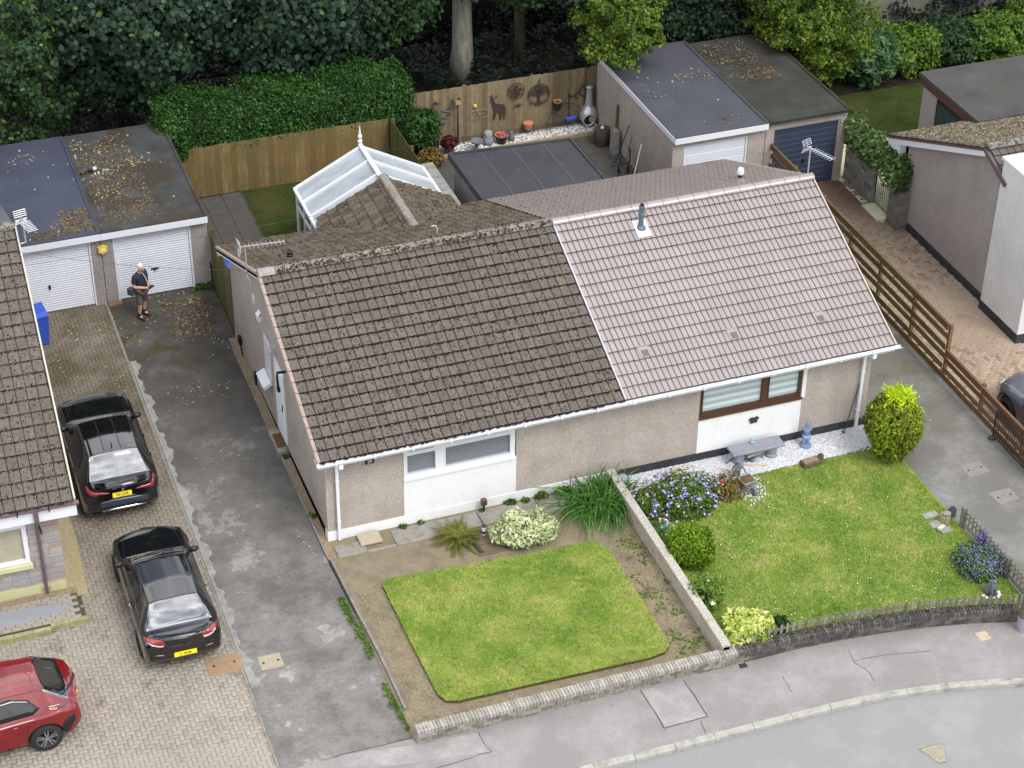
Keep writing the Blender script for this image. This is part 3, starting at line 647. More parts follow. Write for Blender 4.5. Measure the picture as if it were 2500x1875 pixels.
def inext(x, y): return 2.75 < x < 6.65 and y > 7.55+ (abs(x-4.68)*.98) - .1
bc = [(XJ-.01-i*OLD_W, r*OLD_G) for r in range(17) for i in range(34)]
bc = [c for c in bc if c[0] > 0 and not inext(c[0]-.11, 9.74-(c[1]+.16)*math.cos(TH))]
tile_field(bc, PROF_OLD, OLD_G, -1, 9.74, ZE, 'rear_tiles', M_old2, RL)
nc = [(XJ+.05+i*NEW_W, r*NEW_G) for r in range(16) for i in range(25)]
for c in nc[:300]:
    o = bpy.data.objects.new('roof_tile', me_new); COL.objects.link(o); o.location = slope_T(c[0]-7.2, c[1]+random.gauss(0, .003), 1, YE, ZE)+Vector((0, 0, random.gauss(0, .002))); o.rotation_euler = (TH+random.gauss(0, .003), random.gauss(0, .005), random.gauss(0, .002)); o.parent = RR
RT0 = None
tile_field(nc[300:], PROF_NEW, NEW_G, 1, YE, ZE, 'upper_tiles', M_new, RR, RT0)
tile_field([(14.74-i*NEW_W, r*NEW_G) for r in range(16) for i in range(25)], PROF_NEW, NEW_G, -1, 9.74, ZE, 'rear_tiles', M_new, RR, RT0)
# moss on the old roof: in the side channels, along the course edges, and loose cushions
mp_ = []; me_ = []
ct, st = math.cos(TH), math.sin(TH)
for x, d in fc:
    for k in range(random.choice((1, 2, 3, 5))): dy = random.uniform(0, .3); mp_.append((x+OLD_W-.003+random.gauss(0, .005), d+dy, .034-.1*dy))
    for k in range(9): me_.append((x+random.uniform(0, OLD_W), d+random.gauss(-.012, .008), .022))
    for k in range(random.choice((5, 7, 9, 12))): dy = random.uniform(0, .3); mp_.append((x+random.choice((.05, .112, .112, .175, .215))+random.gauss(0, .012), d+dy, .05-.1*dy))
moss_on('moss', [(x, YE+d*ct-z*st, ZE+d*st+z*ct) for x, d, z in mp_], RL, M_moss, .0185, 1); moss_on('course_moss', [(x, YE+d*ct-z*st, ZE+d*st+z*ct) for x, d, z in me_], RL, M_mossk, .03, 1)
mp_ = []
for x, d in bc:
    for k in range(6): dy = random.uniform(0, .3); mp_.append((x-random.uniform(0, OLD_W), d+dy, .05-.1*dy))
moss_on('rear_moss', [(x, 9.74-d*ct+z*st, ZE+d*st+z*ct) for x, d, z in mp_], RL, M_moss, .02, -1)
# ridge tiles
t = NT('old_ridge'); c = t.ramp(t.noise(16, 6, .7), [(.3, C(92,84,76,.75)), (.5, C(140,134,126,.75)), (.68, C(186,182,172,.75))]); c = t.mix(t.ramp(t.noise(7, 5, .7), [(.5, 0), (.62, .9)]), c, C(64,54,40,.75)); t.col(c); t.set(rough=.97, spec=.1); t.bump(t.noise(30, 5, .7), 1, .03); M_ridge = t.m
def ridge(parent, a, b, step, r, mat, name='ridge_tile', lump=0, collar=True, off=(0, 0, 0)):
    a, b = Vector(a), Vector(b); L = (b-a).length; n = max(1, round(L/step)); d = (b-a)/n; dn = d.normalized(); sd = Vector((-dn.y, dn.x, 0))
    if sd.length < .1: sd = Vector((1, 0, 0))
    sd.normalize(); up = dn.cross(sd)*-1
    if up.z < 0: up = -up
    for i in range(n):
        m = MB(); k = 8; vs = []; fs = []
        st_ = [(.0, r*1.06), (.06, r*1.06), (.065, r), (1-.02, r)] if collar else [(0.01, r), (.3, r), (.7, r), (.99, r)]
        for s_, rr in st_:
            p = a+d*(i+s_)
            for j in range(k+1):
                an = PI*(.04+.92*j/k); g = 1+lump*random.uniform(-1, 1); vs.append(p+(sd*math.cos(an)*rr*1.15+up*math.sin(an)*rr*.9)*g-up*.035)
        for s_ in range(len(st_)-1):
            for j in range(k): fs.append((s_*(k+1)+j, s_*(k+1)+j+1, (s_+1)*(k+1)+j+1, (s_+1)*(k+1)+j))
        fs.append(tuple(range(k, -1, -1))); fs.append(tuple(range((len(st_)-1)*(k+1), len(st_)*(k+1))))
        m.add(vs, fs); part(name, m, mat, parent, smooth=False, world=True)
ridge(RL, (.15, YR, ZR+.04), (XJ, YR, ZR+.04), .45, .135, M_ridge, lump=.07, collar=False)
ridge(RL, (-.26, YR, ZR+.04), (.15, YR, ZR+.04), .45, .14, M_dash2, lump=0, collar=False)
ridge(RR, (XJ+.01, YR, ZR+.03), (14.8, YR, ZR+.03), .437, .125, M_new)
mp_ = [(random.uniform(.2, XJ), YR+random.choice((-1, -1, 1))*abs(random.gauss(.1, .05)), ZR+.06+random.uniform(0, .06)) for _ in range(700)]
moss_on('ridge_moss', mp_, RL, M_moss, .024)
# verges, bargeboards, fascia, gutters, downpipes
for r in range(17):
    d = r*OLD_G; a = slope_T(-.235, d, 1, YE, ZE); b = slope_T(-.235, d+OLD_G-.008, 1, YE, ZE); m = MB(); m.obox(a+Vector((0, 0, .02)), b+Vector((0, 0, .005)), .085, .05); part('verge_tile', m, M_pinkv, RL, world=True)
    a = slope_T(-.235, d, -1, 9.74, ZE); b = slope_T(-.235, d+OLD_G-.008, -1, 9.74, ZE); m = MB(); m.obox(a+Vector((0, 0, .02)), b+Vector((0, 0, .005)), .085, .06); part('verge_tile', m, M_pinkv, RL, world=True)
m = MB(); m.obox((14.775, YE, ZE+.0), (14.775, YR, ZR), .03, .09).obox((14.775, 9.74, ZE), (14.775, YR, ZR), .03, .09); part('verge_trim', m, plain('verge_mortar', C(206,190,178,.8), .8), RR, world=True)
m = MB(); m.obox((XJ+.025, YE-.01, ZE+.04), (XJ+.025, YR-.1, ZR-.0), .035, .035); part('joint_trim', m, plain('joint_grey', C(196,192,196,.75), .6), RR, world=True)
m = MB(); m.obox((-.25, YE, ZE-.07), (-.25, YR, ZR-.07), .02, .15).obox((-.25, 9.74, ZE-.07), (-.25, YR, ZR-.07), .02, .15); part('bargeboard', m, M_upvc, BL, world=True)
m = MB(); m.obox((14.77, YE, ZE-.1), (14.77, YR, ZR-.1), .02, .12).obox((14.77, 9.74, ZE-.1), (14.77, YR, ZR-.1), .02, .12); part('bargeboard', m, M_upvc, BR, world=True)
for B, x0, x1 in ((BL, -.25, 7.2), (BR, 7.2, 14.76)):
    m = MB(); m.box(x0, x1, YE+.02, YE+.045, 2.5, 2.66).box(x0, x1, YE+.045, .0, 2.5, 2.515); part('rear_fascia', MB().box(x0, x1, 9.6, 9.63, 2.5, 2.66), M_upvc, B, world=True); part('fascia', m, M_upvc, B, world=True)
    m = MB(); k = 7; vs = []; fs = []
    for x in (x0-.04 if B is BL else x0+.01, x1 if B is BL else x1+.14):
        for R_ in (.062, .054):
            for j in range(k): an = PI+PI*j/(k-1); vs.append((x, YE-.05+R_*math.cos(an), 2.665+R_*math.sin(an)))
    for j in range(k-1): fs += [(j, j+1, 2*k+j+1, 2*k+j), (k+j+1, k+j, 3*k+j, 3*k+j+1), (j, k+j, k+j+1, j+1), (2*k+j+1, 3*k+j+1, 3*k+j, 2*k+j)]
    fs += [(0, 2*k, 3*k, k), (k-1, 2*k-1, 4*k-1, 3*k-1)]; m.add(vs, fs)
    m.box(x0, x1, YE-.118, YE-.105, 2.655, 2.672); gu = part('gutter', m, M_upvc, B, world=True)
    for i in range(8):
        x = x0+.4+i*.93; s = MB(); s.box(x-.02, x+.02, YE-.122, YE-.03, 2.6, 2.675); part('gutter_bracket', s, M_upvc, gu, world=True)
def downpipe(B, x, mat, top=2.62, y=-.075):
    m = MB(); m.box(x-.05, x+.05, YE-.11, YE, 2.48, 2.6); m.obox((x, YE-.05, 2.5), (x, y, 2.38), .07, .07); m.box(x-.036, x+.036, y-.036, y+.036, .05, 2.42); dp = part('downpipe', m, mat, B, world=True)
    for z in (.6, 1.8): s = MB(); s.box(x-.045, x+.045, y-.045, 0, z-.02, z+.02); part('pipe_clip', s, mat, dp, world=True)
xl = qy(1, 2, 700, 800, -.07)[0]; downpipe(BL, xl, M_upvc); xr = qy(3, 1, 975, 1400, -.07)[0]; downpipe(BR, xr, M_upvc)
# ---- gable end of the left half: door, slit window, lights, boxes
m = MB(); m.box(-.03, .0, 3.66, 4.56, .27, 2.42); gd = part('door_frame', m, M_upvc, BL, world=True)
m = MB(); m.box(-.045, -.028, 3.74, 4.48, .33, 2.34); part('door', m, plain('white_door', C(232,234,238,.9), .4, .03), gd, world=True)
m = MB(); m.box(-.07, -.045, 3.79, 3.81, 1.25, 1.45); part('door_handle', m, M_blk, gd, world=True)
m = MB(); m.bbox(-.48+.2, 0, 3.62, 4.62, -.05, .17, .02); ds = part('doorstep', m, M_slab, BL, world=True)
m = MB(); m.bbox(-.24, -.02, 3.8, 4.4, .168, .185, .004); part('doormat', m, plain('coir_mat', C(104,78,52,.7), 1, .25, 30), ds, world=True)
m = MB(); m.box(-.02, 0, 5.05, 5.62, 1.25, 2.46); sw = part('window', m, M_upvc, BL, world=True, label='narrow white window in the gable wall')
m = MB(); m.box(-.026, -.018, 5.12, 5.55, 1.32, 2.38); part('pane', m, M_glass, sw, world=True)
m = MB(); m.plate([(-.0, 4.98, 1.28), (-.22, 4.98, 1.16), (-.22, 5.70, 1.16), (-.0, 5.70, 1.28)], .09); part('sill', m, M_upvc, sw, world=True)
m = MB(); m.box(-.12, 0, 4.28, 4.46, 2.72, 2.86).box(-.2, -.1, 4.3, 4.44, 2.68, 2.74); part('wall_light', m, plain('grey_metal', C(190,192,196,.8), .4, .05, metal=.3), BL, world=True)
m = MB(); m.tube([(-.0, 3.4, 2.72), (-.22, 3.4, 2.74), (-.24, 3.36, 2.66), (-.24, 3.3, 2.36)], .035, 8).box(-.27, -.2, 3.24, 3.36, 2.26, 2.38); part('lantern_bracket', m, M_blk, BL, world=True)
m = MB(); m.box(-.04, 0, 6.44, 6.58, 2.86, 3.08); part('vent', m, M_upvc, BL, world=True)
m = MB(); m.box(-.09, 0, 5.8, 5.96, 2.7, 2.86).plate([(-.0, 5.78, 2.95), (-.1, 5.78, 2.85), (-.1, 5.98, 2.85), (0, 5.98, 2.95)], .02); part('vent', m, M_upvc, BL, world=True)
m = MB(); m.box(-.09, 0, 8.44, 8.6, .32, .55).tube([(-.04, 8.5, .35), (-.04, 8.42, .1), (-.05, 8.3, .02)], .018); part('meter_box', m, M_blk, BL, world=True)
m = MB(); m.box(-.05, 0, 6.86, 6.98, .04, .42); part('pipe_cover', m, M_blk, BL, world=True)
# house number
m = MB(); m.box(1.02, 1.24, -.018, 0, 2.02, 2.15); pn = part('number_plate', m, M_blk, BL, world=True)
p_ = qy(1, 2, 957, 718, -.02); pn.location = (p_[0]-1.13, 0, p_[2]-2.085)
lettering('numeral', '29', .12, M_upvc, pn, (1.13, -.021, 2.085), (PI/2, 0, 0))
# roof fittings
def roofvent(x, y, parent, off):
    z = ZE+(y-YE)*.4213
    m = MB(); m.plate([(x-.15, y-.16, z-.16*.4213+.075), (x+.15, y-.16, z-.16*.4213+.075), (x+.15, y+.17, z+.17*.4213+.045), (x-.15, y+.17, z+.17*.4213+.045)], .05); v = part('vent_tile', m, M_new, parent, world=True)
    m = MB(); m.plate([(x-.085, y-.14, z-.14*.4213+.082), (x+.085, y-.14, z-.14*.4213+.082), (x+.085, y+.02, z+.02*.4213+.074), (x-.085, y+.02, z+.02*.4213+.074)], .01); part('vent_grille', m, plain('vent_grille', C(104,86,80,.8), .8), v, world=True)
    for k in range(5): s = MB(); xx = x-.07+k*.035; s.obox((xx, y-.14, z-.14*.4213+.086), (xx, y+.02, z+.02*.4213+.078), .008, .01); part('grille_bar', s, M_new, v, world=True)
for x, y in ((8.35, .69), (10.75, .69), (13.14, .68)): roofvent(x, y, RR, 0)
fx, fy = 9.61, 4.05; fz = ZE+(fy-YE)*.4213
m = MB(); m.plate([(fx-.17, fy-.3, fz-.3*.4213+.06), (fx+.19, fy-.3, fz-.3*.4213+.06), (fx+.19, fy+.2, fz+.2*.4213+.06), (fx-.17, fy+.2, fz+.2*.4213+.06)], .03); fl = part('flue_flashing', m, M_white, RR, world=True)
m = MB(); m.lathe([(.15, 0), (.13, .05), (.08, .09), (.068, .1), (.068, .36), (.085, .37), (.088, .44), (.07, .46), (.066, .6), (.078, .61), (.078, .66), (.05, .67)], (fx, fy, fz), 18); part('flue_pipe', m, plain('flue_grey', C(92,104,116,.8), .5, .06, metal=.1), RR, smooth=False, world=True)
m = MB(); m.lathe([(.05, .66), (.05, .72), (.045, .73)], (fx, fy, fz), 14); part('flue_cap', m, M_blk, RR, world=True)
vx, vy = 13.47, 6.22; vz = ZR-(vy-YR)*.4213
m = MB(); m.lathe([(.09, -.05), (.06, .02), (.06, .16)], (vx, vy, vz), 14); v_ = part('roof_vent', m, M_blk, RR, world=True)
m = MB(); m.lathe([(.06, .14), (.1, .16), (.105, .2), (.085, .25), (.09, .28), (.07, .33), (.02, .36)], (vx, vy, vz), 16); part('vent_cowl', m, M_upvc, v_, smooth=True, world=True)
vx, vy = .91, 6.13; vz = ZR-(vy-YR)*.4213
m = MB(); m.lathe([(.085, -.06), (.085, .12), (.075, .13), (.075, .2), (.06, .22)], (vx, vy, vz), 14); v_ = part('roof_vent', m, M_blk, RL, world=True)
m = MB(); m.plate([(vx-.16, vy-.14, vz+.09), (vx+.14, vy-.14, vz+.09), (vx+.14, vy+.15, vz-.03), (vx-.16, vy+.15, vz-.03)], .03); part('vent_flashing', m, M_upvc, v_, world=True)
hx, hy = 4.45, 5.0; hz = ZR-.1
m = MB(); m.tube([(hx, hy, hz), (hx, hy, hz+.28), (hx-.03, hy, hz+.38), (hx-.1, hy, hz+.41), (hx-.16, hy, hz+.38)], .016, 6); part('cable_hook', m, plain('pale_pipe', C(190,196,188,.8), .6), RL, smooth=True, world=True)
# ---- little rear gable of the left half, with its own tiles
EX = part('rear_gable', MB().plate([(2.9, 9.3, 0), (2.9, 10.4, 0), (2.9, 10.4, 2.55), (2.9, 9.3, 2.55)][::1], .2).plate([(2.9, 10.4, 0), (6.5, 10.4, 0), (6.5, 10.4, 2.55), (4.68, 10.4, 3.45), (2.9, 10.4, 2.55)][::-1], .15), M_dash, BL, world=True)
for sgn in (-1, 1):
    xe = 4.68+sgn*1.95; ze_ = 3.56-1.95*.49
    th2 = math.atan(.49); c2, s2 = math.cos(th2), math.sin(th2); cells = []
    # slope local: along = world y, up = towards the ridge
    for r in range(7):
        for i in range(14):
            yy = 7.5+i*OLD_W; d = r*OLD_G; xc = abs(1.95-(d+.16)*c2); 
            if yy+.1 > 7.62+xc*.9 and yy < 10.55-.12: cells.append((yy, d))
    V0, F0, F2, GR = tile_vf(PROF_OLD, OLD_G); V0 = np.array(V0); n0 = len(V0); npf = len(PROF_OLD); Vv = []; Ff = []
    for k, (yy, d) in enumerate(cells):
        Xl = V0[:, 0]; Yl = V0[:, 1]+d; Zl = V0[:, 2]+random.gauss(0, .003)
        Vv.append(np.stack([xe-sgn*(Yl*c2-Zl*s2), yy+(Xl if sgn > 0 else OLD_W-Xl), ze_+Yl*s2+Zl*c2], 1)); o_ = k*n0
        Ff += [tuple(o_+a for a in f) for f in F0]+[tuple(o_+a for a in F2[0])]
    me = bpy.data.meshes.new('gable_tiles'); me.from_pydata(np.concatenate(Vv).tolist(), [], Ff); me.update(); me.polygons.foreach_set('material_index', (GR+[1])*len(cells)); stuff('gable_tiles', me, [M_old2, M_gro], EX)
    m = MB(); m.plate([(xe, 10.5, ze_-.01), (4.68, 10.5, 3.55), (4.68, 7.6, 3.55), (xe, 9.55, ze_-.01)][::sgn], .06); part('roof_deck', m, M_lead, EX, world=True)
    mm_ = [(xe-sgn*d*c2, random.uniform(7.7+abs(1.95-d*c2)*.9, 10.5), ze_+d*s2+.045) for d in [random.uniform(0, 2.1) for _ in range(240)]]
    moss_on('gable_moss', mm_, EX, M_mossg if sgn < 0 else M_moss, .026, 0)
ridge(EX, (4.68, 10.5, 3.6), (4.68, 7.55, 3.6), .36, .12, plain('gable_ridge', C(150,144,134,.75), .95, .25, 9, .8, 30, fine=.4, dirt_tone=C(96,86,72,.7)))
m = MB(); m.obox((2.85, 9.55, 2.74), (4.68, 7.58, 3.57), .2, .02).obox((6.5, 9.55, 2.74), (4.68, 7.58, 3.57), .2, .02); part('valley_lead', m, M_lead, EX, world=True)
# ================================================================== OUTBUILDINGS, FENCES, NEIGHBOURS
M_fenceA = None
def boardmat(name, a, b, c, gr=None):
    t = NT(name); ad = t.new('ShaderNodeMath'); ad.operation = 'ADD'; t.link(t.isl(), ad.inputs[0]); t.link(t.rnd(), ad.inputs[1]); fr = t.new('ShaderNodeMath'); fr.operation = 'FRACT'; t.link(ad.outputs[0], fr.inputs[0])
    col = t.ramp(fr.outputs[0], [(0, a), (.5, b), (1, c)])
    col = t.mix(t.ramp(t.noise(10, 5, .65, stretch=(3, 3, .35)), [(.35, .55), (.6, 0)]), col, (a[0]*.6, a[1]*.58, a[2]*.55, 1))
    if gr: col = t.mix(t.ramp(t.noise(1.1, 5, .6), [(.42, 0), (.62, .8)]), col, gr)
    t.col(col); t.set(rough=.85, spec=.25); t.bump(t.noise(26, 4, .6, stretch=(3, 3, .3)), .3, .006); return t.m
M_fA = boardmat('orange_fence_board', C(138,112,68,.6), C(158,130,84,.62), C(170,146,100,.62), C(128,118,74,.56))
M_fB = boardmat('pale_fence_board', C(124,108,82,.62), C(154,136,106,.64), C(176,158,126,.66))
M_fG = boardmat('green_fence_board', C(98,98,54,.6), C(118,116,68,.62), C(134,128,82,.62))
M_fR = boardmat('stained_rail', C(112,88,58,.68), C(132,104,70,.7), C(144,116,82,.7), C(118,112,66,.62))
M_fRn = boardmat('stained_rail_new', C(116,84,60,.66), C(134,100,72,.68), C(146,112,82,.68))
M_pk = boardmat('silvered_picket', C(116,112,98,.75), C(140,136,122,.78), C(158,154,140,.78))
def board_fence(name, label, a, b, h, w, mat, z0=0.02, overlap=True, cat='fence', posts=True, jit=.012):
    a, b = Vector((*a, 0)), Vector((*b, 0)); L = (b-a).length; d = (b-a)/L; nrm = Vector((d.y, -d.x, 0)); n = int(L/w)
    t_ = thing(name, label, cat, a)
    for i in range(n):
        m = MB(); off = nrm*(.012 if (overlap and i % 2) else 0); p = d*(i*w); e = d*((i+1)*w-(.004 if not overlap else -.02)); hh = h+random.uniform(-jit, jit)
        vs = [p+off, e+off, e+off-nrm*.016, p+off-nrm*.016]; vs = [v+Vector((0, 0, z0)) for v in vs]+[v+Vector((0, 0, hh)) for v in vs]
        m.add(vs, [(3,2,1,0),(4,5,6,7),(0,1,5,4),(1,2,6,5),(2,3,7,6),(3,0,4,7)]); part('board', m, mat, t_)
    if posts:
        for z in (.35, h-.3): m = MB(); m.obox(-nrm*.045+Vector((0, 0, z)), d*L-nrm*.045+Vector((0, 0, z)), .04, .08); part('rail', m, mat, t_)
        k = max(2, int(L/1.8)+1)
        for i in range(k): m = MB(); p = d*(L*i/(k-1))-nrm*.1; m.box(p.x-.045, p.x+.045, p.y-.045, p.y+.045, -.05, h-.02); part('post', m, mat, t_)
    return t_
board_fence('board_fence', 'orange-brown close-board fence below the clipped hedge', (.05, 17.2), (6.84, 17.16), 1.72, .165, M_fA, overlap=False)
board_fence('board_fence', 'green-stained board fence running back between the two rear gardens', (6.9, 17.1), (6.9, 13.3), 1.75, .15, M_fG, overlap=False)
board_fence('board_fence', 'pale new feather-edge fence hung with metal deer and round ornaments', (7.35, 17.97), (14.25, 17.97), 2.0, .138, M_fB)
board_fence('side_gate', 'narrow green timber gate panel between bungalow gable and garage', (.04, 12.1), (.04, 9.42), 1.9, .17, M_fG, overlap=False, cat='gate')
# ---- garages
M_felt = None
def feltmat(name, a, b, litter=None, litmask=None, scratch=None, rough=.55):
    t = NT(name); col = t.ramp(t.noise(.9, 6, .6), [(.32, a), (.68, b)]); col = t.mix(t.ramp(t.noise(70, 2), [(.35, .25), (.55, 0)]), col, (a[0]*.5, a[1]*.5, a[2]*.5, 1))
    if litter:
        mk = t.ramp(t.noise(.75, 7, .68), [(.46, 0), (.56, 1)]); col = t.mix(mk, col, t.ramp(t.noise(40, 4, .7), [(.3, litter[0]), (.7, litter[1])]))
    if scratch: col = t.mix(t.ramp(t.noise(12, 6, .7, stretch=(1.5, .3, 1)), [(.55, 0), (.75, .6)]), col, scratch)
    t.col(col); t.set(rough=rough, spec=.5); t.bump(t.noise(60, 3), .3, .004); return t.m
M_feltB = feltmat('blue_grey_felt', C(76,80,98,.62), C(90,94,112,.62), rough=.55)
M_feltL = feltmat('littered_felt', C(66,68,68,.6), C(86,90,88,.65), (C(52,45,37,.55), C(86,74,57,.58)), rough=.85)
M_feltP = feltmat('purple_grey_felt', C(82,83,92,.62), C(96,96,105,.62), rough=.55)
M_feltM = feltmat('mossy_felt', C(60,61,56,.5), C(84,84,76,.52), (C(50,48,38,.5), C(74,68,52,.5)), rough=.9)
M_feltD = feltmat('dark_felt', C(66,66,70,.6), C(80,80,84,.6), scratch=C(122,120,122,.6), rough=.7)
M_gdoor = plain('white_garage_door', C(232,234,242,.74), .45, .03, 2)
M_gdoorb = plain('navy_garage_door', C(58,68,88,.75), .4, .08, 2)
M_fasc = M_upvc
def litter_on(name, n, x0, x1, y0, y1, zf, parent, mat, size=.035, dens=None):
    k = max(3, n//40); cc = np.stack([RNG.uniform(x0, x1, k), RNG.uniform(y0, y1, k)], 1); P = cc[RNG.integers(0, k, n)]+RNG.normal(0, .28, (n, 2))*RNG.choice([.5, 1, 2.2], (n, 1)); P[:, 0] = np.where((P[:, 0] < x0) | (P[:, 0] > x1), RNG.uniform(x0, x1, n), P[:, 0]); P[:, 1] = np.where((P[:, 1] < y0) | (P[:, 1] > y1), RNG.uniform(y0, y1, n), P[:, 1]); z = np.array([zf(a, b) for a, b in P])[:, None]+.012
    V, F = leaves(n, np.concatenate([P, z], 1), np.tile([0, 0, 1.0], (n, 1)), size, 1.5, .2, .25)
    return stuff(name, npmesh(name, V, F), mat, parent)
t = NT('fallen_leaf'); t.col(t.ramp(t.isl(), [(0, C(132,118,80,.75)), (.5, C(170,160,110,.8)), (.8, C(190,184,144,.85)), (1, C(130,100,62,.7))])); t.set(rough=.8); M_leafy = t.m
t = NT('dry_leaf'); t.col(t.ramp(t.isl(), [(0, C(74,60,46,.75)), (.5, C(98,80,60,.75)), (1, C(138,122,92,.8))])); t.set(rough=.9); M_leafd = t.m
def garage(name, label, x0, x1, y0, y1, zf, zb, roofmat, doormat, dx0, dx1, dh, slats, wallmat, handle, piers=True, lip=.12, fasc=True, trim=None):
    g = thing(name, label, 'garage', (x0, y0, 0))
    def W(nm, b, mat=wallmat): m = MB(); m.box(*b); return part(nm, m, mat, g, world=True)
    zt = lambda y: zf+(zb-zf)*(y-y0)/(y1-y0)
    for nm, xx in (('side_wall', x0+.0), ('side_wall', x1-.15)): m = MB(); m.plate([(xx, y0+.02, -.05), (xx, y0+.02, zf-.12), (xx, y1, zb-.12), (xx, y1, -.05)], .0001); m = MB(); m.add([(xx, y0+.02, -.05), (xx+.15, y0+.02, -.05), (xx+.15, y1, -.05), (xx, y1, -.05), (xx, y0+.02, zf-.1), (xx+.15, y0+.02, zf-.1), (xx+.15, y1, zb-.1), (xx, y1, zb-.1)], [(3,2,1,0),(4,5,6,7),(0,1,5,4),(1,2,6,5),(2,3,7,6),(3,0,4,7)]); part(nm, m, wallmat, g, world=True)
    W('rear_wall', (x0+.15, x1-.15, y1-.15, y1-.002, -.05, zb-.1))
    W('pier', (x0+.15, dx0, y0+.02, y0+.22, -.05, zf-.1)) if dx0-x0 > .18 else None
    W('pier', (dx1, x1-.15, y0+.02, y0+.22, -.05, zf-.1)) if x1-dx1 > .18 else None
    W('lintel', (dx0, dx1, y0+.02, y0+.2, dh+.05, zf-.1))
    W('interior', (x0+.3, x1-.3, y0+.5, y1-.4, 0, zf-.3), M_dark)
    fr = MB(); fr.box(dx0, dx0+.06, y0+.05, y0+.15, 0, dh+.05).box(dx1-.06, dx1, y0+.05, y0+.15, 0, dh+.05); fr.box(dx0+.06, dx1-.06, y0+.05, y0+.15, dh, dh+.05); part('door_frame', fr, trim or M_upvc, g, world=True)
    d_ = MB(); d_.box(dx0+.065, dx1-.065, y0+.1, y0+.13, .02, dh-.005); door = part('door', d_, doormat, g, world=True)
    for i in range(slats):
        s = MB(); z = .03+i*(dh-.05)/slats; zz = z+(dh-.05)/slats-.012; s.add([(dx0+.07, y0+.1, z), (dx1-.07, y0+.1, z), (dx1-.07, y0+.085, z+.012), (dx0+.07, y0+.085, z+.012), (dx1-.07, y0+.085, zz-.01), (dx0+.07, y0+.085, zz-.01), (dx1-.07, y0+.1, zz), (dx0+.07, y0+.1, zz)], [(0,1,2,3), (3,2,4,5), (5,4,6,7)]); part('panel', s, doormat, door, world=True)
    h = MB(); hx, hz = (dx0+dx1)/2, dh*.42
    if handle == 'bar': h.box(hx-.11, hx+.11, y0+.05, y0+.07, hz, hz+.03).box(hx-.015, hx+.015, y0+.05, y0+.1, hz-.06, hz+.02)
    else: h.box(hx-.03, hx+.03, y0+.05, y0+.085, hz-.07, hz+.05).box(hx-.012, hx+.012, y0+.03, y0+.06, hz-.06, hz+.06)
    part('handle', h, M_blk, door, world=True)
    o_ = .12 if fasc else .06
    rf = MB(); rf.add([(x0-.0, y0-lip, zf), (x1, y0-lip, zf), (x1, y1+.05, zb), (x0, y1+.05, zb), (x0, y0-lip, zf-.09), (x1, y0-lip, zf-.09), (x1, y1+.05, zb-.09), (x0, y1+.05, zb-.09)], [(0,1,2,3), (7,6,5,4), (4,5,1,0), (5,6,2,1), (6,7,3,2), (7,4,0,3)]); roof = part('roof', rf, roofmat, g, world=True)
    tr = MB(); 
    for xx in (x0+.03, x1-.03): tr.obox((xx, y0-lip+.03, zf+.015), (xx, y1, zb+.015), .07, .05)
    part('roof_edge', tr.obox((x0, y1+.02, zb+.015), (x1, y1+.02, zb+.015), .06, .05).obox((x0, y0-lip+.02, zf+.006), (x1, y0-lip+.02, zf+.006), .06, .03), roofmat, roof, world=True)
    if fasc: f = MB(); f.box(x0-.01, x1+.01, y0-lip-.025, y0-lip, zf-.2, zf-.012); part('fascia', f, M_upvc, g, world=True)
    return g, roof, zt
GA, rA, zA = garage('garage', 'garage with smooth blue-grey felt roof and white door beside the stone-fronted house', -6.0, -2.99, 12.15, 17.9, 2.36, 2.36, M_feltB, M_gdoor, -5.75, -3.25, 2.0, 26, M_dash2, 'lock')
GB, rB, zB = garage('garage', 'garage with leaf-littered roof and white door behind the standing man', -2.975, .0, 12.15, 17.85, 2.36, 2.36, M_feltL, M_gdoor, -2.65, -.46, 2.0, 26, M_dash2, 'bar')
GC, rC, zC = garage('garage', 'garage with purple-grey felt roof and white door behind the new tile roof', 14.12, 17.18, 11.85, 17.85, 2.5, 2.42, M_feltP, M_gdoor, 14.5, 16.62, 2.05, 7, M_dash, 'lock')
GD, rD, zD = garage('garage', 'garage with mossy dark roof and navy blue up-and-over door', 17.2, 19.95, 11.85, 17.6, 2.5, 2.42, M_feltM, M_gdoorb, 17.45, 19.75, 2.12, 11, M_dash, 'lock', fasc=False, trim=plain('grey_concrete_post', C(170,160,148,.75), .9))
m = MB(); m.obox((14.1, 11.75, 2.42), (14.1, 17.7, 2.36), .025, .17); part('bargeboard', m, M_upvc, GC, world=True)
part('bricks', MB().bbox(-2.98, -2.6, 11.95, 12.1, -.05, .08, .02), plain('red_base', C(150,110,84,.7), .9), GB, world=True)
litter_on('roof_litter', 260, -2.9, -.1, 12.2, 17.8, lambda x, y: 2.36, GB, M_leafy, .05); litter_on('roof_debris', 3600, -2.9, -1.2, 12.4, 17.6, lambda x, y: 2.358, GB, M_leafd, .035)
litter_on('roof_litter', 90, -5.6, -3.1, 12.1, 17.8, lambda x, y: 2.36, GA, M_leafy, .045); litter_on('roof_debris', 900, -3.9, -3.05, 12.3, 13.6, lambda x, y: 2.362, GA, M_leafd, .05)
litter_on('roof_debris', 300, -5.0, -3.8, 12.1, 12.6, lambda x, y: 2.362, GA, M_leafd, .04)
litter_on('roof_litter', 110, 14.3, 17.1, 11.9, 17.2, lambda x, y: 2.49, GC, M_leafy, .04); litter_on('roof_debris', 800, 17.25, 19.0, 14.5, 17.5, lambda x, y: 2.47, GD, M_leafd, .045)
litter_on('roof_debris', 60, 15.3, 16.6, 12.1, 12.6, lambda x, y: 2.5, GC, M_leafd, .04)
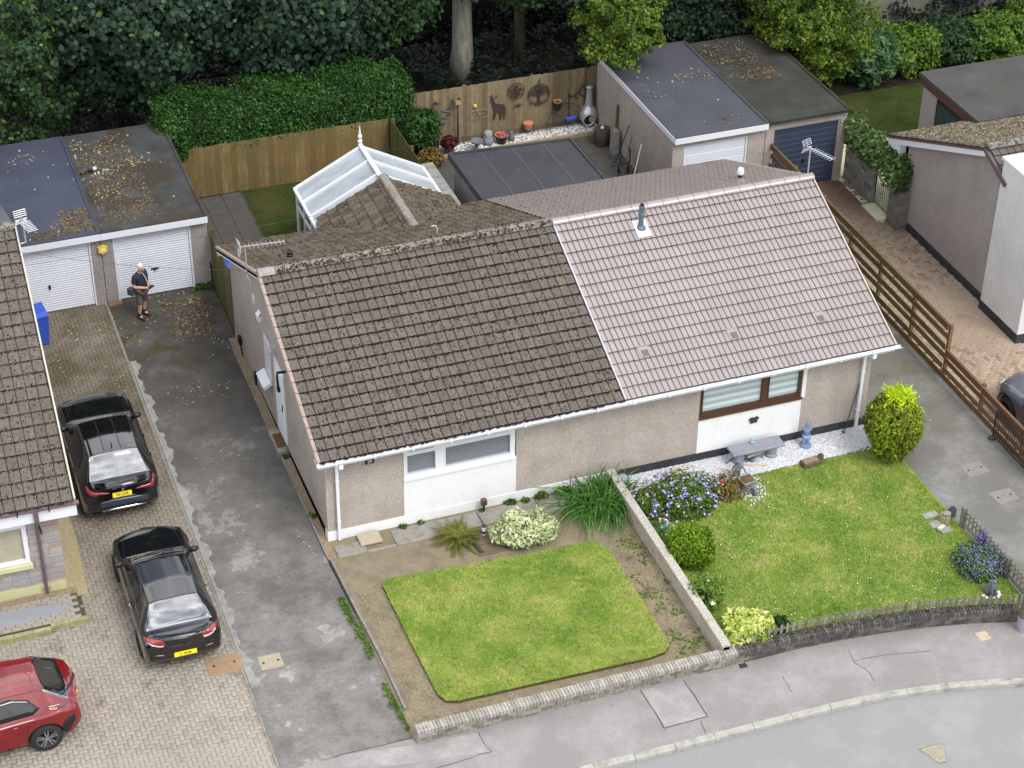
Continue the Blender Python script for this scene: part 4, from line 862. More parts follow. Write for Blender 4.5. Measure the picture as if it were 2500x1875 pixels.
# yellow alarm box on the pier
ab = thing('alarm_box', 'yellow hexagonal alarm box on the pier between two white garage doors', 'alarm box', tuple(qy(0, 1, 790, 498, 12.13)))
m = MB(); hexp = [(math.cos(PI/6+i*PI/3)*.15, math.sin(PI/6+i*PI/3)*.15) for i in range(6)]
m.add([(x, -.0, z) for x, z in hexp]+[(x*.93, -.07, z*.93) for x, z in hexp], [(0,1,2,3,4,5), (11,10,9,8,7,6)]+[(i, 6+i, 6+(i+1) % 6, (i+1) % 6) for i in range(6)]); part('cover', m, plain('alarm_yellow', C(232,200,64,.85), .5, .06), ab)
m = MB(); m.box(-.055, .055, -.08, -.07, -.03, .03); part('badge', m, M_upvc, ab)
# ---- conservatory
CV = thing('conservatory', 'white-framed conservatory with cloudy polycarbonate roof panels and spiked finial', 'conservatory', (2.75, 10.4, 0))
t = NT('polycarbonate'); c = t.ramp(t.noise(1.6, 5, .6, stretch=(.6, 2, 1)), [(.3, C(176,182,186,.66)), (.65, C(204,210,214,.7))]); c = t.mix(t.ramp(t.noise(2.5, 6, .7), [(.58, 0), (.75, .5)]), c, C(170,170,150,.8)); t.col(c); t.set(rough=.25, spec=.5, alpha=.93); M_poly = t.m
cx0, cx1, cy0, cy1, cze, czr, cxr = 2.75, 6.6, 10.55, 12.8, 2.28, 3.28, 4.74
for sgn, xe in ((-1, cx0), (1, cx1)):
    for k in range(3 if sgn < 0 else 3):
        y0, y1 = cy0-.25+k*.85, min(cy0-.25+(k+1)*.85, cy1+.05)
        m = MB(); P4 = [(xe, y0, cze), (xe, y1, cze), (cxr, y1, czr), (cxr, y0, czr)]; m.plate(P4 if sgn > 0 else P4[::-1], .02); part('roof_panel', m, M_poly, CV, world=True)
    for k in range(4):
        y = min(cy0-.25+k*.85, cy1+.05); m = MB(); m.obox((xe-(.03 if sgn < 0 else -.03), y, cze+.01), (cxr, y, czr+.03), .06, .06); part('glazing_bar', m, M_upvc, CV, world=True)
    m = MB(); m.obox((xe, cy0-.3, cze-.03), (xe, cy1+.1, cze-.03), .09, .09); part('eaves_gutter', m, M_upvc, CV, world=True)
m = MB(); m.obox((cxr, cy0-.2, czr+.05), (cxr, cy1+.12, czr+.05), .12, .07)
for i in range(14): y = cy0+i*.17; m.add([(cxr-.008, y-.06, czr+.08), (cxr-.008, y+.06, czr+.08), (cxr-.008, y, czr+.18), (cxr+.008, y-.06, czr+.08), (cxr+.008, y+.06, czr+.08), (cxr+.008, y, czr+.18)], [(0,2,1), (3,4,5), (0,1,4,3), (1,2,5,4), (2,0,3,5)])
part('ridge_cresting', m, M_upvc, CV, world=True)
m = MB(); m.lathe([(.05, .0), (.05, .12), (.075, .14), (.03, .18), (.05, .24), (.065, .28), (.045, .33), (.025, .36), (.03, .4), (.018, .5), (.004, .62)], (cxr, cy1+.1, czr+.05), 12); part('finial', m, M_upvc, CV, smooth=False, world=True)
for x0, x1, y0, y1 in ((cx0, cx0+.07, cy0-.1, cy1), (cx1-.07, cx1, cy0-.1, cy1), (cx0, cx1, cy1-.07, cy1)):
    m = MB(); m.box(x0, x1, y0, y1, 0, .55); part('dwarf_wall', m, M_white, CV, world=True)
def cons_side(xs, y0, y1):
    for k in range(4):
        y = y0+(y1-y0)*k/3; m = MB(); m.box(xs, xs+.06, y-.035, y+.035, .55, cze-.06); part('mullion', m, M_upvc, CV, world=True)
    for k in range(3):
        a, b = y0+(y1-y0)*k/3+.04, y0+(y1-y0)*(k+1)/3-.04; m = MB(); m.box(xs+.02, xs+.03, a, b, .58, cze-.1); part('pane', m, M_glass, CV, world=True)
    m = MB(); m.box(xs-.003, xs+.063, y0, y1, 1.72, 1.78); part('transom', m, M_upvc, CV, world=True)
cons_side(cx0+.005, cy0-.1, cy1-.04); cons_side(cx1-.065, cy0-.1, cy1-.04)
for k in range(5):
    x = cx0+.03+(cx1-cx0-.06)*k/4; m = MB(); m.box(x-.035, x+.035, cy1-.065, cy1-.005, .55, cze+(1-abs(x-cxr)/1.95)*.95); part('mullion', m, M_upvc, CV, world=True)
# coped block wall beside it
cw = thing('coped_wall', 'grey block wall with concrete coping slabs beside the conservatory', 'wall', (6.68, 10.5, 0))
m = MB(); m.box(6.72, 6.96, 10.35, 13.25, -.05, 2.12); part('wall', m, M_dash2, cw, world=True)
for k in range(5): m = MB(); m.bbox(6.66, 7.02, 10.35+k*.58, 10.35+k*.58+.572, 2.12, 2.2, .012); part('coping_slab', m, M_conc, cw, world=True)
# ---- flat-roofed rear extension of the right half
FE = thing('flat_roof_extension', 'rear extension with flat dark felt roof and lapped seams behind pinkish tiled roof', 'extension', (7.4, 9.4, 0))
m = MB(); m.box(7.5, 11.05, 9.36, 12.7, -.05, 2.42); part('wall', m, M_dash2, FE, world=True)
m = MB(); m.add([(7.4, 9.3, 2.62), (11.16, 9.3, 2.62), (11.16, 12.68, 2.52), (7.4, 12.98, 2.52), (7.4, 9.3, 2.44), (11.16, 9.3, 2.44), (11.16, 12.68, 2.36), (7.4, 12.98, 2.36)], [(0,1,2,3), (7,6,5,4), (4,5,1,0), (5,6,2,1), (6,7,3,2), (7,4,0,3)]); fr_ = part('roof', m, M_feltD, FE, world=True)
for x in (8.35, 9.3, 10.25): m = MB(); m.obox((x, 9.35, 2.624), (x, 12.7, 2.526), .06, .012); part('felt_lap', m, plain('felt_seam', C(90,89,90,.6), .8, .25, 20), fr_, world=True)
m = MB(); m.obox((7.45, 9.3, 2.64), (7.45, 12.95, 2.55), .1, .06).obox((7.4, 12.93, 2.55), (11.16, 12.65, 2.55), .08, .06).obox((11.12, 9.3, 2.64), (11.12, 12.68, 2.55), .07, .05); part('roof_edge', m, M_feltD, fr_, world=True)
# ---- right-hand slatted fence
SF = thing('slat_fence', 'long brown horizontal-rail fence stepping down beside the right driveway', 'fence', (17.42, 12.2, 0))
def rails(y0, y1, h, n, mat, w=.165):
    for k in range(n):
        z = .07+k*(h-.14)/(n-1); m = MB(); m.box(17.40 if k % 2 else 17.44, 17.42 if k % 2 else 17.46, y0, y1, z-w/2, z+w/2)
        part('rail', m, mat, SF, world=True)
segs = [12.1, 10.35, 8.5, 6.75, 5.0, 3.1, 1.25]
for i in range(6): rails(segs[i+1]+.0, segs[i]-.003, 1.66, 6, M_fR if i > 0 else M_fRn)
for y in segs: m = MB(); m.box(17.46, 17.55, y-.045, y+.045, -.05, 1.68); part('post', m, M_fRn if y < 2 or y > 11 else M_fR, SF, world=True)
seg2 = [1.25, -.6, -2.6, -4.6, -6.6]
for i in range(4): rails(seg2[i+1], seg2[i]-.06, .92, 4, M_fRn, .15)
for y in seg2[1:]: m = MB(); m.box(17.46, 17.55, y-.045, y+.045, -.05, 1.0); part('post', m, M_fRn, SF, world=True)
m = MB(); m.obox((17.43, 12.1, 1.69), (17.43, 1.22, 1.69), .07, .03); part('top_cap', m, M_fR, SF, world=True); m = MB(); m.obox((17.43, 1.18, .95), (17.43, -6.6, .95), .07, .03); part('top_cap', m, M_fRn, SF, world=True)
for y in (12.0, 9.6, 7.1, 6.55, 4.95, 4.1, 3.05, 1.35):
    m = MB(); m.lathe([(.03, 0), (.045, .01), (.045, .03), (.02, .04)], (0, 0, 0), 12); l = part('fence_light', m, plain('steel', C(200,202,206,.8), .3, .05, metal=.9), SF); l.location = (-.03, y-12.2, 1.5 if y > 3 else 1.46); l.rotation_euler = (0, -PI/2, 0)
# iron driveway gate folded against the fence
IG = thing('iron_gate', 'black wrought-iron driveway gate folded open against the brown fence', 'gate', (17.3, -1.6, 0))
m = MB(); m.tube([(17.3, -1.6, .02), (17.3, -1.6, .86)], .022, 6).tube([(17.3, -1.6, .84), (17.3, -3.4, .84)], .018, 6).tube([(17.3, -1.6, .68), (17.3, -3.4, .68)], .012, 6).tube([(17.3, -1.6, .08), (17.3, -3.4, .08)], .018, 6).tube([(17.3, -3.4, .02), (17.3, -3.4, .86)], .022, 6); part('frame', m, M_blk, IG, world=True)
for k in range(1, 18): y = -1.6-k*.1; m = MB(); m.tube([(17.3, y, .08), (17.3, y, .84)], .008, 5); part('bar', m, M_blk, IG, world=True)
# ---- boundary walls of the front gardens
M_bwall = plain('block_wall', C(190,178,158,.78), .93, .14, 3, .5, 30, fine=.4, dirt_tone=C(160,146,124,.75))
M_bcope = pebble('grey_cope', C(150,144,132,.78), C(184,178,166,.8), C(214,208,196,.8), 60)
BW = thing('garden_wall', 'low buff concrete-block wall dividing the two front gardens', 'wall', (7.1, -7.1, 0))
for r in range(2):
    y = -6.98
    k = 0
    while y < -.25:
        L_ = .44 if (k or r) else .22; m = MB(); m.bbox(7.105+random.uniform(-.003, .003), 7.285, y, min(y+L_-.01, -.2), -.04+r*.245, -.04+r*.245+.236, .004); part('block', m, M_bwall, BW, world=True); y += L_; k += 1
m = MB(); m.box(7.115, 7.275, -6.98, -.22, -.04, .44); part('core', m, M_bcope, BW, world=True)
y = -6.98
while y < -.3: m = MB(); m.bbox(7.09, 7.3, y, min(y+.89, -.18), .447, .505, .01); part('coping_stone', m, M_bcope, BW, world=True); y += .897
# front brick wall: courses of bricks and brick-on-edge coping, curved to the right
def wallbrick(name, a, b, c, moss):
    t = NT(name); ad = t.new('ShaderNodeMath'); ad.operation = 'ADD'; t.link(t.isl(), ad.inputs[0]); t.link(t.rnd(), ad.inputs[1]); fr = t.new('ShaderNodeMath'); fr.operation = 'FRACT'; t.link(ad.outputs[0], fr.inputs[0])
    col = t.ramp(fr.outputs[0], [(0, a), (.5, b), (1, c)]); col = t.mix(t.ramp(t.noise(6, 6, .7), [(.45, 0), (.65, .75)]), col, moss); t.col(col); t.set(rough=.95, spec=.15); t.bump(t.noise(45, 4), .6, .008); return t.m
M_wb = wallbrick('grey_brick', C(124,118,110,.75), C(150,144,136,.78), C(166,160,150,.78), C(104,98,86,.7))
M_wbc = wallbrick('grey_coping_brick', C(150,144,134,.78), C(170,164,154,.8), C(180,174,166,.8), C(134,126,112,.75))
M_wbd = wallbrick('dark_brick', C(84,82,80,.72), C(104,100,96,.74), C(120,116,112,.75), C(64,58,48,.7))
FWL = thing('front_wall', 'low curving grey brick garden wall along the pavement', 'wall', (-.06, -7.13, 0))
def dist(a, b): return math.hypot(a[0]-b[0], a[1]-b[1])
for r in range(3):
    for i, (a, b) in enumerate(along(WL, .225)):
        d = (b-a).normalized(); nrm = Vector((-d.y, d.x, 0)); o_ = d*(.11 if r % 2 else 0); m = MB(); j = nrm*random.uniform(-.004, .004); a2, b2 = a+o_+d*.005+nrm*.1+j, b+o_-d*.005+nrm*.1+j
        z = -.05+r*.1; m.obox(a2+Vector((0, 0, z+.045)), b2+Vector((0, 0, z+.045)), .2, .092); part('brick', m, M_wb if a.x < 7.4 else M_wbd, FWL, world=True)
m = MB()
for a, b in along(WL, .5): d = (b-a).normalized(); nrm = Vector((-d.y, d.x, 0)); m.obox(a+nrm*.1+Vector((0, 0, .1)), b+nrm*.1+d*.01+Vector((0, 0, .1)), .17, .3)
o_ = part('mortar_core', m, M_conc, FWL, world=True); o_['kind'] = 'stuff'
for i, (a, b) in enumerate(along(WL, .077)):
    d = (b-a).normalized(); nrm = Vector((-d.y, d.x, 0)); m = MB(); c_ = (a+b)/2; hw = (b-a).length/2-.005; zz = .3+random.uniform(-.004, .004)
    p, e = c_-nrm*(.015+random.uniform(0, .008)), c_+nrm*.235; m.obox(p+Vector((0, 0, zz)), e+Vector((0, 0, zz)), hw*2, .1); part('coping_brick', m, M_wbc if a.x < 7.4 else M_wbd, FWL, world=True)
cm = []
for a, b in along([p for p in WL if p[0] > 7], .05):
    for k in range(7): cm.append((a.x+random.uniform(-.03, .03), a.y+random.uniform(0.02, .24), .35))
moss_on('coping_moss', cm, FWL, M_moss, .022, 0)
# picket fence on and behind the curved wall
PF = thing('picket_fence', 'low silvered picket fence curving along the brick wall beside the green lawn', 'fence', (7.5, -6.9, 0))
PW = [(x, y+.27) for x, y in WL if x > 7.3] 
for i, (a, b) in enumerate(along(PW, .152)):
    if i < 2: continue
    d = (b-a).normalized(); nrm = Vector((-d.y, d.x, 0)); c_ = (a+b)/2; w = .036; tl = random.uniform(-.012, .012)
    pts = [(-w, .04), (w, .04), (w+tl, .55), (w*.6+tl, .59), (tl, .605), (-w*.6+tl, .59), (-w+tl, .55)]
    m = MB(); m.plate([c_+d*u+Vector((0, 0, v+random.uniform(-.006, .006)))-nrm*.02 for u, v in pts], .018); part('picket', m, M_pk, PF, world=True)
for z in (.2, .47):
    m = MB()
    for a, b in along(PW, .8): m.obox(a+Vector((0, .014, z)), b+Vector((0, .014, z)), .025, .04)
    o_ = part('rail', m, M_pk, PF, world=True)
PF2 = thing('picket_fence', 'short silvered picket fence between green lawn and right driveway', 'fence', (14.66, -4.5, 0))
for y in (-4.55, -6.55): m = MB(); m.box(14.6, 14.71, y-.055, y+.055, -.05, .62); part('post', m, M_pk, PF2, world=True)
for z, w in ((.14, .13), (.38, .06), (.52, .05)): m = MB(); m.box(14.66, 14.68, -8.0, -4.45, z-w/2, z+w/2); part('rail', m, M_pk, PF2, world=True)
for k in range(22): y = -4.62-k*.155; m = MB(); m.plate([(14.70, y-.034, .05), (14.70, y+.034, .05), (14.70, y+.034, .54), (14.70, y+.018, .59), (14.70, y-.018, .59), (14.70, y-.034, .54)], .018); part('picket', m, M_pk, PF2, world=True)
# lamp post at the right edge
LPp = q(3, 3, 2190, 590); LP = thing('lamp_post', 'brown wooden pole standing on the pavement against the curved wall', 'pole', (LPp[0], LPp[1], 0))
m = MB(); m.lathe([(.115, 0), (.115, .35), (.105, .37), (.1, 1.5), (.085, 6.5)], (0, 0, 0), 18); part('pole', m, boardmat('pole_timber', C(110,96,76,.7), C(124,110,88,.72), C(134,120,96,.72)), LP)
m = MB(); m.lathe([(.12, 0), (.12, .36), (.118, .38)], (0, 0, 0), 18); part('base_band', m, plain('grey_band', C(150,148,156,.75), .8, .15), LP)
# ---- stone-fronted neighbour on the left (turned a little)
LH = thing('stone_house', 'neighbouring house with grey and pink stone front and old mossy tiles', 'house', (-5.76, .1, 0), math.radians(-1.4))
def LW(nm, b, mat): m = MB(); m.box(*b); return part(nm, m, mat, LH)
LW('wall', (-6.2, -.45, .33, .6, .25, 2.5), M_dash2); LW('side_wall', (-.7, -.45, .6, 13.6, -.05, 2.6), M_dash2)
M_cream = plain('cream_render', C(204,200,154,.8), .85, .06, 3, .15, 30)
LW('plinth', (-6.2, -.44, .23, .6, -.1, .28), M_cream); LW('plinth_return', (-.46, -.4, .3, 1.2, -.1, .3), M_cream) 
t = NT('split_stone'); ad = t.new('ShaderNodeMath'); ad.operation = 'ADD'; t.link(t.isl(), ad.inputs[0]); t.link(t.rnd(), ad.inputs[1]); fr = t.new('ShaderNodeMath'); fr.operation = 'FRACT'; t.link(ad.outputs[0], fr.inputs[0])
c = t.ramp(fr.outputs[0], [(0, C(172,166,160,.8)), (.3, C(164,162,164,.8)), (.5, C(170,152,142,.8)), (.75, C(182,176,166,.8)), (1, C(168,148,138,.8))]); c = t.mix(t.ramp(t.noise(22, 5, .6), [(.35, .35), (.6, 0)]), c, C(120,112,106,.75)); t.col(c); t.set(rough=.9); t.bump(t.noise(26, 5, .65), .6, .012); M_stone = t.m
LW('mortar', (-6.2, -.42, .262, .33, .28, 2.5), plain('pale_mortar', C(206,198,172,.8), .95))
zz = .285; row = 0
while zz < 2.45:
    h = random.choice((.09, .13, .16, .18)); x = -.40
    while x > -3.4:
        L_ = random.uniform(.2, .46); x0, x1 = max(x-L_+.012, -3.4), x
        if not (x0 < -1.13 and zz+h > .92 and zz < 2.3) or x1 < -3.3:
            m = MB(); m.box(x0, x1, .24+random.uniform(-.008, .006), .265, zz, zz+h-.012); part('stone', m, M_stone, LH)
        elif x1 > -1.13+.06: m = MB(); m.box(-1.13, x1, .24, .265, zz, zz+h-.012); part('stone', m, M_stone, LH)
        x -= L_
    zz += h
wf = MB(); wf.box(-3.0, -1.14, .2, .3, 1.0, 1.1).box(-3.0, -1.14, .2, .3, 2.22, 2.3).box(-1.24, -1.14, .2, .3, 1.1, 2.22).box(-3.0, -1.24, .2, .3, 2.02, 2.1); w_ = part('window', wf, M_upvc, LH)
part('pane', MB().box(-3.0, -1.24, .25, .26, 1.1, 2.02), M_glass, w_); part('pane', MB().box(-3.0, -1.3, .25, .26, 2.1, 2.2), M_glass, w_)
for k in range(20): m = MB(); z = 1.12+k*.045; m.plate([(-3.0, .29, z), (-1.3, .29, z), (-1.3, .3, z+.043), (-3.0, .3, z+.043)], .003); part('blind_slat', m, M_blindb, w_)
part('sill', MB().bbox(-3.0, -1.1, .14, .3, .86, .99, .015), M_cream, w_); part('interior', MB().box(-3.2, -1.0, .34, .36, .9, 2.4), M_dark, w_)
part('wall_bracket', MB().obox((-.85, .2, 2.1), (-.8, .2, 1.75), .02, .03), M_blk, LH)
part('air_brick', MB().box(-1.0, -.78, .215, .24, .08, .2), plain('air_brick', C(176,170,130,.75), .9), LH)
part('fascia_board', MB().box(-6.2, .02, -.12, -.09, 2.35, 2.72), M_upvc, LH); part('soffit', MB().box(-6.2, 0, -.09, .26, 2.35, 2.38), M_upvc, LH)
M_plum = plain('plum_plastic', C(112,90,98,.75), .5, .08)
m = MB(); m.tube([(-6.2, -.17, 2.74), (.08, -.17, 2.74)], .055, 10); g_ = part('gutter', m, M_plum, LH)
for k in range(6): part('gutter_bracket', MB().box(-.6-k*.7, -.57-k*.7, -.23, -.1, 2.66, 2.8), M_blk, g_)
m = MB(); m.box(-.93, -.83, -.22, -.12, 2.4, 2.72).tube([(-.88, -.16, 2.45), (-.88, -.16, 2.33), (-.88, .17, 2.15), (-.88, .17, .05)], .036, 8); part('downpipe', m, M_plum, LH)
LR = part('roof', MB().plate([(-6.3, -.16, 2.8), (0.0, -.16, 2.8), (0.0, 7.0, 2.8+7.16*.4213), (-6.3, 7.0, 2.8+7.16*.4213)], .1).plate([(-6.3, 7.0, 2.8+7.16*.4213), (0.0, 7.0, 2.8+7.16*.4213), (0.0, 14.0, 2.8), (-6.3, 14.0, 2.8)], .1), M_lead, LH)
LG = .352; me_old2 = tile_mesh('roof_tile', [(x*1.11, z) for x, z in PROF_OLD], LG, M_old)
lc = [(-.05-(i+1)*.25, r*LG) for r in range(22) for i in range(22)]
for x, d in lc[:300]:
    o = bpy.data.objects.new('roof_tile', me_old2); COL.objects.link(o); o.location = slope_T(x, d, 1, -.2, 2.82); o.rotation_euler = (TH, random.gauss(0, .006), 0); o.parent = LR
tile_field(lc[300:], [(x*1.11, z) for x, z in PROF_OLD], LG, 1, -.2, 2.82, 'upper_tiles', M_old, LR, world=False)
mp_ = []
for x, d in lc:
    if x < -3.5: continue
    for k in range(random.choice((1, 2, 4))): mp_.append((x+.247+random.gauss(0, .005), d+random.uniform(0, .33), .025))
    for k in range(16): mp_.append((x+random.uniform(0, .25), d+random.gauss(-.012, .01), .022))
    for k in range(8): dy = random.uniform(0, .32); mp_.append((x+random.uniform(.03, .22), d+dy, .05-.1*dy))
moss_on('moss', [(x, -.2+d*ct-z*st, 2.82+d*st+z*ct) for x, d, z in mp_], LR, M_moss, .021, 1, world=False)
m = MB(); m.obox((0.0, -.18, 2.83), (0.0, 6.95, 2.83+7.13*.4213), .04, .12); part('verge', m, plain('verge_cement', C(196,190,176,.78), .9, .15, 8, .3), LR)
for k in range(14): m = MB(); m.ball((-.2-k*.45, 7.0, 5.86), (.24, .17, .12), 8); part('ridge_tile', m, M_ridge, LR)
# paved entrance step in front of it, with a puddle
ST = thing('entrance_step', 'wet brick-paved step with mossy edge in front of the stone house', 'step', (-6.0, -.98, 0))
part('base', MB().box(-9.4, -6.02, -.93, -.02, -.1, .13), M_sand, ST, world=True)
for i in range(15):
    for j in range(8):
        x0, y0 = -6.04-(i+1)*.225, -.91+j*.112; m = MB(); m.bbox(x0+.004+(.1 if j % 2 else 0), x0+.22+(.1 if j % 2 else 0), y0+.003, y0+.109, .1, .155, .006)
        if x0+.22+(.1 if j % 2 else 0) < -6.0: part('brick', m, M_brick, ST, world=True)
for k in range(9): m = MB(); x1 = -5.93-k*.42 if k < 2 else -5.93-k*.42; yy = -1.02 if k < 2 else -1.12; m.bbox(x1-.415, x1, yy, yy+.12, -.05, .17, .015); part('edge_stone', m, plain('mossy_edge', C(168,164,120,.72), .9, .15, 5, .4, 40, dirt_tone=C(120,118,80,.7)), ST, world=True)
pd = [(-6.2, -.42), (-6.6, -.3), (-7.1, -.22), (-7.6, -.2), (-8.05, -.3), (-8.3, -.52), (-8.5, -.62), (-8.2, -.78), (-7.8, -.7), (-7.3, -.72), (-6.9, -.62), (-6.45, -.6)]
t = NT('puddle_water'); t.col(C(176,178,186,.8)); t.set(rough=.08, spec=.8, alpha=.55); solo('puddle', MB().prism(pd, .1555, .1575), t.m, 'shallow rainwater puddle on the paved step by stone house', 'puddle')  # pale base colour stands in for the reflected sky
# ---- right-hand neighbour: gable, white chimney wing, mossy roof, flat-roofed part
RH = thing('grey_gable_house', 'neighbouring grey roughcast house with white chimney wing at the right edge', 'house', (20.42, 2.0, 0))
def RW(nm, b, mat): m = MB(); m.box(*b); return part(nm, m, mat, RH, world=True)
m = MB(); m.plate([(20.42, 3.9, .25), (20.42, 9.15, .25), (20.42, 9.15, 2.62), (20.42, 4.9, 4.42), (20.42, 3.9, 4.0)][::-1], .2); part('gable_wall', m, pebble('mauve_roughcast', C(140,130,126,.75), C(172,162,156,.8), C(190,182,176,.8), 70), RH, world=True)
M_wrc = pebble('white_roughcast', C(190,188,186,.85), C(216,214,212,.88), C(230,228,226,.9), 60)
RW('plinth', (20.4, 20.6, 3.9, 9.16, -.1, .25), M_black); RW('chimney_wing', (20.22, 23.6, 2.02, 3.95, .28, 4.75), M_wrc); RW('wing_plinth', (20.2, 23.6, 2.0, 3.97, -.1, .28), M_black); RW('wing_cap', (20.17, 23.65, 1.97, 4.0, 4.75, 4.83), M_upvc)
RW('rear_wall', (20.42, 27, 8.95, 9.15, 0, 2.6), M_dash2); RW('front_wall', (20.62, 27, 3.95, 4.1, 0, 2.6), M_wrc)
K_ = (4.66-2.6)/(9.71-4.84); thr = math.atan(K_)
RRf = part('roof', MB().plate([(20.2, 4.84, 4.62), (27, 4.84, 4.62), (27, 9.71, 2.56), (20.2, 9.71, 2.56)], .08).plate([(20.2, -.4, 2.4), (27, -.4, 2.4), (27, 4.84, 4.62), (20.2, 4.84, 4.62)] if False else [(20.2, 3.7, 4.14), (27, 3.7, 4.14), (27, 4.84, 4.62), (20.2, 4.84, 4.62)], .08), M_lead, RH, world=True)
tile_field([(27-i*OLD_W, r*OLD_G) for r in range(16) for i in range(30)], PROF_OLD, OLD_G, -1, 9.71, 2.6, 'rear_tiles', M_old2, RRf)
tile_field([(20.28+i*OLD_W, r*OLD_G) for r in range(4) for i in range(30)], PROF_OLD, OLD_G, 1, 3.64, 4.14, 'front_tiles', M_old, RRf)
mp_ = [(random.uniform(20.3, 26), random.uniform(0, 5.1), .035) for _ in range(2200)]
moss_on('roof_moss', [(x, 9.71-d*ct+z*st, 2.6+d*st+z*ct) for x, d, z in mp_], RRf, oldtile('lichen_cushion', C(140,128,100,.75), C(176,164,130,.78)), .034, -1)
ridge(RRf, (20.2, 4.84, 4.7), (26.9, 4.84, 4.7), .42, .13, M_ridge, lump=.03)
M_plumv = plain('plum_verge', C(110,84,80,.75), .8, .1)
for r in range(16): d = r*OLD_G; a = slope_T(20.2, d, -1, 9.71, 2.6); b = slope_T(20.2, d+OLD_G-.01, -1, 9.71, 2.6); m = MB(); m.obox(a+Vector((0, 0, .02)), b+Vector((0, 0, .0)), .09, .05); part('verge_tile', m, M_pinkv, RRf, world=True)
m = MB(); m.obox((20.17, 9.74, 2.56), (20.17, 4.84, 4.62), .03, .11); part('verge_clip', m, M_plumv, RH, world=True)
m = MB(); m.obox((20.19, 9.74, 2.42), (20.19, 4.84, 4.5), .02, .2); part('bargeboard', m, M_upvc, RH, world=True); RW('box_end', (20.2, 20.42, 9.1, 9.74, 2.28, 2.55), M_upvc)
m = MB(); m.obox((20.17, 3.66, 4.1), (20.17, 4.84, 4.6), .03, .13); part('verge_clip', m, M_plumv, RH, world=True)
t = NT('dark_pane'); t.col(C(60,70,76,.8)); t.set(rough=.05, spec=.9); M_cgl0 = t.m
FH = thing('flat_roof_annexe', 'stone annexe with rough flat felt roof and brown fascia at upper right', 'annexe', (22.8, 9.15, 0))
part('wall', MB().box(22.88, 28, 9.2, 12.4, -.05, 2.6), M_stone, FH, world=True)
m = MB(); m.box(22.72, 28.2, 9.0, 12.5, 2.86, 2.98); part('roof', m, feltmat('rough_felt', C(70,68,68,.6), C(98,95,93,.62), (C(100,94,84,.6), C(70,68,66,.62)), rough=.95), FH, world=True)
part('fascia', MB().box(22.78, 22.82, 9.2, 12.44, 2.58, 2.86), plain('red_brown_fascia', C(96,60,50,.75), .6, .1), FH, world=True); part('rear_fascia', MB().box(22.83, 28.1, 12.4, 12.44, 2.58, 2.86), MATS['red_brown_fascia'], FH, world=True)
part('window_frame', MB().box(22.84, 22.885, 9.3, 11.5, .4, 2.5), M_blk, FH, world=True); part('pane', MB().box(22.825, 22.845, 9.4, 11.4, .5, 2.42), M_cgl0, FH, world=True)
# block wall, pier and iron garden gate on the neighbour's side
KW = thing('block_screen_wall', 'grey concrete-block wall with iron gate gap beside the neighbour', 'wall', (20.1, 8.4, 0))
M_kb = wallbrick('grey_block', C(118,114,110,.72), C(136,132,126,.74), C(148,144,138,.75), C(104,102,88,.68))
for r in range(6):
    for k in range(4):
        y0 = 10.2+k*.44+(.22 if r % 2 else 0)
        if y0+.43 < 12.1: m = MB(); m.bbox(20.1, 20.25, y0, y0+.43, -.05+r*.22, -.05+r*.22+.212, .004); part('block', m, M_kb, KW, world=True)
part('core', MB().box(20.115, 20.24, 10.16, 11.98, -.05, 1.26), M_conc, KW, world=True)
for r in range(6): part('pier_block', MB().bbox(20.05, 20.45, 8.5, 9.1, -.05+r*.22, -.05+r*.22+.212, .006), M_kb, KW, world=True)
GT = thing('garden_gate', 'narrow black iron garden gate beside grey block pier', 'gate', (20.2, 9.15, 0))
m = MB(); m.tube([(20.2, 9.15, .1), (20.2, 9.15, 1.1)], .016, 6).tube([(20.2, 10.12, .1), (20.2, 10.12, 1.1)], .016, 6).tube([(20.2, 9.15, .12), (20.2, 10.12, .12)], .014, 6).tube([(20.2, 9.15, 1.08), (20.2, 9.4, .98), (20.2, 9.64, .95), (20.2, 9.88, .98), (20.2, 10.12, 1.08)], .014, 6); part('frame', m, M_blk, GT, world=True)
for k in range(8): y = 9.26+k*.107; part('bar', MB().tube([(20.2, y, .12), (20.2, y, 1.0)], .008, 5), M_blk, GT, world=True)
solo('gate_step', MB().bbox(19.8, 20.5, 9.15, 10.15, -.05, .06, .01), plain('cream_concrete', C(206,202,172,.75), .9), 'cream concrete step at foot of the iron garden gate', 'step')
# far stone wall in the woods
solo('boundary_wall', MB().obox((24.5, 21.3, .5), (38, 22.3, .6), .3, 1.3), plain('mossy_stone', C(130,126,112,.65), .95, .2, 3, .6, 12, fine=.4), 'old mossy stone wall half hidden by trees at upper right', 'wall')
solo('dark_fence', MB().obox((-2, 25.2, .9), (22, 25.4, .9), .05, 1.9), plain('dark_fence', C(52,50,46,.6), .95, .2), 'dark timber fence in the shade behind the tree trunks', 'fence')
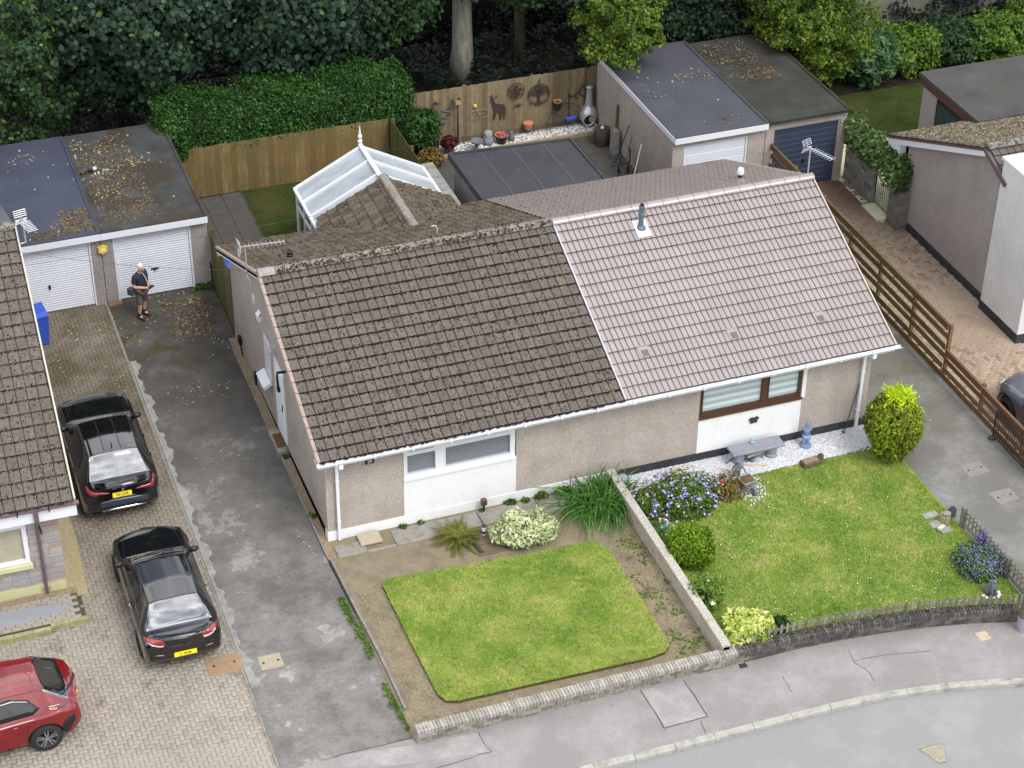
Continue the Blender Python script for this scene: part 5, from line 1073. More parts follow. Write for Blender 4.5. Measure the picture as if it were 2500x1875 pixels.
# ================================================================== CARS (lofted bodies)
def paintmat(name, c, flake=.0, rough=.16, metal=.0):
    t = NT(name); t.col(t.ramp(t.noise(2, 4), [(.3, (c[0]*.9, c[1]*.9, c[2]*.9, 1)), (.7, (c[0]*1.1, c[1]*1.1, c[2]*1.1, 1))])); t.set(rough=rough, metal=metal, coat=1.0, coatr=.015, spec=.3); t.b.inputs['Coat IOR'].default_value = 1.55; return t.m
M_pblack = paintmat('black_car_paint', C(14,14,17,1)); M_pred = paintmat('red_car_paint', C(140,10,18,.6), metal=.1, rough=.3); M_pred.node_tree.nodes['Principled BSDF'].inputs['Coat IOR'].default_value = 1.55; M_pgrey = paintmat('grey_car_paint', C(104,104,114,.8), metal=.6, rough=.32)
t = NT('car_glass'); t.col(C(18,22,24,1)); t.set(rough=.02, spec=1.0, coat=1, coatr=.01); t.b.inputs['Coat IOR'].default_value = 2.7; M_cglass = t.m
t = NT('side_glass'); t.col(C(20,24,24,1)); t.set(rough=.04, spec=.6); M_cglass2 = t.m
t = NT('tail_lamp'); t.col(C(168,26,24,.7)); t.set(rough=.12, spec=.7, coat=1); M_tail = t.m
t = NT('tail_lamp_dark'); t.col(C(70,14,16,.9)); t.set(rough=.1, spec=.7, coat=1); M_taild = t.m
t = NT('amber_lamp'); t.col(C(214,110,50,.9)); t.set(rough=.12, coat=1); M_amber = t.m
t = NT('lamp_clear'); t.col(C(206,196,196,.9)); t.set(rough=.1, coat=1); M_clear = t.m
M_tyre = plain('tyre_rubber', C(30,30,32,1), .85, .15, 20); M_trim = plain('black_trim', C(20,20,22,1), .5, .1); M_well = plain('wheel_well', C(8,8,9,1), .95)
M_chrome = plain('chrome', C(220,222,226,.9), .12, .02, metal=1.0); M_rimd = plain('dark_alloy', C(40,41,44,1), .35, .08, metal=.7); M_rims = plain('silver_alloy', C(190,190,194,.85), .28, .05, metal=.9)
M_ply = plain('plate_yellow', C(244,214,32,.9), .45, .03); M_txt = plain('plate_text', C(18,18,18,1), .6, .02)
def cr(P, n):
    """Catmull-Rom resample of rows P (k,d) -> n per span"""
    P = np.asarray(P, float); k = len(P); out = []
    for i in range(k-1):
        p0, p1, p2, p3 = P[max(i-1, 0)], P[i], P[i+1], P[min(i+2, k-1)]
        for j in range(n):
            t = j/n; out.append(.5*((2*p1)+(-p0+p2)*t+(2*p0-5*p1+4*p2-p3)*t*t+(-p0+3*p1-3*p2+p3)*t**3))
    out.append(P[-1]); return np.array(out)
def smooth_interp(s, xs, ys, w=.09):
    g = np.linspace(-w, w, 9); ker = np.cos(g/w*PI/2)**2; ker /= ker.sum()
    return sum(k*np.interp(s+d, xs, ys) for k, d in zip(ker, g))
class Car:
    """spec: L, keys for half width W, bottom zb, shoulder zs, top zt (bonnet/boot), cabin weight c, roof height zr, roof half width wr"""
    def __init__(s, name, label, loc, rot, spec, paint, wheels, R, rimmat, group=None):
        s.t = thing(name, label, 'car', loc, rot, group); s.L = spec['L']; s.paint = paint; sp = spec
        ss = np.unique(np.concatenate([np.linspace(0, s.L, 74), *[np.linspace(w-R-.09, w+R+.09, 25) for w in wheels], [sp['rg'][0], sp['rg'][1], sp['ws'][0], sp['ws'][1], *sp['sg']]])); ss = ss[(ss >= 0) & (ss <= s.L)]
        f = lambda k, w=.09: smooth_interp(ss, [a for a, _ in sp[k]], [b for _, b in sp[k]], w)
        W, zb, zs, zt, zr, wr = f('W', .07), f('zb'), f('zs'), f('zt', .12), f('zr', .15), f('wr', .15); c = np.clip(f('c', .04), 0, 1)
        rings = []
        for i, y in enumerate(ss):
            H = [(.72*W[i], zb[i]), (.95*W[i], zb[i]+.02), (.985*W[i], zb[i]+.14), (W[i], .5*(zb[i]+zs[i])+.05), (.985*W[i], zs[i]-.07), (.93*W[i], zs[i]+.01), (.83*W[i], zt[i]-.035), (.66*W[i], zt[i]-.012), (.36*W[i], zt[i]), (0, zt[i]+.006)]
            K = H[:4]+[(.985*W[i], zs[i]-.07), (.925*W[i], zs[i]+.01), (wr[i], zr[i]-.075), (wr[i]-.05, zr[i]-.03), (.55*wr[i], zr[i]), (0, zr[i]+.012)]
            r = np.array(H)*(1-c[i])+np.array(K)*c[i]
            for w in wheels:
                Ra = R+.055; dy = abs(y-w)
                if dy < Ra: za = R+math.sqrt(Ra*Ra-dy*dy)-.0; r[0, 1] = max(r[0, 1], za); r[1, 1] = max(r[1, 1], za); r[2, 1] = max(r[2, 1], za+.012); r[3, 1] = max(r[3, 1], za+.05); r[4, 1] = max(r[4, 1], za+.09)
                elif dy < Ra+.08: r[1, 0] += .0
            rings.append(cr(r, 4))
        rings = np.array(rings); nS, nR, _ = rings.shape; s.ss = ss; s.nR = nR
        # plan rounding of the ends
        X = rings[..., 0]; Z = rings[..., 1]; Y = np.repeat(ss[:, None], nR, 1).copy()
        lv = np.linspace(0, 9, nR)[None]
        rk = np.interp(lv, [0, 1, 2, 3, 4, 5, 6, 9], sp['rear']); fk = np.interp(lv, [0, 1, 2, 3, 4, 5, 6, 9], sp['front'])
        Y += rk*np.clip(1-ss[:, None]/.55, 0, 1)**1.5; Y -= fk*np.clip(1-(s.L-ss[:, None])/.6, 0, 1)**1.5
        bul = lambda x: (np.abs(x)/np.max(X))**2.2
        Y += sp.get('rb', .12)*bul(X)*np.clip(1-ss[:, None]/.7, 0, 1)**1.6; Y -= sp.get('fb', .34)*bul(X)*np.clip(1-(s.L-ss[:, None])/1.0, 0, 1)**1.6
        s.G = np.stack([X, Y, Z], 2)
        full = np.concatenate([s.G, (s.G*np.array([-1, 1, 1]))[:, ::-1][:, 1:]], 1); n2 = full.shape[1]
        V = full.reshape(-1, 3); cells = {}
        for i in range(nS-1):
            ym = (ss[i]+ss[i+1])/2
            for j in range(n2-1):
                jj = j if j < nR-1 else 2*(nR-1)-1-j; l = (jj+.5)/4
                reg = 'body'
                if sp['ws'][0] < ym < sp['ws'][1] and l > 6.05: reg = 'windscreen'
                elif sp['rg'][0] < ym < sp['rg'][1] and l > 6.05 and (not sp.get('rglow') or l > 6.6): reg = 'rear_window'
                elif False:
                    fr_ = 1.0; reg = 'side_window_right' if j < nR-1 else 'side_window_left'
                    # window line rises towards the tail
                    tl = sp.get('taper', .75)
                    if ym < sp['sg'][0]+tl and l < 5.15+.8*(1-(ym-sp['sg'][0])/tl)*.75: reg = 'body'
                cells.setdefault(reg, []).append((i*n2+j, (i+1)*n2+j, (i+1)*n2+j+1, i*n2+j+1))
        s.V = V; allf = [f for v in cells.values() for f in v]
        # end caps
        caps = []
        for idx, sg in ((0, 1), (nS-1, -1)):
            base = [tuple(p) for p in s.G[idx]]; rows = []
            for x, y, z in base:
                rows.append([(x*u, y-sg*(sp.get('rcap', .05) if idx == 0 else .05)*(1-u*u), z) for u in np.linspace(1, -1, 13)])
            rows = np.array(rows); o = len(V); V = np.concatenate([V, rows.reshape(-1, 3)])
            for a in range(nR-1):
                for b in range(12):
                    q4 = (o+a*13+b, o+a*13+b+1, o+(a+1)*13+b+1, o+(a+1)*13+b); caps.append(q4 if sg < 0 else q4[::-1])
        s.V = V; cells['body'] += caps; allf += caps
        bm_ = bmesh.new(); bv = [bm_.verts.new(v) for v in V]; bm_.verts.index_update()
        s.bvh = BVHTree.FromPolygons([tuple(v) for v in V], [tuple(f) for f in allf]); bm_.free()
        for reg, fs in cells.items():
            used = sorted({a for f in fs for a in f}); mp = {a: k for k, a in enumerate(used)}
            me = bpy.data.meshes.new(reg); me.from_pydata([tuple(V[a]) for a in used], [], [tuple(mp[a] for a in f) for f in fs]); me.update()
            me.polygons.foreach_set('use_smooth', [True]*len(fs)); bmx = bmesh.new(); bmx.from_mesh(me)
            bmesh.ops.remove_doubles(bmx, verts=bmx.verts, dist=.0008); bmesh.ops.recalc_face_normals(bmx, faces=bmx.faces); bmx.to_mesh(me); bmx.free()
            nm = 'body' if reg == 'body' else ('side_window' if reg.startswith('side') else reg)
            o = link(nm, me, s.paint if reg == 'body' else M_cglass, s.t)
            if reg == 'body':
                s.body = o
                try: o.modifiers.new('e', 'EDGE_SPLIT').split_angle = math.radians(50)
                except Exception: pass
        part('underbody', MB().box(-.7*np.max(X), .7*np.max(X), .35, s.L-.4, .2, .5), M_well, s.t)
        s.W = float(np.max(X))
        for w in wheels:
            for sg in (-1, 1): s.wheel(sg*(s.W-.115), w, R, sg, rimmat)
        s.M = Matrix.Translation(Vector(loc))@Matrix.Rotation(rot, 4, 'Z'); s.Mi = s.M.inverted()
    def wheel(s, x, y, R, sg, rimmat, w=.22):
        pr = [(R*.66, -w/2), (R*.93, -w/2), (R, -w/2+.03), (R, w/2-.03), (R*.93, w/2), (R*.66, w/2)]
        m = MB(); n = 36; vs = []; fs = []
        for r, u in pr:
            for i in range(n): a = 2*PI*i/n; vs.append((x+sg*u, y+r*math.cos(a), R+r*math.sin(a)))
        for k in range(len(pr)-1):
            for i in range(n): j = (i+1) % n; fs.append((k*n+i, k*n+j, k*n+n+j, k*n+n+i))
        m.add(vs, fs); wo = part('wheel', m, M_tyre, s.t, smooth=True)
        m = MB(); k = 30; xr = x+sg*(w/2-.02); rim = R*.68
        for r0, r1, xa, xb in ((rim, rim*.93, xr+sg*.012, xr),):
            vs = []; fs = []
            for r, xx in ((r0, xa), (r1, xa), (r1, xr-sg*.08)):
                for i in range(k): a = 2*PI*i/k; vs.append((xx, y+r*math.cos(a), R+r*math.sin(a)))
            for q_ in range(2):
                for i in range(k): j = (i+1) % k; fs.append((q_*k+i, q_*k+j, q_*k+k+j, q_*k+k+i))
            m.add(vs, fs)
        for i in range(5):
            for dv in (-.16, .16):
                a = 2*PI*i/5+.3; a1 = a+dv; p0 = Vector((xr, y+math.cos(a)*rim*.16, R+math.sin(a)*rim*.16)); p1 = Vector((xr+sg*.008, y+math.cos(a1)*rim*.95, R+math.sin(a1)*rim*.95)); pm = Vector((xr, y+math.cos(a+dv*1.5)*rim*.55, R+math.sin(a+dv*1.5)*rim*.55))
                m.obox(p0, pm, .03, .03, up=(1, 0, 0)).obox(pm, p1, .026, .03, up=(1, 0, 0))
        m.cyl((xr-sg*.02, y, R), (xr+sg*.006, y, R), .055, .05, 12); part('rim', m, rimmat, wo)
        m = MB(); m.cyl((xr-sg*.09, y, R), (xr-sg*.07, y, R), rim*.93, rim*.93, 24); part('brake_disc', m, M_trim, wo)
    def hit(s, px, py, eps=.0):
        d = FW+RT*(px-1250)/F_PX+UP*(937.5-py)/F_PX
        o = s.Mi@Vector(CAM); dd = (s.Mi.to_3x3()@Vector(d)).normalized()
        h = s.bvh.ray_cast(o, dd)
        if h[0] is None: return None
        nrm = h[1] if h[1].dot(dd) < 0 else -h[1]
        return h[0]+nrm*eps, nrm
    def hitl(s, o, d, eps=0):
        h = s.bvh.ray_cast(Vector(o), Vector(d).normalized())
        if h[0] is None: return None
        nrm = h[1] if h[1].dot(Vector(d)) < 0 else -h[1]
        return h[0]+nrm*eps, nrm
    def decal(s, name, pts, mat, fn, eps=.012, parent=None, cuts=3, label=None):
        """patch laid on the body: pts are 2D, fn(a,b) -> (point, normal) on the body"""
        bm = bmesh.new(); vs = [bm.verts.new((a, b, 0)) for a, b in pts]; f = bm.faces.new(vs); bmesh.ops.triangulate(bm, faces=[f]); bmesh.ops.subdivide_edges(bm, edges=bm.edges, cuts=cuts, use_grid_fill=True)
        bad = []
        bnd = {v for e in bm.edges if e.is_boundary for v in e.verts}; low = {}
        for v in bm.verts:
            h = fn(v.co.x, v.co.y)
            if h is None: bad.append(v); continue
            v.co = h[0]+h[1]*eps; low[v] = h[0]-h[1]*.01
        bmesh.ops.delete(bm, geom=bad, context='VERTS')
        be = [e for e in bm.edges if e.is_boundary]; new = {}
        for e in be:
            for v in e.verts:
                if v not in new: new[v] = bm.verts.new(low[v])
        for e in be:
            a, b = e.verts
            try: bm.faces.new((a, b, new[b], new[a]))
            except ValueError: pass
        bmesh.ops.recalc_face_normals(bm, faces=bm.faces); me = bpy.data.meshes.new(name); bm.to_mesh(me); bm.free()
        me.polygons.foreach_set('use_smooth', [True]*len(me.polygons)); o = link(name, me, mat, parent or s.t)
        if label: o['label'] = label
        return o
    def dpx(s, name, pts, mat, crop, eps=.012, **k):
        x0, y0, kk = crop; return s.decal(name, [(x0+a*kk, y0+b*kk) for a, b in pts], mat, lambda a, b: s.hit(a, b), eps, **k)
    def rear(s, name, pts, mat, eps=.012, **k):      # pts (x,z) seen from straight behind
        return s.decal(name, pts, mat, lambda a, b: s.hitl((a, -2, b), (0, 1, 0)), eps, **k)
    def top(s, name, pts, mat, eps=.006, **k):
        return s.decal(name, pts, mat, lambda a, b: s.hitl((a, b, 4), (0, 0, -1)), eps, **k)
    def side(s, name, pts, mat, sg, eps=.006, **k):  # pts (y,z)
        return s.decal(name, pts, mat, lambda a, b: s.hitl((sg*3, a, b), (-sg, 0, 0)), eps, **k)
    def front(s, name, pts, mat, eps=.012, **k):
        return s.decal(name, pts, mat, lambda a, b: s.hitl((a, s.L+2, b), (0, -1, 0)), eps, **k)
    def mirrors(s, y, z, mat):
        for sg in (-1, 1):
            m = MB(); w = s.W*.86; m.ball((sg*(w+.1), y, z), (.115, .075, .075), 12); m.obox((sg*(w-.06), y+.02, z-.06), (sg*(w+.05), y, z-.03), .06, .04); part('wing_mirror', m, mat, s.t, smooth=True)
    def plate(s, text, z, w=.5, h=.112, tilt=.22, size=.085, y=None):
        p = s.hitl((0, -2, z), (0, 1, 0)); y = p[0].y-.02 if y is None else y
        m = MB(); m.box(-w/2, w/2, -.008, .004, -h/2, h/2); o = part('number_plate', m, M_ply, s.t); o.location = (0, y, z); o.rotation_euler = (-tilt, 0, 0)
        lettering('plate_lettering', text, size, M_txt, o, (0, -.012, 0), (PI/2, 0, 0)); return o
    def lines(s, pts, fn, w=.008, name='panel_gap', mat=None):
        m = MB(); P = []
        for i in range(len(pts)-1):
            for k in range(8): t_ = k/8; P.append((pts[i][0]*(1-t_)+pts[i+1][0]*t_, pts[i][1]*(1-t_)+pts[i+1][1]*t_))
        P.append(pts[-1]); Q = [fn(*p) for p in P]; Q = [h for h in Q if h]
        for i in range(len(Q)-1):
            a, b = Q[i], Q[i+1]
            if (b[0]-a[0]).length > .4 or (b[0]-a[0]).length < 1e-4: continue
            d = (b[0]-a[0]).normalized(); r = d.cross(a[1]).normalized()*w/2; m.add([a[0]-r+a[1]*.002, a[0]+r+a[1]*.002, b[0]+r+b[1]*.002, b[0]-r+b[1]*.002], [(0, 1, 2, 3)])
        if m.v: return part(name, m, mat or M_trim, s.t)
    def handles(s, spots, mat):
        for y, z in spots:
            for sg in (-1, 1):
                h = s.hitl((sg*3, y, z), (-sg, 0, 0))
                if h: m = MB(); m.ball((h[0].x+sg*.018, y, z), (.018, .1, .018), 8); part('door_handle', m, mat, s.t, smooth=True)

X6 = dict(L=4.62, W=[(0, .84), (.1, .9), (.3, .945), (.7, .96), (1.6, .94), (3.2, .94), (3.8, .95), (4.2, .92), (4.45, .85), (4.62, .74)], zb=[(0, .42), (.25, .3), (4.2, .25), (4.62, .3)],
    zs=[(0, .98), (.5, 1.06), (1.2, 1.05), (3.0, 1.02), (3.6, .98), (4.3, .88), (4.62, .72)], zt=[(0, 1.1), (.25, 1.16), (.5, 1.2), (2.9, 1.12), (3.3, 1.1), (3.9, 1.04), (4.35, .94), (4.62, .74)],
    c=[(0, 0), (.12, .0), (.3, .12), (.84, 1), (2.25, 1), (2.98, .06), (3.1, 0), (4.62, 0)], zr=[(0, 1.4), (.84, 1.58), (1.5, 1.64), (2.2, 1.62), (3, 1.5)], wr=[(0, .6), (.9, .61), (2.2, .62), (3, .68)],
    rg=(.30, .84), ws=(2.22, 3.02), sg=(.75, 2.85), taper=1.0, rear=[.10, .04, .0, .0, .03, .05, .06, .04], front=[.16, .08, .02, 0, .02, .05, .08, .1], rb=.14, fb=.36)
XA = Car('suv', 'glossy black coupe-backed SUV parked nearest the white garage door', (-4.42, 2.27, 0), 0, X6, M_pblack, (.88, 3.72), .365, M_rimd)
ck = (100, 930, 320/1561)
XA.dpx('tail_light', [(525,1252),(545,1262),(585,1320),(660,1342),(730,1336),(820,1336),(760,1356),(690,1362),(640,1380),(585,1368),(545,1330)], M_tail, ck)
XA.dpx('tail_light', [(1330,1095),(1348,1110),(1352,1200),(1330,1240),(1290,1255),(1230,1268),(1120,1280),(1190,1250),(1262,1232),(1305,1215),(1325,1170)], M_tail, ck)
XA.dpx('tail_trim', [(545,1262),(590,1300),(640,1325),(800,1330),(660,1340),(590,1325)], M_trim, ck, .01); XA.dpx('bumper_panel', [(700,1455),(830,1420),(1278,1340),(1282,1400),(720,1515)], plain('satin_bumper', C(52,56,72,.9), .3, .05, coat=.5), ck, .02)
XA.dpx('bumper_trim', [(735,1545),(1265,1438),(1268,1450),(738,1556)], M_chrome, ck, .025); XA.dpx('boot_handle', [(822,1415),(900,1385),(1135,1345),(1140,1360),(1050,1382)], plain('satin_bumper', C(52,56,72,.9)), ck, .012)
XA.dpx('badge', [(955,1285),(968,1272),(985,1274),(992,1288),(980,1302),(962,1302)], M_chrome, ck, .012, cuts=1)
for sg in (-1, 1): XA.side('side_window', [(.98, 1.13), (1.3, 1.08), (2.72, 1.06), (2.84, 1.1), (2.22, 1.5), (1.5, 1.53), (1.08, 1.36)], M_cglass2, sg, .004)
XA.plate('X6 JGB', .87, .46, .115, .25, .1); XA.mirrors(2.78, 1.12, M_trim)
XA.rear('spoiler', [(-.62, 1.10), (.62, 1.10), (.6, 1.15), (-.6, 1.15)], M_pblack, .05)
m = MB(); m.add([(-.02, 1.0, 1.6), (.02, 1.0, 1.6), (.0, 1.22, 1.645), (-.008, .99, 1.7), (.008, .99, 1.7)], [(0, 3, 2), (1, 2, 4), (3, 4, 2), (0, 1, 4, 3)]); part('roof_fin', m, M_pblack, XA.t)
for x in (-.2, .2): XA.lines([(x, .9), (x, 2.15)], lambda a, b: XA.hitl((a, b, 4), (0, 0, -1)), .02, 'roof_rib')
for y in (1.05, 1.95, 3.0): XA.lines([(y, .35), (y-.02, .98)], lambda a, b: XA.hitl((3, a, b), (-1, 0, 0))), XA.lines([(y, .35), (y-.02, .98)], lambda a, b: XA.hitl((-3, a, b), (1, 0, 0)))
XA.handles(((1.3, .93), (2.15, .91)), M_pblack); XA.lines([(-.72, 3.05), (-.66, 3.9), (-.4, 4.3), (.4, 4.3), (.66, 3.9), (.72, 3.05)], lambda a, b: XA.hitl((a, b, 4), (0, 0, -1)), .01)
CC = dict(L=4.58, W=[(0, .78), (.1, .85), (.3, .88), (.8, .90), (1.6, .87), (3.2, .87), (3.8, .885), (4.2, .85), (4.42, .78), (4.58, .66)], zb=[(0, .34), (.25, .26), (4.2, .2), (4.58, .24)],
    zs=[(0, .86), (.5, .93), (1.2, .92), (3.0, .88), (3.6, .84), (4.3, .76), (4.58, .6)], zt=[(0, 1.0), (.2, 1.05), (.5, 1.03), (2.9, .98), (3.2, .96), (3.9, .9), (4.3, .82), (4.58, .62)],
    c=[(0, 0), (.42, .0), (.5, .06), (1.02, 1), (2.45, 1), (3.15, .05), (3.25, 0), (4.58, 0)], zr=[(0, 1.1), (1.0, 1.33), (1.6, 1.385), (2.45, 1.37), (3.2, 1.2)], wr=[(0, .58), (1.0, .57), (2.4, .58), (3.1, .62)],
    rg=(.46, 1.02), ws=(2.42, 3.2), sg=(.85, 3.0), taper=.8, rear=[.10, .05, .0, .0, .02, .03, .04, .03], front=[.16, .08, .02, 0, .02, .05, .08, .1], rb=.14, fb=.38)
XB = Car('coupe', 'glossy black two-door coupe parked at the foot of the paved drive', (-4.16, -3.34, 0), 0, CC, M_pblack, (.93, 3.62), .335, M_rimd)
ck = (230, 1260, 330/1441)
XB.dpx('tail_light', [(520,1290),(545,1288),(620,1312),(720,1335),(760,1358),(745,1385),(700,1395),(620,1375),(555,1340)], M_tail, ck); XB.dpx('tail_light', [(1140,1250),(1170,1230),(1250,1170),(1285,1120),(1300,1140),(1295,1190),(1260,1240),(1210,1270),(1160,1285)], M_tail, ck)
XB.dpx('lamp_strip', [(560,1345),(620,1372),(700,1388),(742,1380),(738,1390),(700,1398),(615,1384)], M_clear, ck, .018); XB.dpx('lamp_strip', [(1165,1272),(1215,1255),(1262,1225),(1290,1185),(1292,1196),(1262,1240),(1212,1272),(1165,1286)], M_clear, ck, .018)
XB.dpx('reflector', [(640,1490),(765,1482),(762,1494),(640,1500)], M_taild, ck, .01); XB.dpx('reflector', [(1180,1380),(1275,1345),(1280,1355),(1182,1392)], M_taild, ck, .01)
XB.dpx('exhaust_tip', [(672,1582),(700,1568),(800,1562),(795,1576),(730,1590),(676,1592)], M_chrome, ck, .03); XB.dpx('exhaust_tip', [(1165,1482),(1200,1462),(1268,1440),(1265,1455),(1210,1478),(1168,1486)], M_chrome, ck, .03)
XB.dpx('boot_recess', [(680,1300),(1140,1215),(1180,1235),(1140,1300),(1000,1370),(800,1410),(740,1400),(760,1350)], plain('gloss_black', C(10,10,12,1), .12, .02, coat=.8), ck, .004); XB.dpx('badge', [(946,1340),(960,1330),(972,1340),(970,1355),(955,1362),(944,1352)], M_rimd, ck, .014, cuts=1)
XB.dpx('boot_spoiler', [(632,1276),(800,1262),(1000,1222),(1212,1142),(1214,1152),(1000,1235),(800,1274),(634,1286)], M_pblack, ck, .03)
for sg in (-1, 1): XB.side('side_window', [(1.0, 1.0), (1.4, .94), (2.95, .91), (3.02, .95), (2.42, 1.25), (1.7, 1.29), (1.15, 1.17)], M_cglass2, sg, .004)
XB.plate('J1 XHB', .55, .5, .112, .1, .082); XB.mirrors(2.93, 1.0, M_trim)
for y in (1.55, 3.05): XB.lines([(y, .3), (y-.04, .9)], lambda a, b: XB.hitl((3, a, b), (-1, 0, 0))), XB.lines([(y, .3), (y-.04, .9)], lambda a, b: XB.hitl((-3, a, b), (1, 0, 0)))
XB.lines([(-.5, 1.03), (.5, 1.03)], lambda a, b: XB.hitl((a, b, 4), (0, 0, -1)), .02); XB.handles(((1.75, .8),), M_chrome)
XB.lines([(-.68, 3.2), (-.6, 3.9), (-.38, 4.25), (.38, 4.25), (.6, 3.9), (.68, 3.2)], lambda a, b: XB.hitl((a, b, 4), (0, 0, -1)), .01)
for sg in (-1, 1): XB.lines([(sg*.56, 1.05), (sg*.57, 2.4)], lambda a, b: XB.hitl((a, b, 4), (0, 0, -1)), .012, 'roof_seam')
X2 = dict(L=4.4, W=[(0, .76), (.1, .83), (.3, .88), (.7, .905), (1.6, .88), (3.0, .88), (3.6, .89), (4.0, .86), (4.4, .72)], zb=[(0, .42), (.25, .3), (4.0, .25), (4.4, .3)],
    zs=[(0, .92), (.5, 1.0), (1.2, .99), (2.9, .95), (3.5, .92), (4.1, .84), (4.4, .7)], zt=[(0, 1.05), (.2, 1.1), (.5, 1.12), (2.8, 1.06), (3.1, 1.04), (3.7, .98), (4.1, .9), (4.4, .72)],
    c=[(0, 0), (.12, 0), (.26, .12), (.78, 1), (2.2, 1), (2.88, .06), (3.0, 0), (4.4, 0)], zr=[(0, 1.3), (.75, 1.47), (1.4, 1.53), (2.2, 1.52), (3, 1.4)], wr=[(0, .55), (.8, .57), (2.2, .58), (3, .62)],
    rg=(.24, .78), ws=(2.18, 2.95), sg=(.9, 2.8), taper=.45, rear=[.10, .04, .0, .0, .04, .06, .06, .03], front=[.16, .08, .02, 0, .02, .05, .08, .1], rb=.14, fb=.36)
XR_ = Car('suv', 'red coupe-backed SUV entering the frame at the lower left corner', (-6.62, -3.78, 0), math.radians(94), X2, M_pred, (.88, 3.5), .345, M_rims)
ck = (0, 1560, 220/1217)
XR_.dpx('tail_light', [(625,925),(650,905),(720,890),(810,865),(880,850),(905,845),(900,880),(870,905),(800,935),(770,965),(680,968),(645,955)], M_taild, ck); XR_.dpx('tail_light_strip', [(655,935),(720,925),(785,930),(768,955),(690,962),(660,955)], M_amber, ck, .018)
XR_.dpx('bumper_insert', [(825,1265),(870,1120),(960,1010),(1015,1015),(1010,1080),(930,1230)], M_trim, ck, .02); XR_.dpx('spoiler', [(985,330),(1020,380),(1015,470),(960,620),(850,745),(800,765),(880,690),(950,560),(990,420)], M_trim, ck, .02)
XR_.side('door_gap', [(1.28, .4), (1.29, .4), (1.22, .97), (1.21, .97)], M_trim, -1, .004); XR_.side('door_gap', [(1.28, .4), (1.29, .4), (1.22, .97), (1.21, .97)], M_trim, 1, .004)
XR_.plate('', .78, .5, .11, .2) if False else None
p_ = XR_.hitl((0, -2, .74), (0, 1, 0)); m = MB(); m.box(-.26, .26, -.01, .004, -.056, .056); o_ = part('number_plate', m, M_ply, XR_.t); o_.location = (0, p_[0].y-.02, .74)
for sg in (-1, 1): XR_.side('side_window', [(.92, 1.12), (1.08, 1.03), (2.6, 1.0), (2.78, 1.03), (2.2, 1.4), (1.5, 1.43), (1.12, 1.33)], M_cglass2, sg, .004)
XR_.handles(((1.5, .88), (2.3, .86)), M_pred); m = MB(); m.ball((0, .95, 1.49), (.05, .1, .035), 10); part('roof_fin', m, M_pred, XR_.t, smooth=True); XR_.mirrors(2.6, 1.05, M_trim)
XR_.lines([(-.5, .95), (.5, .95)], lambda a, b: XR_.hitl((a, b, 4), (0, 0, -1)), .008); [XR_.lines([(sg*.56, .8), (sg*.56, 2.2)], lambda a, b: XR_.hitl((a, b, 4), (0, 0, -1)), .012, 'roof_seam') for sg in (-1, 1)]
G4 = dict(X2); G4['zt'] = [(a, b+.02) for a, b in X2['zt']]
XG = Car('suv', 'metallic grey SUV nosing in from the right edge behind brown fence', (18.82, -4.5, 0), 0, G4, M_pgrey, (.88, 3.42), .36, M_rimd)
for sg in (-1, 1): XG.front('headlight', [(sg*.45, .72), (sg*.72, .74), (sg*.76, .84), (sg*.5, .8)], M_clear, .012)
for sg in (-1, 1): XG.side('side_window', [(.92, 1.12), (1.08, 1.03), (2.6, 1.0), (2.78, 1.03), (2.2, 1.4), (1.5, 1.43), (1.12, 1.33)], M_cglass2, sg, .004)
XG.mirrors(2.6, 1.08, M_trim)
for w in (.88, 3.42):
    for sg in (-1, 1): XG.side('wheel_arch_trim', [(w+math.cos(a)*.43, .36+math.sin(a)*.43) for a in np.linspace(0, PI, 12)]+[(w+math.cos(a)*.49, .36+math.sin(a)*.49) for a in np.linspace(PI, 0, 12)], M_trim, sg, .01, cuts=0)
# ================================================================== PLANTS
def leafmat(name, stops, rough=.6, trans=.25, spec=.18):
    t = NT(name); c = t.ramp(t.isl(), stops); c = t.mix(t.ramp(t.noise(1.5, 4, .6), [(.38, .6), (.58, 0)]), c, stops[0][1]); c = t.mix(t.ramp(t.noise(1.1, 3, .6), [(.55, 0), (.7, .4)]), c, stops[-2][1]); t.col(c); t.set(rough=rough, spec=spec)
    tr = t.new('ShaderNodeBsdfTranslucent'); t.link(c, tr.inputs['Color']); mxs = t.new('ShaderNodeMixShader'); mxs.inputs[0].default_value = trans
    out = t.n['Material Output']; t.link(t.b.outputs[0], mxs.inputs[1]); t.link(tr.outputs[0], mxs.inputs[2]); t.link(mxs.outputs[0], out.inputs['Surface']); return t.m
def bark(name, a, b):
    t = NT(name); c = t.ramp(t.noise(5, 6, .65, stretch=(2, 2, .35)), [(.3, a), (.7, b)]); c = t.mix(t.ramp(t.noise(1.4, 4), [(.5, 0), (.7, .5)]), c, C(92,98,84,.7)); t.col(c); t.set(rough=.95, spec=.1); t.bump(t.noise(11, 5, .7, stretch=(2, 2, .3)), .8, .03); return t.m
M_barkg = bark('grey_bark', C(122,118,108,.75), C(168,162,150,.8)); M_barkd = bark('dark_bark', C(66,58,50,.7), C(98,88,76,.7)); M_stem = plain('plant_stem', C(96,82,54,.7), .9, .2)
M_syc = leafmat('sycamore_leaf', [(0, C(42,62,48,.6)), (.5, C(56,82,62,.64)), (.95, C(72,100,72,.68)), (1, C(120,140,70,.8))], .45)
M_mid = leafmat('midgreen_leaf', [(0, C(40,66,38,.6)), (.5, C(58,88,48,.64)), (.95, C(80,112,60,.7)), (1, C(150,160,70,.8))], .45)
M_yel = leafmat('yellowgreen_leaf', [(0, C(60,86,30,.7)), (.4, C(90,118,40,.8)), (.8, C(122,146,48,.88)), (1, C(150,158,62,.9))], .5, .4)
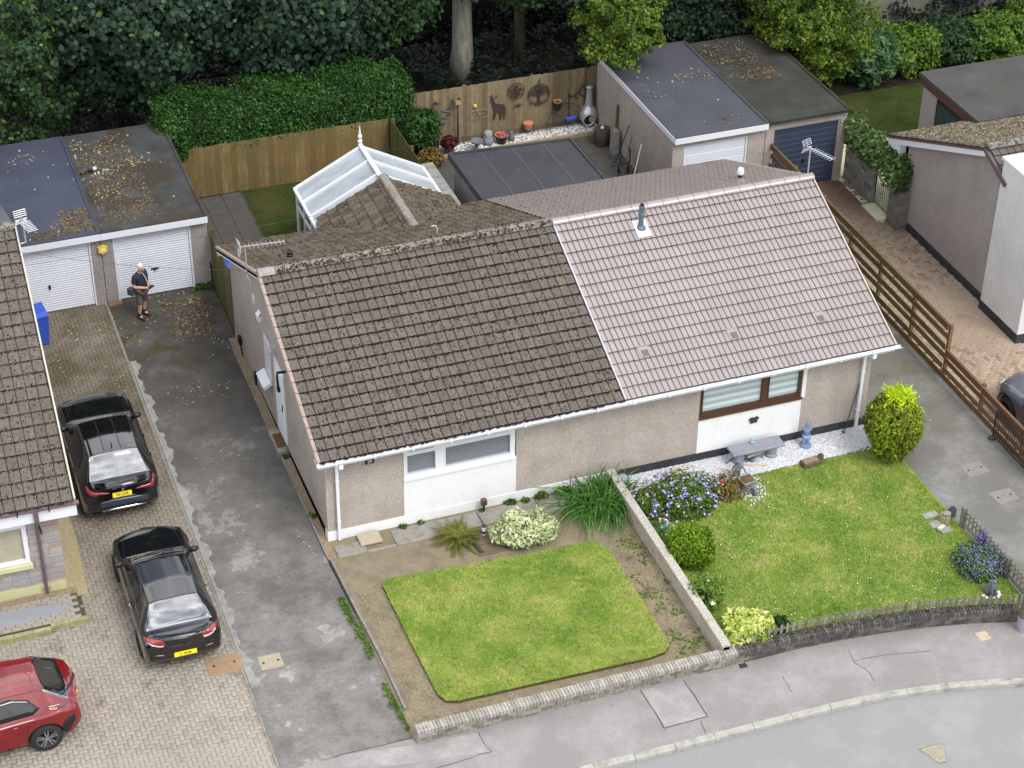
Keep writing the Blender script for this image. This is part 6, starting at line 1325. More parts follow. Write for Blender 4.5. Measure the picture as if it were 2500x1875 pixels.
M_drk = leafmat('dark_laurel_leaf', [(0, C(32,50,36,.55)), (.6, C(46,70,44,.6)), (1, C(66,92,54,.65))], .4)
M_hedge = leafmat('privet_leaf', [(0, C(36,66,28,.66)), (.5, C(54,94,38,.74)), (.9, C(72,116,48,.82)), (1, C(104,144,64,.88))], .45)
M_wil = leafmat('willow_leaf', [(0, C(46,84,54,.8)), (.6, C(78,122,76,.85)), (1, C(140,156,84,.9))], .5, .35)
def ell(n, c, r, rng=RNG, shell=.25, bias=None):
    d = rng.normal(0, 1, (n, 3)); d /= np.linalg.norm(d, axis=1, keepdims=True)
    if bias is not None: d = d+np.array(bias); d /= np.linalg.norm(d, axis=1, keepdims=True)
    k = 1-shell*rng.random((n, 1))**1.5; return np.array(c)+d*k*np.array(r), d
def clumps(cen, nrm, per, size, cr_, droop=.35, aspect=1.25, tilt=.55):
    n = len(cen); idx = np.repeat(np.arange(n), per); u = RNG.normal(0, 1, (n*per, 3)); u /= np.linalg.norm(u, axis=1, keepdims=True); rad = RNG.random((n*per, 1))**.5
    s = cr_*RNG.uniform(.6, 1.3, (n, 1))[idx]; off = u*rad*s*np.array([1, 1, .55]); rr = np.linalg.norm(off[:, :2], axis=1, keepdims=True)
    off[:, 2:3] -= droop*rr**1.4; N = nrm[idx]*.7+np.array([0, -.25, .75])+off/(s+1e-6)*.6
    return leaves(n*per, cen[idx]+off, N, size, aspect, .12, tilt)
def limbs(base, top, r0, r1, ends, mat, t_, seg=7, wob=.12):
    b, e = Vector(base), Vector(top); pts = [b.lerp(e, i/seg)+Vector((random.gauss(0, wob*.4), random.gauss(0, wob*.4), 0))*(0 if i == 0 else 1) for i in range(seg+1)]
    m = MB(); m.tube(pts, [r0*1.35]+[r0+(r1-r0)*i/seg for i in range(1, seg+1)], 14); part('trunk', m, mat, t_, smooth=True, world=True)
    for k, en in enumerate(ends):
        s = pts[min(seg, 2+(k % (seg-2)))]; en = Vector(en); md = s.lerp(en, .5)+Vector((0, 0, .4)); m = MB(); m.tube([s, s.lerp(md, .5), md, md.lerp(en, .6), en], [r1*.8, r1*.6, r1*.45, r1*.25, .02], 7); part('limb', m, mat, t_, smooth=True, world=True)
def tree(name, label, base, h, r0, cen, rad, nclump, per, size, cr_, mat, bmat, low=None, hi=900, group='trees behind the rear fences', bias=(0, -.9, -.55), lowz=None, droop=.4, top=17.0, clear=None, jit=.25):
    t_ = thing(name, label, 'tree', (*base, 0), group=group); parts_ = []
    P, D = ell(nclump, cen, rad, bias=bias, shell=.5); 
    P = P+RNG.normal(0, jit, P.shape)*[1, .6, 1]
    if lowz is not None: P[:, 2] = np.maximum(P[:, 2], lowz+RNG.random(len(P))*.6)
    if clear is not None: P[:, 2] = np.where(P[:, 0] < clear[0]+.3, np.maximum(P[:, 2], clear[1]+.25), P[:, 2])
    parts_.append(clumps(P, D, per, size, cr_, droop))
    P, D = ell(hi, (cen[0], cen[1]+.6, top-5.2), (rad[0]*1.05, rad[1]*.95, 5.4), shell=.5); P = P[P[:, 2] > cen[2]+.2]; parts_.append(clumps(P, D[:len(P)], 9, .42, .9, .2))
    if low: parts_.append(clumps(np.array([p for p, _ in low]), np.tile([0, -.6, .6], (len(low), 1)), per, size, cr_, droop))
    V, F = joinVF(parts_); V = V-np.array([*base, 0]); o = link('crown', npmesh('crown', V, F), mat, t_)
    ends = [tuple(cen+np.array([math.cos(a)*rad[0]*.6, math.sin(a)*rad[1]*.6, random.uniform(-.4, .3)*rad[2]])) for a in np.linspace(0, 2*PI, 7)[:-1]]
    limbs((*base, -.1), (base[0]+random.uniform(-.3, .3), base[1]+.2, h), r0, r0*.5, ends, bmat, t_); return t_
A3 = lambda *v: np.array(v, float)
tree('sycamore_tree', 'dark blue-green sycamore hanging over the two left garages', (-.6, 21.8), 7.5, .32, A3(-.4, 21.2, 6.0), (3.2, 3.4, 3.9), 330, 62, .145, .6, M_syc, M_barkd)
tree('sycamore_tree', 'dark sycamore with brown trunk half hidden above the clipped hedge', (5.6, 22.2), 8, .42, A3(4.8, 20.9, 5.6), (3.8, 2.5, 3.3), 380, 62, .145, .6, M_syc, M_barkd)
tree('broadleaf_tree', 'mid-green small-leaved tree in the far upper left corner', (-6.0, 21.6), 7, .3, A3(-5.4, 20.9, 4.9), (3.6, 3.4, 4.6), 420, 52, .11, .5, M_mid, M_barkd)
tree('beech_tree', 'tree with thick pale grey trunk standing behind the pale new fence', (10.85, 21.9), 11, .37, A3(10.6, 22.6, 8.3), (4.0, 3.4, 4.6), 330, 56, .13, .6, M_syc, M_barkg, lowz=3.7)
tree('broadleaf_tree', 'mid-green tree right of the thick pale trunk behind the fence', (13.2, 22.8), 7, .2, A3(13.4, 21.9, 6.2), (2.3, 2.6, 3.4), 240, 48, .12, .5, M_mid, M_barkd, lowz=2.9)
tree('lime_tree', 'yellow-green branch mass drooping onto the purple-grey garage roof corner', (15.2, 20.6), 6, .16, A3(14.45, 17.1, 4.0), (1.0, 1.1, 1.3), 200, 60, .08, .3, M_yel, M_barkd, hi=0, bias=(-.05, -.4, -.2), lowz=2.72, jit=.34)
tree('laurel_tree', 'dark laurel screen directly behind the two right-hand garages', (18.3, 20.2), 4, .14, A3(18.6, 19.9, 2.9), (3.2, 1.5, 2.8), 330, 56, .1, .45, M_drk, M_barkd, hi=300, top=9)
tree('lime_tree', 'bright yellow-green tree overhanging the mossy dark garage roof', (21.6, 20.4), 6, .2, A3(21.2, 16.7, 3.5), (1.6, 1.4, 2.4), 440, 60, .08, .32, M_yel, M_barkd, hi=0, bias=(-.05, -.4, -.25), lowz=1.4, clear=(20.1, 2.66), jit=.42)
tree('broadleaf_tree', 'shaded tree beyond the mossy stone wall at upper right', (27.5, 25.5), 8, .3, A3(27.6, 24.8, 5.0), (4.5, 2.6, 4.4), 360, 44, .15, .6, M_mid, M_barkd)
tree('broadleaf_tree', 'tall shaded tree at the top right corner behind the shrubs', (34.5, 24.5), 8, .3, A3(34, 23.5, 4.6), (3.8, 3.0, 4.2), 260, 44, .15, .6, M_mid, M_barkd)
tree('sycamore_tree', 'shaded sycamore filling the gap between brown and grey trunks', (8.0, 24.6), 8, .28, A3(8.0, 21.3, 5.4), (2.0, 1.8, 3.0), 210, 56, .13, .55, M_mid, M_barkd, lowz=2.7)
tree('sycamore_tree', 'shaded sycamore deep behind the navy-doored garage', (17.6, 24.0), 8, .28, A3(17.4, 23.2, 5.8), (3.4, 2.2, 3.9), 230, 52, .13, .6, M_drk, M_barkd)
# undergrowth below the trees, one dark mass nobody could count
P = np.stack([RNG.uniform(-9, 32, 900), RNG.uniform(19.6, 26, 900), RNG.uniform(.1, 1.3, 900)], 1); V, F = clumps(P, np.tile([0, -.3, .8], (900, 1)), 34, .11, .5, .4)
stuff('undergrowth', npmesh('undergrowth', V, F), leafmat('ivy', [(0, C(20,28,22,.5)), (1, C(40,56,38,.5))]), None, 'dark undergrowth of ivy and saplings beneath the trees')
def bush(name, label, c, r, n, size, mat, aspect=1.6, tilt=.5, lump=.18, core=None, cat='shrub', stem=True, shell=.3, extra=None, nb=34, zmin=.03):
    """foliage of leaf faces spread over a lumpy ellipsoid, with a dark twiggy inside"""
    c = np.array(c, float); t_ = thing(name, label, cat, (c[0], c[1], 0)); P, D = ell(n, (0, 0, c[2]), r, shell=shell)
    B = RNG.normal(0, 1, (nb, 3)); B /= np.linalg.norm(B, axis=1, keepdims=True); am = RNG.uniform(-lump*.9, lump*1.3, nb); g = (1+(np.clip(D@B.T, 0, 1)**9*am[None]).sum(1, keepdims=True))*RNG.uniform(.94, 1.07, (n, 1))
    P = (P-np.array([0, 0, c[2]]))*g+np.array([0, 0, c[2]]); k = P[:, 2] > zmin; P, D = P[k], D[k]
    V, F = leaves(len(P), P, D+np.array([0, 0, .35]), size, aspect, .15, tilt)
    if extra is not None: V, F = joinVF([(V, F), extra])
    link('foliage', npmesh('foliage', V, F), mat, t_)
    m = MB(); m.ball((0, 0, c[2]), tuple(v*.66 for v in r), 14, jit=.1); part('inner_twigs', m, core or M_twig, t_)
    if stem: m = MB(); m.tube([(0, 0, -.05), (0.02, 0, max(.1, c[2]-r[2]*.5))], .035, 7); part('stem', m, M_stem, t_)
    return t_
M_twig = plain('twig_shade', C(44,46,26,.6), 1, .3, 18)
# privet hedge
HX0, HX1, HY0, HY1, HZ0, HZ1 = -.25, 7.65, 17.28, 19.0, 1.5, 2.78
HG = thing('hedge', 'long clipped bright green privet hedge rising above the orange-brown fence', 'hedge', (3.7, 18.2, 0))
n = 27000; u = RNG.random(n); f_ = RNG.random(n); P = np.zeros((n, 3)); D = np.zeros((n, 3))
P[:, 0] = RNG.uniform(HX0, HX1, n); P[:, 1] = RNG.uniform(HY0, HY1, n); P[:, 2] = RNG.uniform(HZ0, HZ1, n)
a = f_ < .5; b_ = (f_ >= .5) & (f_ < .86); c2_ = f_ >= .86
wv = .1*np.sin(P[:, 0]*2.3)+.07*np.sin(P[:, 0]*5.1+P[:, 1]*3)
P[a, 2] = HZ1+wv[a]+RNG.normal(0, .07, a.sum())+.16*(np.sin(P[a, 0]*11+P[a, 1]*7)*np.sin(P[a, 1]*9-P[a, 0]*4))**4+RNG.exponential(.035, a.sum())-.25*np.clip((HY0+.45-P[a, 1])/.45, 0, 1)**2; D[a] = (0, -.2, 1)
P[b_, 1] = HY0+RNG.normal(0, .05, b_.sum())+.18*np.clip((P[b_, 2]-2.3)/.5, 0, 1)**2-.06*wv[b_]; D[b_] = (0, -1, .35)
P[c2_, 0] = HX1+RNG.normal(0, .08, c2_.sum()); D[c2_] = (1, -.2, .4)
V, F = leaves(n, P, D, .052, 1.6, .15, .6); link('foliage', npmesh('foliage', V-np.array([3.7, 18.2, 0]), F), M_hedge, HG)
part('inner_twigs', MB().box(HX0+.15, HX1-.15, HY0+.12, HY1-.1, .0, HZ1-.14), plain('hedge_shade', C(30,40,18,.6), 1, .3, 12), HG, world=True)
# hedge flank running down towards the left garage
HG2 = thing('hedge', 'dark hedge end drooping beside the leaf-littered garage roof', 'hedge', (.2, 17.6, 0)); P, D = ell(2600, (.15, 17.75, 1.9), (.75, .85, 1.0)); V, F = leaves(len(P), P, D, .075, 1.5, .15, .6); link('foliage', npmesh('foliage', V-np.array([.2, 17.6, 0]), F), M_hedge, HG2); part('inner_twigs', MB().ball((.15, 17.75, 1.7), (.55, .65, .9), 12), MATS['hedge_shade'], HG2, world=True)
# front-garden shrubs
M_gold = leafmat('gold_conifer', [(0, C(84,84,28,.75)), (.35, C(112,130,32,.85)), (.75, C(146,168,42,.9)), (1, C(174,194,54,.95))], .6, .3); M_goldt = leafmat('gold_conifer_tip', [(0, C(160,184,30,.95)), (1, C(200,220,46,1))], .6, .35)
M_moss2 = leafmat('bright_bush', [(0, C(66,92,14,.85)), (.5, C(104,136,22,.92)), (1, C(140,168,44,1))], .6, .3)
M_var = leafmat('variegated_leaf', [(0, C(120,136,70,.85)), (.3, C(190,200,140,.95)), (.7, C(222,226,186,1)), (1, C(232,234,206,1))], .55, .3)
M_pier = leafmat('pale_yellow_leaf', [(0, C(130,156,50,.9)), (.35, C(196,206,92,.97)), (.8, C(226,228,140,1)), (1, C(236,226,176,1))], .5, .3)
M_fern = leafmat('fern_leaf', [(0, C(92,96,36,.85)), (.5, C(116,128,52,.9)), (.85, C(140,122,58,.9)), (1, C(150,168,76,.95))], .6, .3)
M_strap = leafmat('strap_leaf', [(0, C(44,88,32,.85)), (.6, C(76,124,52,.9)), (1, C(128,158,82,.95))], .4, .25)
M_leafg = leafmat('soft_leaf', [(0, C(58,86,26,.85)), (.6, C(92,124,40,.9)), (1, C(124,146,60,.95))], .6, .3); M_brn = leafmat('rusty_leaf', [(0, C(94,66,40,.85)), (.5, C(124,104,50,.9)), (1, C(130,132,66,.95))], .7, .25)
def flowermat(name, a, b): t = NT(name); t.col(t.ramp(t.isl(), [(0, a), (.6, b), (1, (min(1, b[0]*1.3), min(1, b[1]*1.3), min(1, b[2]*1.2), 1))])); t.set(rough=.7); return t.m
M_purp = flowermat('violet_petal', C(112,92,176,.95), C(166,150,222,1)); M_lav = flowermat('lavender_spike', C(78,58,122,.9), C(112,90,160,.95)); M_wht = flowermat('white_petal', C(226,224,214,.95), C(246,246,242,1)); M_pnk = flowermat('pink_petal', C(196,70,84,.9), C(222,96,106,1))
gc = q(3, 2, 1205, 425, 1.0)
n = 200; A = RNG.uniform(0, 2*PI, n); rr = RNG.random(n)**.5*.3; P = np.stack([np.cos(A)*rr, np.sin(A)*rr, 1.62+RNG.random(n)*.3-rr*.4], 1)
ex = leaves(900, np.stack([RNG.normal(.02, .16, 900), RNG.normal(-.05, .16, 900), RNG.uniform(1.72, 2.02, 900)], 1), np.tile([0, -1, .2], (900, 1)), .05, 3.2, .05, .5)
GCO = bush('golden_conifer', 'egg-shaped golden-green conifer at the right corner of the front lawn', (gc[0], gc[1], .98), (.73, .7, .92), 8500, .052, M_gold, 1.9, .55, .12, cat='conifer', zmin=.12)
V, F = ex; link('top_tuft', npmesh('top_tuft', V, F), M_goldt, GCO)
rc = q(2, 2, 1520, 1365, .48); bush('round_bush', 'dense round lime-green bush beside the dividing block wall', (rc[0], rc[1], .48), (.54, .52, .46), 6500, .042, M_moss2, 1.5, .5, .16)
vc = q(2, 2, 270, 1235, .4); VB = bush('variegated_shrub', 'cream and green variegated shrub below the white window panel', (vc[0]-.28, vc[1], .4), (.5, .42, .42), 1500, .062, M_var, 2.0, .7, .3); 
P, D = ell(1300, (.6, -.02, .34), (.46, .4, .36)); P3, D3 = ell(260, (-.1, .05, .78), (.16, .16, .22)); P4, D4 = ell(260, (.62, .1, .66), (.16, .15, .24)); V, F = joinVF([leaves(len(P), P, D, .062, 2.0, .15, .7), leaves(260, P3, D3, .06, 2, .15, .7), leaves(260, P4, D4, .06, 2, .15, .7)]); link('side_foliage', npmesh('side_foliage', V, F), M_var, VB)
yc = q(2, 3, 1975, 560, .38); bush('pale_yellow_shrub', 'cream-yellow topped shrub in the corner beside picket fence and block wall', (yc[0], yc[1], .38), (.52, .5, .4), 2300, .07, M_pier, 2.2, .7, .25)
dc = q(3, 3, 330, 560, .18); bush('dwarf_conifer', 'small dark green tuft beside the cream-yellow shrub', (dc[0], dc[1], .18), (.22, .2, .2), 500, .05, M_hedge, 2.5, .5)
bc_ = q(1, 0, 1325, 1010, .85); bush('garden_conifer', 'rounded dark conifer in the corner by pale fence and green fence', (bc_[0], bc_[1], .85), (.62, .55, .85), 3200, .07, M_hedge, 2.2, .5)
bush('rusty_shrub', 'low rusty-leaved shrub below the rounded dark conifer', (8.05, 16.7, .3), (.42, .3, .32), 900, .07, M_brn, 1.6, .6)
# fern: arching fronds with leaflets
def fern(name, label, c, nf, L, mat):
    t_ = thing(name, label, 'fern', (c[0], c[1], 0)); P = []; N = []
    for k in range(nf):
        az = 2*PI*k/nf+random.gauss(0, .2); el = random.uniform(.5, 1.35); l = L*random.uniform(.7, 1.15); d = Vector((math.cos(az), math.sin(az), 0)); pts = []
        for i in range(9): s = i/8; pts.append(d*(l*s*math.cos(el*.75)+.25*l*s*s)+Vector((0, 0, .03+l*s*math.sin(el)-.55*l*s*s)))
        m = MB(); m.tube(pts, [.008*(1-.7*i/8) for i in range(9)], 4)
        vs, fs = [], []; sd_ = Vector((-d.y, d.x, 0))
        for i in range(2, 33):
            s = i/33; j = min(int(s*8), 7); p = pts[j].lerp(pts[j+1], s*8-j); w = .13*math.sin(PI*min(1, s*1.05))**.7*L; al = (pts[j+1]-pts[j]).normalized()
            for sg in (-1, 1):
                e = p+sd_*sg*w+al*w*.35-Vector((0, 0, w*.15)); o_ = len(vs); vs += [p-al*.009, e, p+al*.012]; fs.append((o_, o_+1, o_+2))
        m.add(vs, fs); part('frond', m, mat, t_)
    return t_
fc_ = q(1, 2, 1640, 1330); fern('fern', 'arching olive and rust fern at the edge of bare soil bed', fc_, 46, .68, M_fern)
def straps(name, label, c, n, L, w, mat, spread=.45, lean=(0, 0), rad=.3, cat='plant', stiff=1.0):
    t_ = thing(name, label, cat, (c[0], c[1], 0)); V = []; F = []
    for k in range(n):
        az = random.uniform(0, 2*PI); l = L*random.uniform(.55, 1.1); b = Vector((random.gauss(0, rad), random.gauss(0, rad*.8), 0)); d = Vector((math.cos(az)*spread+lean[0]+b.x*.5, math.sin(az)*spread+lean[1]+b.y*.5, 0)); sd_ = Vector((-math.sin(az), math.cos(az), 0)); o_ = len(V)
        for i in range(5): s = i/4; p = b+d*l*(s*.6+s*s*.9)+Vector((0, 0, l*(s*stiff-.55*s*s*d.length*1.6))); ww = w*(1-s*s)*.5+.001; V += [p-sd_*ww, p+sd_*ww]
        F += [(o_+2*i, o_+2*i+1, o_+2*i+3, o_+2*i+2) for i in range(4)]
    me = bpy.data.meshes.new('foliage'); me.from_pydata([tuple(max(0, v.z) if j == 2 else v[j] for j in range(3)) for v in V], [], F); me.update(); link('foliage', me, mat, t_); return t_
sc_ = q(2, 2, 870, 1060); straps('crocosmia', 'large clump of long sword-shaped green leaves against the dividing wall', (sc_[0]-.05, sc_[1]+.15), 620, 1.0, .045, M_strap, .42, (-.1, -.3), .33, stiff=.9)
# flowering border
gr_ = q(2, 2, 1480, 1010, .2)
def flowerbed(name, label, c, r, nl, nf, lm, fm, fs, lsz=.06, cat='flowers', up=1.0, lumps=.4):
    t_ = thing(name, label, cat, (c[0], c[1], 0)); B = RNG.normal(0, 1, (14, 3)); B /= np.linalg.norm(B, axis=1, keepdims=True); am = RNG.uniform(-.3*lumps, lumps, 14); wob = lambda D: 1+(np.clip(D@B.T, 0, 1)**4*am[None]).sum(1, keepdims=True); P, D = ell(nl, (0, 0, 0), r, bias=(0, 0, .5)); P = P*wob(D)*RNG.uniform(.8, 1.12, (nl, 1))+[0, 0, c[2]]; P[:, 2] = np.maximum(P[:, 2], .04); V, F = leaves(nl, P, D+[0, 0, .5], lsz, 1.3, .15, .6); link('foliage', npmesh('foliage', V, F), lm, t_)
    P, D = ell(nf, (0, 0, 0), tuple(v*1.06 for v in r), bias=(0, -.1, .75), shell=.1); P = P*wob(D)*RNG.uniform(.85, 1.12, (nf, 1))+[0, 0, c[2]]; P[:, 2] = np.maximum(P[:, 2], .06); V, F = leaves(nf, P, D+[0, -.2, 1], fs, 1.15, .1, .3); link('blossom', npmesh('blossom', V, F), fm, t_)
    part('inner_twigs', MB().ball((0, 0, c[2]*.8), tuple(v*.6 for v in r), 12), M_twig, t_); return t_
flowerbed('geranium', 'spreading clump of violet-blue cranesbill beside the white chippings', (gr_[0], gr_[1], .2), (.95, .5, .38), 3600, 330, M_leafg, M_purp, .058, lumps=.5)
g2 = q(2, 2, 1810, 930, .2); flowerbed('border_plant', 'yellow-brown straggly border plant between cranesbill and wheelbarrow ornament', (g2[0], g2[1], .16), (.42, .34, .3), 900, 10, M_brn, M_wht, .03, .05, 'plant')
g3 = q(2, 2, 1185, 1040, .2); flowerbed('border_plant', 'green border plant with reddish tips beside the pink pot', (g3[0], g3[1], .18), (.36, .4, .32), 1000, 40, M_leafg, M_brn, .06, .06, 'plant')
g4 = q(3, 2, 1850, 1490, .25); flowerbed('lavender', 'bushy purple lavender against the short picket fence', (g4[0], g4[1], .22), (.52, .56, .34), 2600, 620, M_strap, M_lav, .034, .05, lumps=.6); g5 = q(3, 2, 1900, 1310, .3); flowerbed('lavender', 'small purple lavender sprig on driveway side of picket fence', (g5[0], g5[1], .15), (.16, .2, .3), 150, 320, M_strap, M_lav, .035, .04)
g6 = q(2, 3, 1640, 350, .2); flowerbed('rose_bush', 'small rose bush with two white blooms over the block wall', (g6[0], g6[1], .28), (.34, .38, .34), 420, 3, M_leafg, M_wht, .11, .06)
g7 = q(2, 2, 1280, 1230, .1); flowerbed('border_plant', 'low mossy border plants around the swan ornament', (g7[0]-.1, g7[1], .05), (.22, .85, .14), 1300, 8, M_leafg, M_wht, .04, .045, 'plant')
g8 = q(1, 0, 1570, 1120, .35); POT1 = thing('potted_plant', 'dark red leafy plant in a blue glazed pot by pale fence', 'potted plant', (g8[0], g8[1], .06)); part('pot', MB().lathe([(.1, 0), (.16, .1), (.17, .24), (.19, .26), (.17, .26), (.15, .22)], (0, 0, 0), 16), plain('blue_glaze', C(40,52,104,.85), .2, .1), POT1, smooth=True); P, D = ell(350, (0, 0, .4), (.27, .24, .2)); V, F = leaves(350, P, D, .09, 1.3, .15, .6); link('foliage', npmesh('foliage', V, F), leafmat('heuchera', [(0, C(60,24,30,.8)), (1, C(112,52,56,.85))]), POT1)
# weeds along the house and in the paving
def weed(x, y, r, lab, mat=None): bush('weed', lab, (x, y, r*.5), (r, r*.8, r*.55), int(160*r/.15), .05, mat or M_leafg, 1.6, .7, .2, cat='weed', stem=False, zmin=.01)
for c_, r, lab in ((q(2,2,150,1050), .15, 'pale green weed tuft at plinth foot below white window sill'), (q(2,2,265,1035), .11, 'small weed pair at plinth foot between two larger tufts'), (q(2,2,385,1000), .17, 'feathery weed tuft at plinth foot left of the sword-leaved clump'), (q(2,2,550,970), .2, 'largest weed tuft at plinth foot touching the sword-leaved clump'), (q(1,2,1820,1110), .08, 'tiny weed at foot of the brown post sensor'), (q(1,2,1350,1205), .09, 'low weed on the concrete path right of the step stone'), (q(1,2,1215,1235), .1, 'low weed on the concrete path near the step stone'), (q(1,2,310,690), .08, 'bright weed at the end of the gable doorstep'), (q(0,1,1545,805), .15, 'leafy weed at the foot of the right garage pier'), (q(0,1,1640,800), .18, 'larger leafy weed between garage pier and green timber gate'), (q(3,2,1965,545), .09, 'bright weed at the hinge of the iron driveway gate'), (q(1,2,515,1150), .1, 'weed in the gable gravel strip near the front corner')): weed(c_[0], c_[1], r, lab)
P = []
for k in range(230):
    s = random.random()**1.3; a = q(1, 3, 770, 350); b = q(1, 3, 1010, 800); P.append((a[0]+(b[0]-a[0])*s-.05-abs(random.gauss(0, .07)), a[1]+(b[1]-a[1])*s, .02))
for k in range(120): s = random.random(); a = q(1, 3, 1090, 1000); b = q(1, 3, 1290, 1370); P.append((a[0]+(b[0]-a[0])*s-.05-abs(random.gauss(0, .05)), a[1]+(b[1]-a[1])*s, .02))
V, F = leaves(len(P)*3, np.repeat(np.array(P), 3, 0)+RNG.normal(0, .02, (len(P)*3, 3))*[1, 1, .3]+[0, 0, .02], np.tile([0, -.2, 1], (len(P)*3, 1)), .034, 1.8, .1, .6); stuff('edge_weeds', npmesh('edge_weeds', V, F), M_leafg, None, 'strip of small weeds along the tarmac side of the garden edging')
n = 620; cc = np.stack([RNG.uniform(6.35, 7.05, 40), RNG.uniform(-6.6, -2.2, 40)], 1)[RNG.integers(0, 40, n)]+RNG.normal(0, .08, (n, 2)); P = np.concatenate([cc, np.full((n, 1), .03)], 1); V, F = leaves(n, P, np.tile([0, 0, 1.0], (n, 1)), .038, 2.0, .1, .5); stuff('bed_weeds', npmesh('bed_weeds', V, F), M_leafg, None, 'scattered small weeds on the bare strip by the block wall')
# climber on the neighbour's block wall
CL = thing('climber', 'bushy climber topping the block wall beside the navy garage door', 'climber', (20.2, 10.3, 0)); PP = []
for y0, y1, zc, r, n in ((10.2, 12.2, 1.75, .45, 2600), (8.5, 10.3, 1.75, .5, 2600)):
    P = np.stack([RNG.normal(20.2, .2, n), RNG.uniform(y0, y1, n), zc+RNG.normal(0, .2, n)+.12*np.sin(RNG.uniform(0, 6, n))], 1); PP.append(leaves(n, P, np.tile([-.5, -.4, .8], (n, 1)), .085, 1.4, .15, .7))
V, F = joinVF(PP); link('foliage', npmesh('foliage', V-np.array([20.2, 10.3, 0]), F), leafmat('climber_leaf', [(0, C(48,76,40,.8)), (.5, C(80,112,58,.88)), (.9, C(112,134,78,.9)), (1, C(140,118,80,.9))]), CL)
for k in range(40): y = random.choice((random.uniform(10.2, 12), random.uniform(8.6, 9.1))); m = MB(); m.tube([(20.07-random.random()*.06, y, 1.2), (20.08+random.gauss(0, .04), y+random.gauss(0, .08), 1.75)], .012, 5); part('stem', m, M_stem, CL, world=True)
# shrubs in the neighbour's back garden
for x, y, r, h, mt, lab in ((23.9, 17.9, 1.1, 1.7, M_wil, 'weeping blue-green shrub beside the yellow-green overhanging tree'), (25.7, 18.1, 1.1, 1.4, M_leafg, 'green shrub just right of the weeping shrub'), (27.4, 18.3, 1.2, 1.4, M_mid, 'mid-green shrub in front of the mossy stone wall'), (29.2, 18.0, 1.3, 1.5, M_leafg, 'bright green shrub above the rough flat felt roof'), (31.6, 18.8, 1.3, 1.5, M_leafg, 'bright yellowish shrub by the right edge above felt roof'), (33.5, 19.8, 1.4, 1.7, M_mid, 'dark green shrub in the upper right edge')):
    t_ = thing('garden_shrub', lab, 'shrub', (x, y, 0), group='shrubs in the upper right garden'); P, D = ell(130, (0, 0, h*.55), (r*1.15, r*.9, h*.62), shell=.6, bias=(0, -.4, .3)); P[:, 2] = np.maximum(P[:, 2], .1); V, F = clumps(P, D, 40, .085, .34, .9 if mt is M_wil else .4, 3.0 if mt is M_wil else 1.5); link('foliage', npmesh('foliage', V, F), mt, t_); part('stem', MB().tube([(0, 0, -.05), (0, 0, h*.6)], .05, 7), M_stem, t_)
# lawns: short turf blades
def turf(name, poly, z, n, mat, size, label, hole=None, dens=None):
    xs = [p[0] for p in poly]; ys = [p[1] for p in poly]; P = np.stack([RNG.uniform(min(xs), max(xs), n), RNG.uniform(min(ys), max(ys), n)], 1); ins = np.zeros(n, bool); j = len(poly)-1
    for i in range(len(poly)):
        xi, yi = poly[i]; xj, yj = poly[j]; c_ = ((yi > P[:, 1]) != (yj > P[:, 1])) & (P[:, 0] < (xj-xi)*(P[:, 1]-yi)/(yj-yi+1e-12)+xi); ins ^= c_; j = i
    P = P[ins]; n = len(P); az = RNG.uniform(0, 2*PI, n); h = size*RNG.uniform(.5, 1.3, n); w = .008*RNG.uniform(.7, 1.5, n); ln = RNG.uniform(.2, .9, n)*h; dx, dy = np.cos(az), np.sin(az)
    b0 = np.stack([P[:, 0]-dy*w, P[:, 1]+dx*w, np.full(n, z)], 1); b1 = np.stack([P[:, 0]+dy*w, P[:, 1]-dx*w, np.full(n, z)], 1); tp = np.stack([P[:, 0]+dx*ln, P[:, 1]+dy*ln, z+h], 1)
    V = np.stack([b0, b1, tp], 1).reshape(-1, 3); F = np.arange(3*n).reshape(-1, 3); return stuff(name, npmesh(name, V, F), mat, None, label)
def blade(name, g1, g2, y1, y2, worn=0):
    t = NT(name); c = t.ramp(t.noise(.9, 6, .62), [(.3, g1), (.48, g2), (.6, y1), (.74, y2)]); c = t.mix(t.ramp(t.noise(5.5, 5, .7), [(.36, .7), (.52, 0), (.6, 0), (.75, .6)]), c, t.ramp(t.noise(7, 3), [(.4, g1), (.6, y2)])); c = t.mix(t.ramp(t.isl(), [(0, .35), (.5, 0)]), c, (g1[0]*.6, g1[1]*.65, g1[2]*.6, 1)); c = t.mix(t.ramp(t.noise(2.6, 7, .72), [(.54, 0), (.68, worn)]), c, C(158,138,100,.8)) if worn else c; t.col(c); t.set(rough=.8, spec=.15); return t.m
LAWN = [(.72, -2.05), (.74, -4), (.79, -5.95), (.9, -6.18), (1.15, -6.27), (3.5, -6.33), (5.6, -6.39), (6.0, -6.33), (6.2, -6.15), (6.22, -5.6), (6.2, -3.5), (6.18, -2.6), (6.05, -2.3), (5.7, -2.15), (4.5, -2.13), (2.5, -2.0), (1.0, -1.9), (.8, -1.93)]
sheet('lawn_cut_edge', LAWN, .098, soilmat('cut_edge_soil', C(84,74,50,.7), C(104,94,64,.7), C(124,114,78,.7), 12), -.02); sheet('front_lawn', LAWN, .102, M_turf1)
turf('lawn_grass', [(3.46+(x-3.46)*1.006, -4.15+(y+4.15)*1.008) for x, y in LAWN], .1, 62000, blade('dry_grass_blade', C(100,134,48,.96), C(134,156,64,.96), C(158,168,82,.96), C(180,170,112,.95), .75), .035, 'close-mown dry lawn in front of the old-roofed bungalow')
